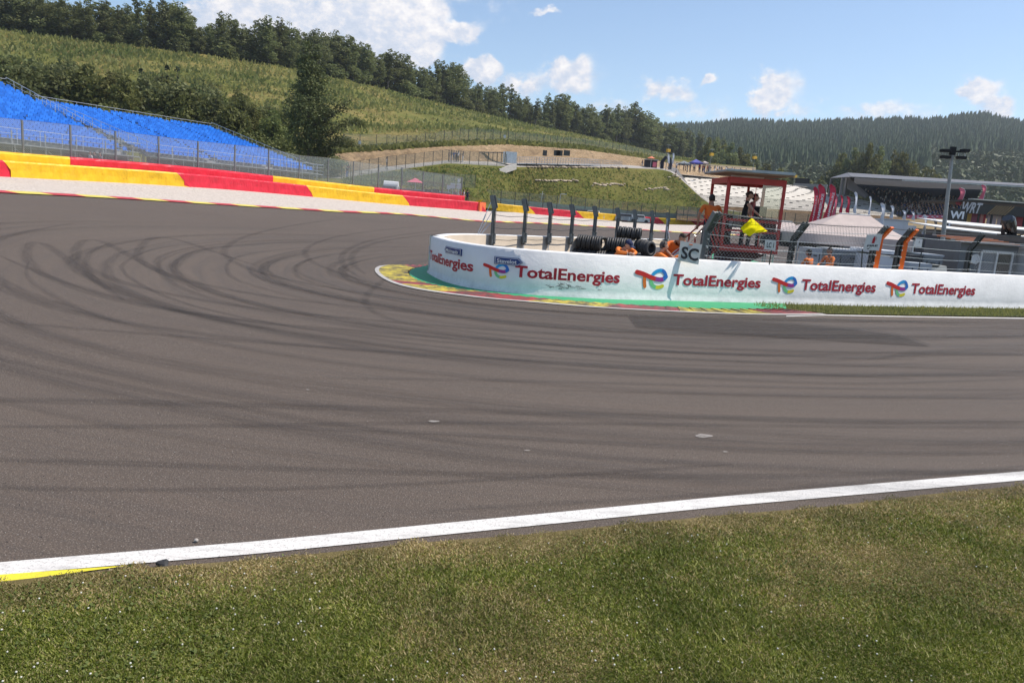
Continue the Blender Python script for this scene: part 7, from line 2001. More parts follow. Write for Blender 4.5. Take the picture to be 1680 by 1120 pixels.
# feather flags -------------------------------------------------------
M_fred = mat('flag_red', (0.58, 0.035, 0.07), .7, var=.08); M_fwh = mat('flag_white', (0.62, 0.64, 0.70), .7, var=.04); M_fpk = mat('flag_pink', (0.66, 0.14, 0.20), .7, var=.05)
def feather(px, pyt, pyb, pxb, wpx, Y, mm, label, group, text=None, pole=M_dk):
    """feather flag: bottom (pxb,pyb), top (px,pyt), wide side to the left of the curved pole"""
    b = W(pxb, pyb, Y); t = W(px, pyt, Y); w = wpx / FPX * Y; ctr = b
    r = empty('feather_flag', (b.x, Y, G(b.x, Y)), label, 'flag', group)
    H_ = t.z - b.z; dx = t.x - b.x; N = 18; m = MB(); L = []; R = []
    for k in range(N + 1):
        s = k / N; z = b.z + H_ * s; xc = b.x + dx * s + w * .30 * math.sin(s * PI * .75)
        # outer (pole) edge curves over to the top
        wr_ = w * (1 if s < .72 else math.sqrt(max(0, 1 - ((s - .72) / .28) ** 2)))
        R.append(Vector((xc + w * .5 - (w - wr_) * .9, Y + .05 * math.sin(s * 5), z))); wl = w * (.92 if s > .1 else .6 + s * 3.2)
        Lz = z if s < .86 else b.z + H_ * (.86 + (s - .86) * .85); L.append(Vector((R[-1].x - wl * (wr_ / w) ** .6, Y + .12 * math.sin(s * 6 + 1), Lz)))
    for k in range(N): m.add([L[k], R[k], R[k + 1], L[k + 1]], [(0, 1, 2, 3)]); m.add([v + Vector((0, .012, 0)) for v in (L[k + 1], R[k + 1], R[k], L[k])], [(0, 1, 2, 3)])
    m.build('cloth', mm, r)
    m = MB(); m.tube([Vector((R[0].x, Y + .02, G(b.x, Y)))] + [v + Vector((.02, .02, 0)) for v in R], .018 if pole is M_dk else .012, 5); m.build('pole', pole, r)
    if text:
        m = MB(); a = L[2].lerp(R[2], .5); c = L[-4].lerp(R[-4], .5); text_on(m, text, a.lerp(c, .48) - Vector((0, .16, 0)), (c - a), Vector((-(c - a).z, 0, (c - a).x)).normalized(), width=(c - a).length * .9, height=w * .34, bold=.02); m.build('lettering', M_sw, r)
RFG = 'feather flags in the paddock'
feather(1338, 306, 372, 1330, 8, 42, M_fred, 'leftmost red feather flag above the pale tent', RFG, 'HAMMERLIKE')
feather(1347, 302, 374, 1337, 12, 41, M_fred, 'tall red feather flag, second from the left, with white lettering', RFG, 'HAMMERLIKE')
feather(1365, 302, 366, 1354, 11, 41, M_fred, 'tall red feather flag rising behind the top left of the beige tent', RFG, 'HAMMERLIKE')
feather(1370.5, 319, 358, 1367, 5, 43, M_fpk, 'narrow pinkish red flag right beside the third tall flag', RFG)
feather(1380.5, 320, 350, 1379, 3.5, 48, M_fred, 'thin red flag over the ridge of the beige tent', RFG)
feather(1391, 322, 349, 1390, 5, 50, M_fred, 'small red feather flag right of the thin red one', RFG)
for (px, pt, pb, pxb, w_, Y, lab) in ((1403.5, 315, 350, 1402, 4, 50, 'narrow white flag above the middle of the beige tent'), (1427.5, 322, 352, 1426, 2.5, 52, 'thinnest white flag above the right of the beige tent'), (1447, 333, 370, 1445, 6.5, 46, 'wide white feather flag at the left end of the white truck'),
                                      (1463, 337, 358, 1462, 5, 54, 'white feather flag behind the left of the white truck'), (1482, 345, 360, 1483, 5, 56, 'small white feather flag over the middle of the white truck'), (1496.5, 347, 361, 1498, 4.5, 56, 'small white feather flag over the right of the white truck'),
                                      (1517, 352, 386, 1515, 4.5, 44, 'white feather flag right of the white truck'), (1533, 358, 392, 1532, 4.5, 43, 'white feather flag beside the lamp mast')):
    feather(px, pt, pb, pxb, w_, Y, M_fwh, lab, RFG, pole=M_steel_l)
feather(1577, 308, 336, 1572, 9, 47.5, M_fpk, 'pink pointed flag left of the team letters on the unit roof', RFG, pole=M_steel_l)
feather(1613, 303, 330, 1609, 7, 48, M_fpk, 'pink feather flag standing on the hospitality unit roof', RFG, pole=M_steel_l)

# covered grandstand with crowd ---------------------------------------
YG = 150.0
r = empty('covered_grandstand', W(1420, 360, YG), 'large roofed grandstand full of spectators beyond the paddock', 'grandstand')
M_rfg = mat('stand_roof', (.14, .135, .14), .6, .2, var=.04); M_rfl = mat('roof_lip', (.55, .55, .54), .5, .2)
rows_c = []; NR2 = 22
for k in range(NR2 + 1):
    t = k / NR2
    a = W(1470 - 62 * t, 354 - 42 * t, YG + 14 * t); b = W(1625 - 20 * t, 366 - 34 * t, YG - 10 + 16 * t)
    z = a.z; rows_c.append((a, b))
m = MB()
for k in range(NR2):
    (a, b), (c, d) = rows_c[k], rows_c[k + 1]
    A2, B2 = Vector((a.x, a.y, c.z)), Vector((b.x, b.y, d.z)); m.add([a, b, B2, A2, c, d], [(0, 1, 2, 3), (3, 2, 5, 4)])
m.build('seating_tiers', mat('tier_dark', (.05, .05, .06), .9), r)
rtf = [W(1392, 285, 172), W(1760, 306, 158), W(1760, 312, 138), W(1394, 292.5, 150)]; tipL = W(1363, 292.5, 160)
ra, rb_, rc_, rd_ = W(1390, 284.5, 168), W(1800, 309.8, 160), W(1800, 312.5, 135), W(1396, 291.0, 148)
m = MB(); m.slab([ra, rb_, rc_, rd_], .15); m.slab([ra, rd_, tipL], .12); m.build('roof', M_rfg, r)
m = MB(); m.beam(W(1480, 295.6, 145), W(1800, 313.0, 134.6), .15, .22); m.build('roof_lip', M_rfl, r)
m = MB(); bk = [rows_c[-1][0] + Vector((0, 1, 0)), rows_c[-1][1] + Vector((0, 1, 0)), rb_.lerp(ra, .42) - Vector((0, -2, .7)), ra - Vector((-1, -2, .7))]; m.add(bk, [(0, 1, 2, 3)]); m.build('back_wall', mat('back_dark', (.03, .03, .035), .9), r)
for (px, pt, pb, Y, w_) in ((1364, 293, 316, 160, .35), (1383, 291, 318, 152, .45), (1392, 292, 316, 165, 1.0)):
    m = MB(); t = W(px, pt, Y); b = W(px - 2, pb, Y); m.beam(Vector((t.x, t.y, b.z - 4)), t, w_, w_); m.build('column', M_rfg, r)
m = MB(); P_ = [W(1391, 293, 158), W(1401, 293, 158), W(1400, 302, 156), W(1424, 322, 152), W(1420, 326, 152), W(1390, 310, 157)]; m.slab(P_, .4); m.build('end_wall', M_rfg, r)
# front banner, dry bank
m = MB(); a, b, c, d = W(1480, 354, 142), W(1552, 352.5, 137), W(1552, 358.5, 137), W(1480, 357.5, 142)
a, b = W(1488, 353, 90), W(1552, 353, 88); rb = empty('banner', a, 'long red and white striped banner below the covered grandstand', 'banner')
m.slab([a, b, b - Vector((0, 0, .42)), a - Vector((0, 0, .38))], .05); m.build('cloth', M_fpk, rb)
m = MB()
for k in range(8): q = a.lerp(b, (k + .3) / 8) - Vector((0, .08, .16)); m.box(q, ((b.x - a.x) / 12, .03, .10))
m.build('stripe', M_sw, rb)
M_dry = mgrass('dry_bank', (.16, .12, .06), (.26, .19, .10), (.34, .26, .15), .3, 2)
tag(ribbon('dry_bank', [W(1465, 360, 87), W(1600, 358, 86), W(1800, 365, 84)], [W(1465, 392, 70), W(1600, 395, 68), W(1800, 405, 66)], 30, 4, M_dry, 0, follow=False), kind='structure')
m = MB(); a, b = W(1500, 381, 60), W(1528, 384, 60); m.slab([a, b, b - Vector((0, 0, .55)), a - Vector((0, 0, .55))], .05); tag(m.build('banner', M_fred, loc=a), 'small plain red banner between the white truck and the lamp mast', 'banner')
m = MB(); a, b = W(1515, 380, 52), W(1552, 383, 52); m.box((a + b) / 2 - Vector((0, 0, .35)), ((b - a).length, .3, .7)); m.box((a + b) / 2, ((b - a).length + .1, .35, .08)); tag(m.build('low_wall', M_bw, loc=a), 'low white wall behind the lamp mast', 'wall')
# crowd
shirts = [mat('shirt_%s' % n, c, .8) for n, c in (('white', (.6, .6, .62)), ('navy', (.02, .025, .06)), ('red', (.35, .03, .04)), ('grey', (.15, .15, .17)), ('black', (.015, .015, .018)), ('blue', (.05, .10, .3)))]
def crowd_geo(m, p, s=1.0, mi=0, ms=1):
    p = Vector(p); m.tube([p, p + Vector((0, 0, .35 * s)), p + Vector((0, 0, .58 * s)), p + Vector((0, 0, .66 * s))], [.17 * s, .20 * s, .16 * s, .06 * s], 5, mi); m.ell(p + Vector((0, 0, .78 * s)), (.10 * s, .11 * s, .13 * s), 6, 4, None, ms)
cm = []
for k, sh in enumerate(shirts):
    m = MB(); crowd_geo(m, (0, 0, 0)); cm.append(m)
seatsC = []
rc2 = random.Random(3)
for k in range(NR2):
    a, b = rows_c[k]; c, d = rows_c[k + 1]; n = int((b - a).length / .55)
    for i in range(n):
        if rc2.random() < .22 or (i < 5 and rc2.random() < .5): continue
        t = (i + .5) / n; p = a.lerp(b, t); q = c.lerp(d, t); seatsC.append((p.x, (p.y + q.y) / 2, q.z))
seatsC.sort(key=lambda p: p[1] + p[2] * .3)
base_objs = {}
for k, p in enumerate(seatsC[:300]):
    s = rc2.choice([0, 1, 1, 3, 4, 4, 1, 5])
    if s not in base_objs: o = cm[s].build('person', [shirts[s], SKIN]); base_objs[s] = o
    else: o = base_objs[s].copy(); COL.objects.link(o)
    o.location = p; tag(o, 'person sitting in the front rows of the covered grandstand crowd', 'person', 'spectators in the covered grandstand')
m = MB()
for p in seatsC[300:]:
    crowd_geo(m, p, 1.0, rc2.choice([0, 0, 1, 1, 1, 4, 4, 4, 1, 3]), rc2.choice([4, 4, 1, 5]))
cmats = [shirts[0], shirts[1], shirts[2], shirts[3], shirts[4], SKIN]; tag(m.build('crowd', cmats), kind='stuff')
# digital board and grey wall by the terrace
m = MB(); a, b = W(1305, 292, 195), W(1328, 293.5, 195); m.slab([a, b, b - Vector((0, 0, 1.35)), a - Vector((0, 0, 1.35))], .4)
r = empty('display_board', a, 'dark display board with white letters above the right end of the terrace', 'display'); m.build('screen', M_blk, r)
m = MB(); c = a.lerp(b, .38) - Vector((0, .1, .75)); text_on(m, 'SPA RACE', c, (b - a), (0, 0, 1), width=1.7, height=.5, bold=.03); m.build('lettering', M_sw, r)
m = MB(); m.cyl(a + Vector((.5, .2, -4)), a + Vector((.5, .2, 0)), .1); m.cyl(b + Vector((-.5, .2, -4)), b + Vector((-.5, .2, 0)), .1); m.build('post', M_dk, r)
m = MB(); a, b = W(1303, 301, 192), W(1358, 303, 185); m.slab([a, b, b - Vector((0, 0, 2.2)), a - Vector((0, 0, 2.2))], .3); tag(m.build('grey_wall', M_post, loc=a), 'grey wall at the top right corner of the concrete terrace', 'wall')

# plateau: kiosk, gazebo, flags, masts and small people ------------------
def ppt(px, py, Y): return W(px, py, Y)
def gazebo(px0, px1, pt, pe, pb, Y, cm_, label):
    a = W((px0 + px1) / 2, pt, Y + 1.5); c0_, c1_ = W(px0, pe, Y), W(px1, pe, Y); c0_.z = c1_.z = (c0_.z + c1_.z) / 2; D = 3.0; b = W(px0, pb, Y)
    r = empty('gazebo', b, label, 'gazebo'); m = MB(); P = [c0_, c1_, c1_ + Vector((0, D, 0)), c0_ + Vector((0, D, 0))]; a.x = (c0_.x + c1_.x) / 2
    for i in range(4): m.add([P[i], P[(i + 1) % 4], a], [(0, 1, 2)], 0); m.add([P[i], P[(i + 1) % 4], P[(i + 1) % 4] - Vector((0, 0, .3)), P[i] - Vector((0, 0, .3))], [(0, 1, 2, 3)], 0)
    m.build('canopy', cm_, r)
    for p in P: m = MB(); m.cyl((p.x, p.y, b.z - .3), p, .05, n=5); m.build('leg', M_dk, r)
gazebo(1134, 1154, 261.5, 266.5, 280, 172, mat('gazebo_blue', (.10, .10, .40), .7, var=.3, scale=.7), 'blue and purple gazebo on the plateau above the terrace')
gazebo(1154, 1163, 264.5, 267, 280, 174, M_tent, 'small pale gazebo right of the blue one')
gazebo(1115, 1133, 264, 268, 279, 171, M_gbox, 'grey gazebo left of the blue one')
a, b = W(1060, 260, 163), W(1079, 262, 163); gz0 = W(1070, 276, 163).z
r = empty('food_kiosk', W(1070, 276, 163), 'small food kiosk with orange parasol at the left end of the plateau', 'kiosk')
m = MB(); m.box(((a.x + b.x) / 2, 164, (gz0 + a.z) / 2 - .2), (b.x - a.x, 1.8, a.z - gz0 - .2)); m.build('body', M_tentd, r); m = MB(); m.box(((a.x + b.x) / 2, 163.8, a.z - .2), (b.x - a.x + .3, 2.4, .15)); m.build('roof', M_lbox, r)
m = MB(); c = W(1069, 256.5, 162); m.add([c] + [c + Vector((.9 * math.cos(t), .9 * math.sin(t), -.42)) for t in [PI * k / 4 for k in range(8)]], [(0, 1 + k, 1 + (k + 1) % 8) for k in range(8)]); m.build('parasol', mat('parasol_orange', (.75, .22, .12), .7), r)
m = MB(); m.cyl(c, (c.x, c.y, gz0), .04); m.build('parasol_pole', M_steel_l, r)
m = MB(); q = W(1074, 270, 162); m.box(q, (.8, .1, 1.0)); m.build('menu_board', M_fpk, r)
a = W(1093, 275, 162); r = empty('inflatable_arch', a, 'dark inflatable stand left of the small white flags', 'inflatable'); m = MB()
m.tube([a + Vector((-.9, 0, -.3)), a + Vector((-.95, 0, 1.2)), a + Vector((-.3, 0, 2.1)), a + Vector((.6, 0, 1.9)), a + Vector((.8, 0, 1.0)), a + Vector((.8, 0, -.3))], .38, 8); m.build('tube', M_navyc, r)
feather(1095, 251, 268, 1097, 3.2, 161, M_fwh, 'left small white flag on the plateau', RFG, pole=M_steel_l); feather(1104.5, 251, 268, 1103, 3.0, 163, M_fwh, 'right small white flag on the plateau', RFG, pole=M_steel_l)
M_ybox = mat('yellow_box', (.60, .36, .03), .5)
for (px, pt, pbx, pb, Y, lab) in ((1094, 238, 1092, 278, 160, 'first'), (1166, 245, 1163, 282, 168, 'second'), (1236, 251.5, 1234, 283, 176, 'third'), (1302, 288, 1300, 312, 186, 'fourth')):
    t, b = W(px, pt, Y), W(pbx, pb, Y); t.x = b.x + .2; r = empty('yellow_box_mast', b, f'{lab} slim mast from the left carrying a yellow box', 'mast', 'masts with yellow boxes')
    m = MB(); m.cyl(b - Vector((0, 0, .5)), t, .07, .05, n=6); m.build('pole', M_post, r); bx = b.lerp(t, .78 if lab != 'fourth' else .95); m = MB(); m.box(bx, (.75, .6, .6), .4); m.build('box', M_ybox, r)
    m = MB(); m.box(t, (.9, .15, .06), .2); m.build('lamp', M_lbox, r)
# small figures
r4 = random.Random(17)
def stick(m, p, s, pose):
    a = p; r_ = r4.uniform(-.15, .15)
    m.tube([a + Vector((-.09, 0, 0)), a + Vector((-.08, 0, .45)) * s, a + Vector((-.06, 0, .88))], [.06, .075, .09], 5, 1); m.tube([a + Vector((.12, .1, 0)), a + Vector((.08, 0, .45)), a + Vector((.06, 0, .88))], [.06, .075, .09], 5, 1)
VAR = []
def simple_person(k):
    J = dict(anL=(-.11, -.15 + .1 * (k % 3), .09), anR=(.11, .12 - .08 * (k % 2), .09), haL=(-.26, .12 * (k % 3), .9), haR=(.25, .2 - .1 * (k % 3), .95 + .1 * (k % 2)))
    tops_ = [shirts[0], shirts[1], shirts[3], shirts[4], shirts[0], shirts[5], shirts[2]]; legs_ = [shirts[3], shirts[1], shirts[0], shirts[5], shirts[4], shirts[3], shirts[1]]
    return figure((0, 0, 0), 0, 'person', J, top=tops_[k], legs=legs_[k], detail=False, hair=('short' if k % 2 else 'long'))
VAR = [[simple_person(k), False] for k in range(7)]
def put_person(p, yaw, label, group, k=None, s=1.0):
    k = r4.randrange(7) if k is None else k
    o = VAR[k][0] if not VAR[k][1] else copy_tree(VAR[k][0]); VAR[k][1] = True
    o.location = p; o.rotation_euler.z = yaw; o.scale = (s, s, s); o['label'] = label; o['group'] = group; return o
spots_ = []
for px in (1054, 1057, 1062, 1068, 1083, 1103, 1110, 1121, 1124, 1129, 1133, 1137, 1142, 1146, 1149, 1153, 1157, 1160, 1163, 1168, 1171, 1176, 1181, 1185, 1190, 1194, 1199, 1205, 1213, 1222, 1234, 1247):
    py = interp([(1040, 275), (1118, 280), (1200, 287), (1300, 299)], px)[0]; spots_.append((px, py, interp([(1040, 166), (1118, 171), (1300, 189)], px)[0]))
for q, (px, py, Y) in enumerate(spots_):
    put_person(W(px, py, Y) + Vector((0, r4.uniform(-.5, 2), 0)), r4.uniform(0, 6.28), f'{ordw(q + 1)} person from the left standing on the plateau above the terrace', 'people on the plateau', s=1.05)
for q, px in enumerate((736, 740, 744, 748, 751, 759)):
    p = hpt(LT, 2.5, px); put_person(p, r4.uniform(0, 6), f'{ordw(q + 1)} walker from the left on the path before the shelter', 'walkers on the path', s=1.05)
for (px, k, lab) in ((634, 2.4, 'lone walker on the path left of the shelter group'), (569, 1.9, 'walker low on the path beside the tall tree'), (571, 2.1, 'second walker close by the one beside the tall tree')):
    put_person(hpt(LT, k, px), r4.uniform(0, 6), lab, 'walkers on the path', s=1.05)
put_person(W(1108, 292, 162), 2.0, 'person coming down the ramp left of the terrace', 'people on the plateau')
for q, (px, d_) in enumerate(((149, 3.5), (156, 4.0), (165, 3.6))):
    Y = interp(BARR, px)[1] + d_; p = W(px, 270, Y); p.z = G(p.x, p.y) + .25; put_person(p, 2.5, f'{ordw(q + 1)} person from the left behind the debris fence by the blue seats', 'people behind the barrier', k=q)
# marshal point behind the near barrier: cabin, van, boards
def bgpt(px, dY): Y = interp(BARR, px)[1] + dY; p = W(px, 300, Y); p.z = G(p.x, p.y); return p
a, b = bgpt(630, 9), bgpt(650, 9); zt = zat(a.x, a.y, 298.5); r = empty('horse_trailer', a, 'small dark trailer with rounded white roof behind the fence', 'trailer')
m = MB(); w = (b - a).length; c = (a + b) / 2; m.box((c.x, c.y + .8, (a.z + zt) / 2 - .1), (w, 1.8, zt - a.z - .6), -.1); m.build('body', M_gbox, r)
m = MB(); m.tube([Vector((c.x - w / 2, c.y + .8, zt - .35)), Vector((c.x + w / 2, c.y + .8, zt - .35))], .55, 12); m.build('roof', M_whitev, r)
for s_ in (-.3, .3): m = MB(); m.cyl((c.x + s_ * w, c.y - .15, a.z + .3), (c.x + s_ * w, c.y + .1, a.z + .3), .3, n=12); m.build('wheel', M_tyre, r)
a, b = bgpt(655, 10), bgpt(742, 6); zt = zat((a.x + b.x) / 2, (a.y + b.y) / 2, 307); c = (a + b) / 2; yw = math.atan2(b.y - a.y, b.x - a.x)
r = empty('marshal_shed', a, 'long low grey shed behind the fence above the red barrier', 'shed'); m = MB(); m.box((c.x, c.y, (a.z + zt) / 2 - .3), ((b - a).length * .92, 2.0, zt - a.z - .4), yw); m.build('body', M_gbox, r)
m = MB(); m.box((c.x, c.y, zt - .42), ((b - a).length * .95, 2.3, .1), yw); m.build('roof', M_lbox, r)
for px in (702, 715): m = MB(); q = W(px, 313, (a.y + b.y) / 2 - 2.2); m.box(q, (.75, .06, .3), yw); m.build('notice', M_ink, r)
gm_ = MB(); c = W(682, 292, 92); gm_.add([c] + [c + Vector((1.3 * math.cos(t), 1.3 * math.sin(t), -.55)) for t in [PI / 4 + PI * k / 2 for k in range(4)]], [(0, 1 + k, 1 + (k + 1) % 4) for k in range(4)])
r = empty('red_parasol', c - Vector((0, 0, 2.6)), 'grey and red tent top behind the marshal shed', 'tent'); gm_.build('canopy', M_fpk, r); m = MB(); m.cyl(c, c - Vector((0, 0, 2.6)), .05); m.build('pole', M_steel, r)
for (px, py, s_, lab) in ((736, 307, .42, 'small white board left of the two lettered boards'), (743, 305, .55, 'left white lettered board at the marshal post'), (753, 305.5, .55, 'right white lettered board at the marshal post'), (753, 296, .32, 'small white box high on the fence end')):
    m = MB(); q = W(px, py, 87.5); m.box(q, (s_, .08, s_ * 1.15)); m.cyl(q, q - Vector((0, 0, 2.2)), .03); tag(m.build('white_board', M_board, loc=q), lab, 'board')
for q, (px, k) in enumerate(((748, 2), (757, 6), (762, 0), (768, 1))):
    p = bgpt(px, 2.6); p.z = zat(p.x, p.y, 336); put_person(p, 3.0 + q, f'{ordw(q + 1)} marshal from the left at the post behind the near barrier end', 'marshals at the far post', k=k)
m = MB(); a = W(776, 331, 86.5); m.add([a, a + Vector((1.2, 0, .35)), a + Vector((.5, 0, -.25)), a + Vector((.1, 0, -.2))], [(0, 1, 2, 3)]); m.v = [tuple(v) for v in m.v]; m.slab([Vector(v) for v in m.v[:4]], .02)
tag(m.build('small_flag', M_flag, loc=a), 'small yellow flag held at the end of the near red barrier', 'flag')
# parked cars behind far barrier (only roofs show)
car_cols = [(.6, .62, .64), (.35, .37, .40), (.12, .13, .15), (.65, .66, .66), (.3, .32, .34), (.6, .6, .6)]
cars = [(833, 334), (850, 335), (955, 345), (975, 347), (1028, 352), (1048, 353)]
for q, (px, py) in enumerate(cars):
    p = W(px, py, 124); p.z = G(p.x, 124); zt = zat(p.x, 124, py); Rz = r4.uniform(-.2, .2); cmx = mat('car_paint_%d' % q, car_cols[q], .3)
    H = min(2.2, max(1.4, zt - p.z)); r = empty('parked_car', p, f'{ordw(q + 1)} parked car from the left showing over the far barrier', 'car', 'cars parked behind the far barrier')
    m = MB(); m.box((p.x, p.y, p.z + H * .38), (3.6, 1.7, H * .45), Rz, taper=.96); m.box((p.x - .1, p.y, p.z + H * .78), (2.2, 1.5, H * .40), Rz, taper=.8); m.build('body', cmx, r)
    m = MB(); m.box((p.x - .1, p.y - .0, p.z + H * .77), (1.95, 1.53, H * .24), Rz, taper=.88); m.build('window', M_tentd, r)
    for sx in (-1.15, 1.15):
        for sy in (-.8, .8): m = MB(); R_2 = Matrix.Rotation(Rz, 3, 'Z'); c = Vector((p.x, p.y, p.z + .3)) + R_2 @ Vector((sx, sy, 0)); m.cyl(c - Vector((0, .1, 0)), c + Vector((0, .1, 0)), .3, n=10); m.build('wheel', M_tyre, r)
for (px, pt, lab) in ((885, 314, 'thin grey pole with short crossbars behind the far barrier'), (915, 318, 'white lamp post with a short arm behind the far barrier')):
    b = W(px, 345, 128); b.z = G(b.x, 128); t = Vector((b.x + .3, 128, zat(b.x, 128, pt))); m = MB(); m.cyl(b, t, .06, n=5)
    if px > 900: m.beam(t, t + Vector((1.0, 0, 0)), .1, .12)
    else: m.beam(t + Vector((-.5, 0, -.4)), t + Vector((.4, 0, -.4)), .06, .06); m.beam(t + Vector((-.5, 0, -1)), t + Vector((.4, 0, -1)), .06, .06)
    tag(m.build('pole', M_steel_l, loc=b), lab, 'pole')

# ================================================================== FOREGROUND GRASS
M_lawn = mgrass('lawn_soil', (0.15, 0.12, 0.05), (0.19, 0.15, 0.065), (0.26, 0.20, 0.10), 0.9, 14)
GE = [(px, py) for px, py in GRASS_EDGE]
A = [P0(px, py) for px, py in GE]; 
Bn = [Vector((p.x * .9, -6, 0)) for p in A]
tag(ribbon('lawn', A, Bn, 160, 24, M_lawn, 0.018), kind='structure')
def lawn_mat():
    m = bpy.data.materials.new('grass_blades'); m.use_nodes = True; t = NT(m.node_tree); t.n.clear()
    g = t.new('ShaderNodeNewGeometry'); pos = g.outputs['Position']
    dry = t.noise(pos, 0.55, 4, 0.6); 
    rnd_ = g.outputs['Random Per Island']
    gr = t.ramp(rnd_, [(0.0, (0.085, 0.120, 0.014)), (0.45, (0.19, 0.225, 0.028)), (0.8, (0.33, 0.34, 0.07)), (1.0, (0.56, 0.49, 0.25))])
    st = t.ramp(rnd_, [(0.0, (0.26, 0.20, 0.07)), (0.5, (0.46, 0.35, 0.15)), (1.0, (0.66, 0.52, 0.30))])
    f = t.map(dry, 0.46, 0.64, 0.05, 0.85); uv = t.new('ShaderNodeUVMap').outputs[0]
    e = t.new('ShaderNodeSeparateXYZ', ins={0: uv}).outputs[0]
    f = t.math('MAXIMUM', f, e)
    f = t.math('GREATER_THAN', f, t.math('FRACT', t.math('MULTIPLY', rnd_, 17.3)))
    c = t.mix(f, gr, st); c = t.mix(t.map(t.noise(pos, 1.7, 5, .65), .42, .60, .45, .0), c, (.045, .075, .010))
    d = t.new('ShaderNodeBsdfPrincipled', ins={'Base Color': c, 'Roughness': 0.55, 'Specular IOR Level': 0.25}); tr = t.new('ShaderNodeBsdfTranslucent', ins={'Color': c})
    t.new('ShaderNodeOutputMaterial', ins={0: t.new('ShaderNodeMixShader', ins={0: .3, 1: d.outputs[0], 2: tr.outputs[0]}).outputs[0]})
    return m
M_blade = lawn_mat()
rng = np.random.default_rng(42)
edge_xy = np.array([(p.x, p.y) for p in resample(A, 400)])
def edge_y(x): return np.interp(x, edge_xy[:, 0], edge_xy[:, 1])
def scatter(n, margin=0.0):
    px = rng.uniform(-60, 1740, n * 2); py = rng.uniform(770, 1180, n * 2)
    # uniform in picture area biased to far: unproject to the plane
    Rn = np.array(RM); D = np.stack([(px - 840) / FPX, -(py - 560) / FPX, -np.ones_like(px)], 1) @ Rn.T
    k = -CAMZ / D[:, 2]; X = D[:, 0] * k; Y = D[:, 1] * k
    wob = .035 * np.sin(X * 9) + .03 * np.sin(X * 23 + 1)
    ok = Y < edge_y(X) - margin + wob + rng.normal(0, .02, len(X)); return X[ok][:n], Y[ok][:n]
X, Y = scatter(430000, .012)
n = len(X); dist = np.sqrt(X ** 2 + Y ** 2)
ed = np.clip(1 - (edge_y(X) - Y) / .45, 0, 1) ** .7 * .95
lowp = np.array([noise.noise(Vector((x * 1.3, y * 1.3, 1))) for x, y in zip(X, Y)]); h = rng.uniform(.007, .018, n) * (1 + .8 * lowp) * (1 + .5 * (rng.random(n) < .07)) * (1 - .45 * ed); w = .0014 + .00038 * dist; w *= rng.uniform(.7, 1.5, n)
a = rng.uniform(0, 2 * PI, n); ln = rng.uniform(.4, 1.5, n) * h; b = rng.uniform(0, 2 * PI, n)
z0 = GA(np.stack([X, Y], 1)) + .018
C = np.stack([X, Y, z0], 1); Dd = np.stack([np.cos(a) * w, np.sin(a) * w, 0 * a], 1); T = np.stack([np.cos(b) * ln, np.sin(b) * ln, h], 1)
V = np.stack([C - Dd, C + Dd, C + T * .6 + Dd * .7, C + T, C + T * .55 - Dd * .7], 1).reshape(-1, 3)
me = np_mesh('grass', V, np.arange(n * 5).reshape(-1, 5), M_blade)
ul = me.uv_layers.new(name='UVMap'); uvd = np.zeros((n * 5, 2), dtype=np.float32); uvd[:, 0] = np.repeat(ed, 5); ul.data.foreach_set('uv', uvd.ravel())
o = bpy.data.objects.new('grass', me); COL.objects.link(o); tag(o, kind='stuff')
# clover: broad leaves in patches and white flower heads
X, Y = scatter(9000, .05); kk_ = np.array([noise.noise(Vector((x * 1.1, y * 1.1, 3))) for x, y in zip(X, Y)]); ok = kk_ > .05; X, Y = X[ok], Y[ok]; n = len(X)
r_ = rng.uniform(.004, .009, n); z0 = GA(np.stack([X, Y], 1)) + rng.uniform(.02, .04, n); C = np.stack([X, Y, z0], 1)
ang = rng.uniform(0, 2 * PI, n); tl = rng.normal(0, .5, (n, 2))
pts = []
for q in range(4):
    aa = ang + q * PI / 2; pts.append(C + np.stack([np.cos(aa) * r_, np.sin(aa) * r_, r_ * (np.cos(aa) * tl[:, 0] + np.sin(aa) * tl[:, 1])], 1))
V = np.stack(pts, 1).reshape(-1, 3)
o = bpy.data.objects.new('clover_leaves', np_mesh('clover_leaves', V, np.arange(n * 4).reshape(-1, 4), leaf_mat('clover', (0.10, 0.15, 0.025), (0.22, 0.27, 0.07), .4))); COL.objects.link(o); tag(o, kind='stuff')
m = MB(); X, Y = scatter(420, .1)
for x, y in zip(X, Y):
    if noise.noise(Vector((x * .7, y * .7, 9))) < -.1: continue
    z = G(x, y) + rs.uniform(.03, .05); m.ell((x, y, z - .01), (.0048, .0048, .004), 6, 4)
tag(m.build('clover_flowers', mat('clover_white', (.62, .60, .52), .8)), kind='stuff')
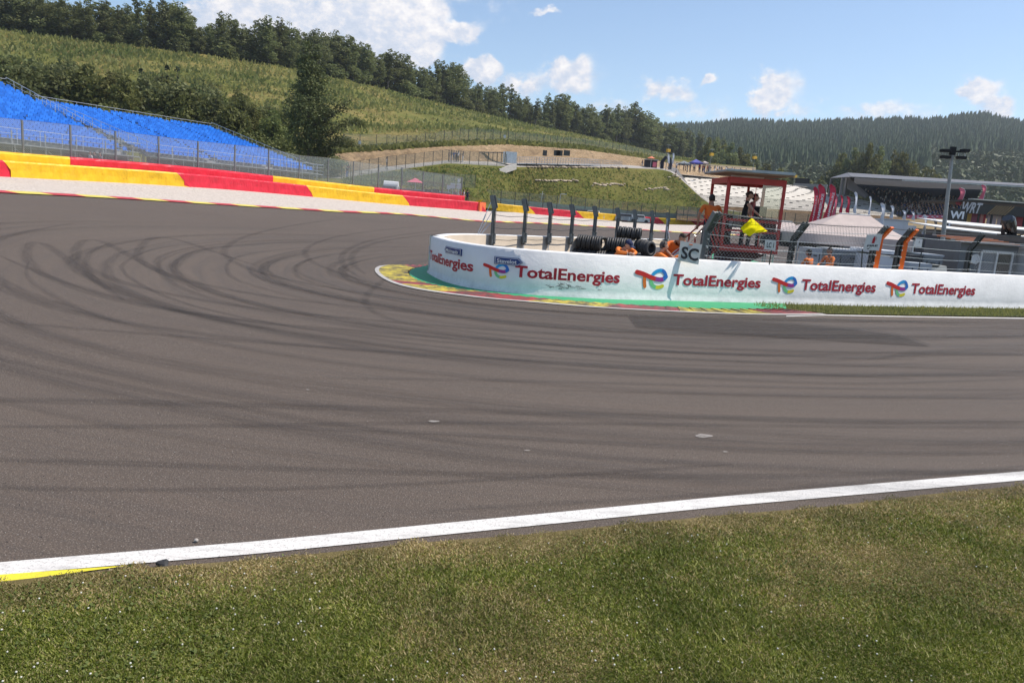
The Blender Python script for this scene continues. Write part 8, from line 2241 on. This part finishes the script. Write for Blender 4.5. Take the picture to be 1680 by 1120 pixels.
# grass in the strip before the wall
A2, B2_ = GSTRIP; n = 9000; ia = rng.integers(0, 79, n); tt = rng.random(n); P = np.array([A2[i].lerp(B2_[i], t)[:2] for i, t in zip(ia, tt)]) + rng.normal(0, .12, (n, 2)) * np.array([1, .3])
h = rng.uniform(.03, .09, n); a = rng.uniform(0, 6.28, n); w = .012; z0 = GA(P) + .02; C = np.concatenate([P, z0[:, None]], 1); Dd = np.stack([np.cos(a) * w, np.sin(a) * w, 0 * a], 1); T = np.stack([rng.normal(0, .02, n), rng.normal(0, .02, n), h], 1)
V = np.stack([C - Dd, C + Dd, C + T], 1).reshape(-1, 3); me = np_mesh('verge_grass', V, np.arange(n * 3).reshape(-1, 3), M_t1); o = bpy.data.objects.new('verge_grass', me); COL.objects.link(o); tag(o, kind='stuff')
# dark clod by the line and crumbs of rubber
m = MB(); p = P0(266, 930); m.ell((p.x, p.y, .02), (.032, .022, .018), 8, 6); m.v = [tuple(Vector(v) + Vector(noise.noise_vector(Vector(v) * 40)) * .014) for v in m.v]
tag(m.build('rubber_clump', M_tyre, loc=(p.x, p.y, 0)), 'dark clump of rubber at the grass edge beside the white line', 'debris')
m = MB(); p = P0(322, 889); m.ell((p.x, p.y, .012), (.014, .012, .011), 6, 5); tag(m.build('pebble', mat('pebble', (.4, .36, .32), .8), loc=(p.x, p.y, 0)), 'single pale pebble lying above the white line', 'pebble')
m = MB(); r5 = random.Random(8)
for _ in range(1400):
    px, py = r5.uniform(-20, 1700), 440 + 470 * r5.random() ** .8
    p = P0(px, py); 
    if py > interp([(0, 915), (840, 840), (1680, 765)], px)[0]: continue
    s = r5.uniform(.0015, .0045); m.ell((p.x, p.y, G(p.x, p.y) + .004), (s, s * .7, s * .6), 5, 3, None, 0 if r5.random() < .5 else 1)
tag(m.build('track_grit', [M_tyre, mat('grit', (.42, .38, .33), .8)]), kind='stuff')

# ================================================================== HAZE
m = MB(); m.box((200, 700, 137), (3600, 1700, 290))
hz = m.build('haze', bpy.data.materials.new('haze_air')); hm_ = hz.data.materials[0]; hm_.use_nodes = True; t_ = NT(hm_.node_tree); t_.n.clear()
pv = t_.new('ShaderNodeVolumePrincipled', ins={'Color': (.86, .93, 1.0, 1), 'Density': 0.00016, 'Anisotropy': 0.3})
om = t_.new('ShaderNodeOutputMaterial'); t_.l.new(pv.outputs[0], om.inputs['Volume']); tag(hz, kind='stuff')
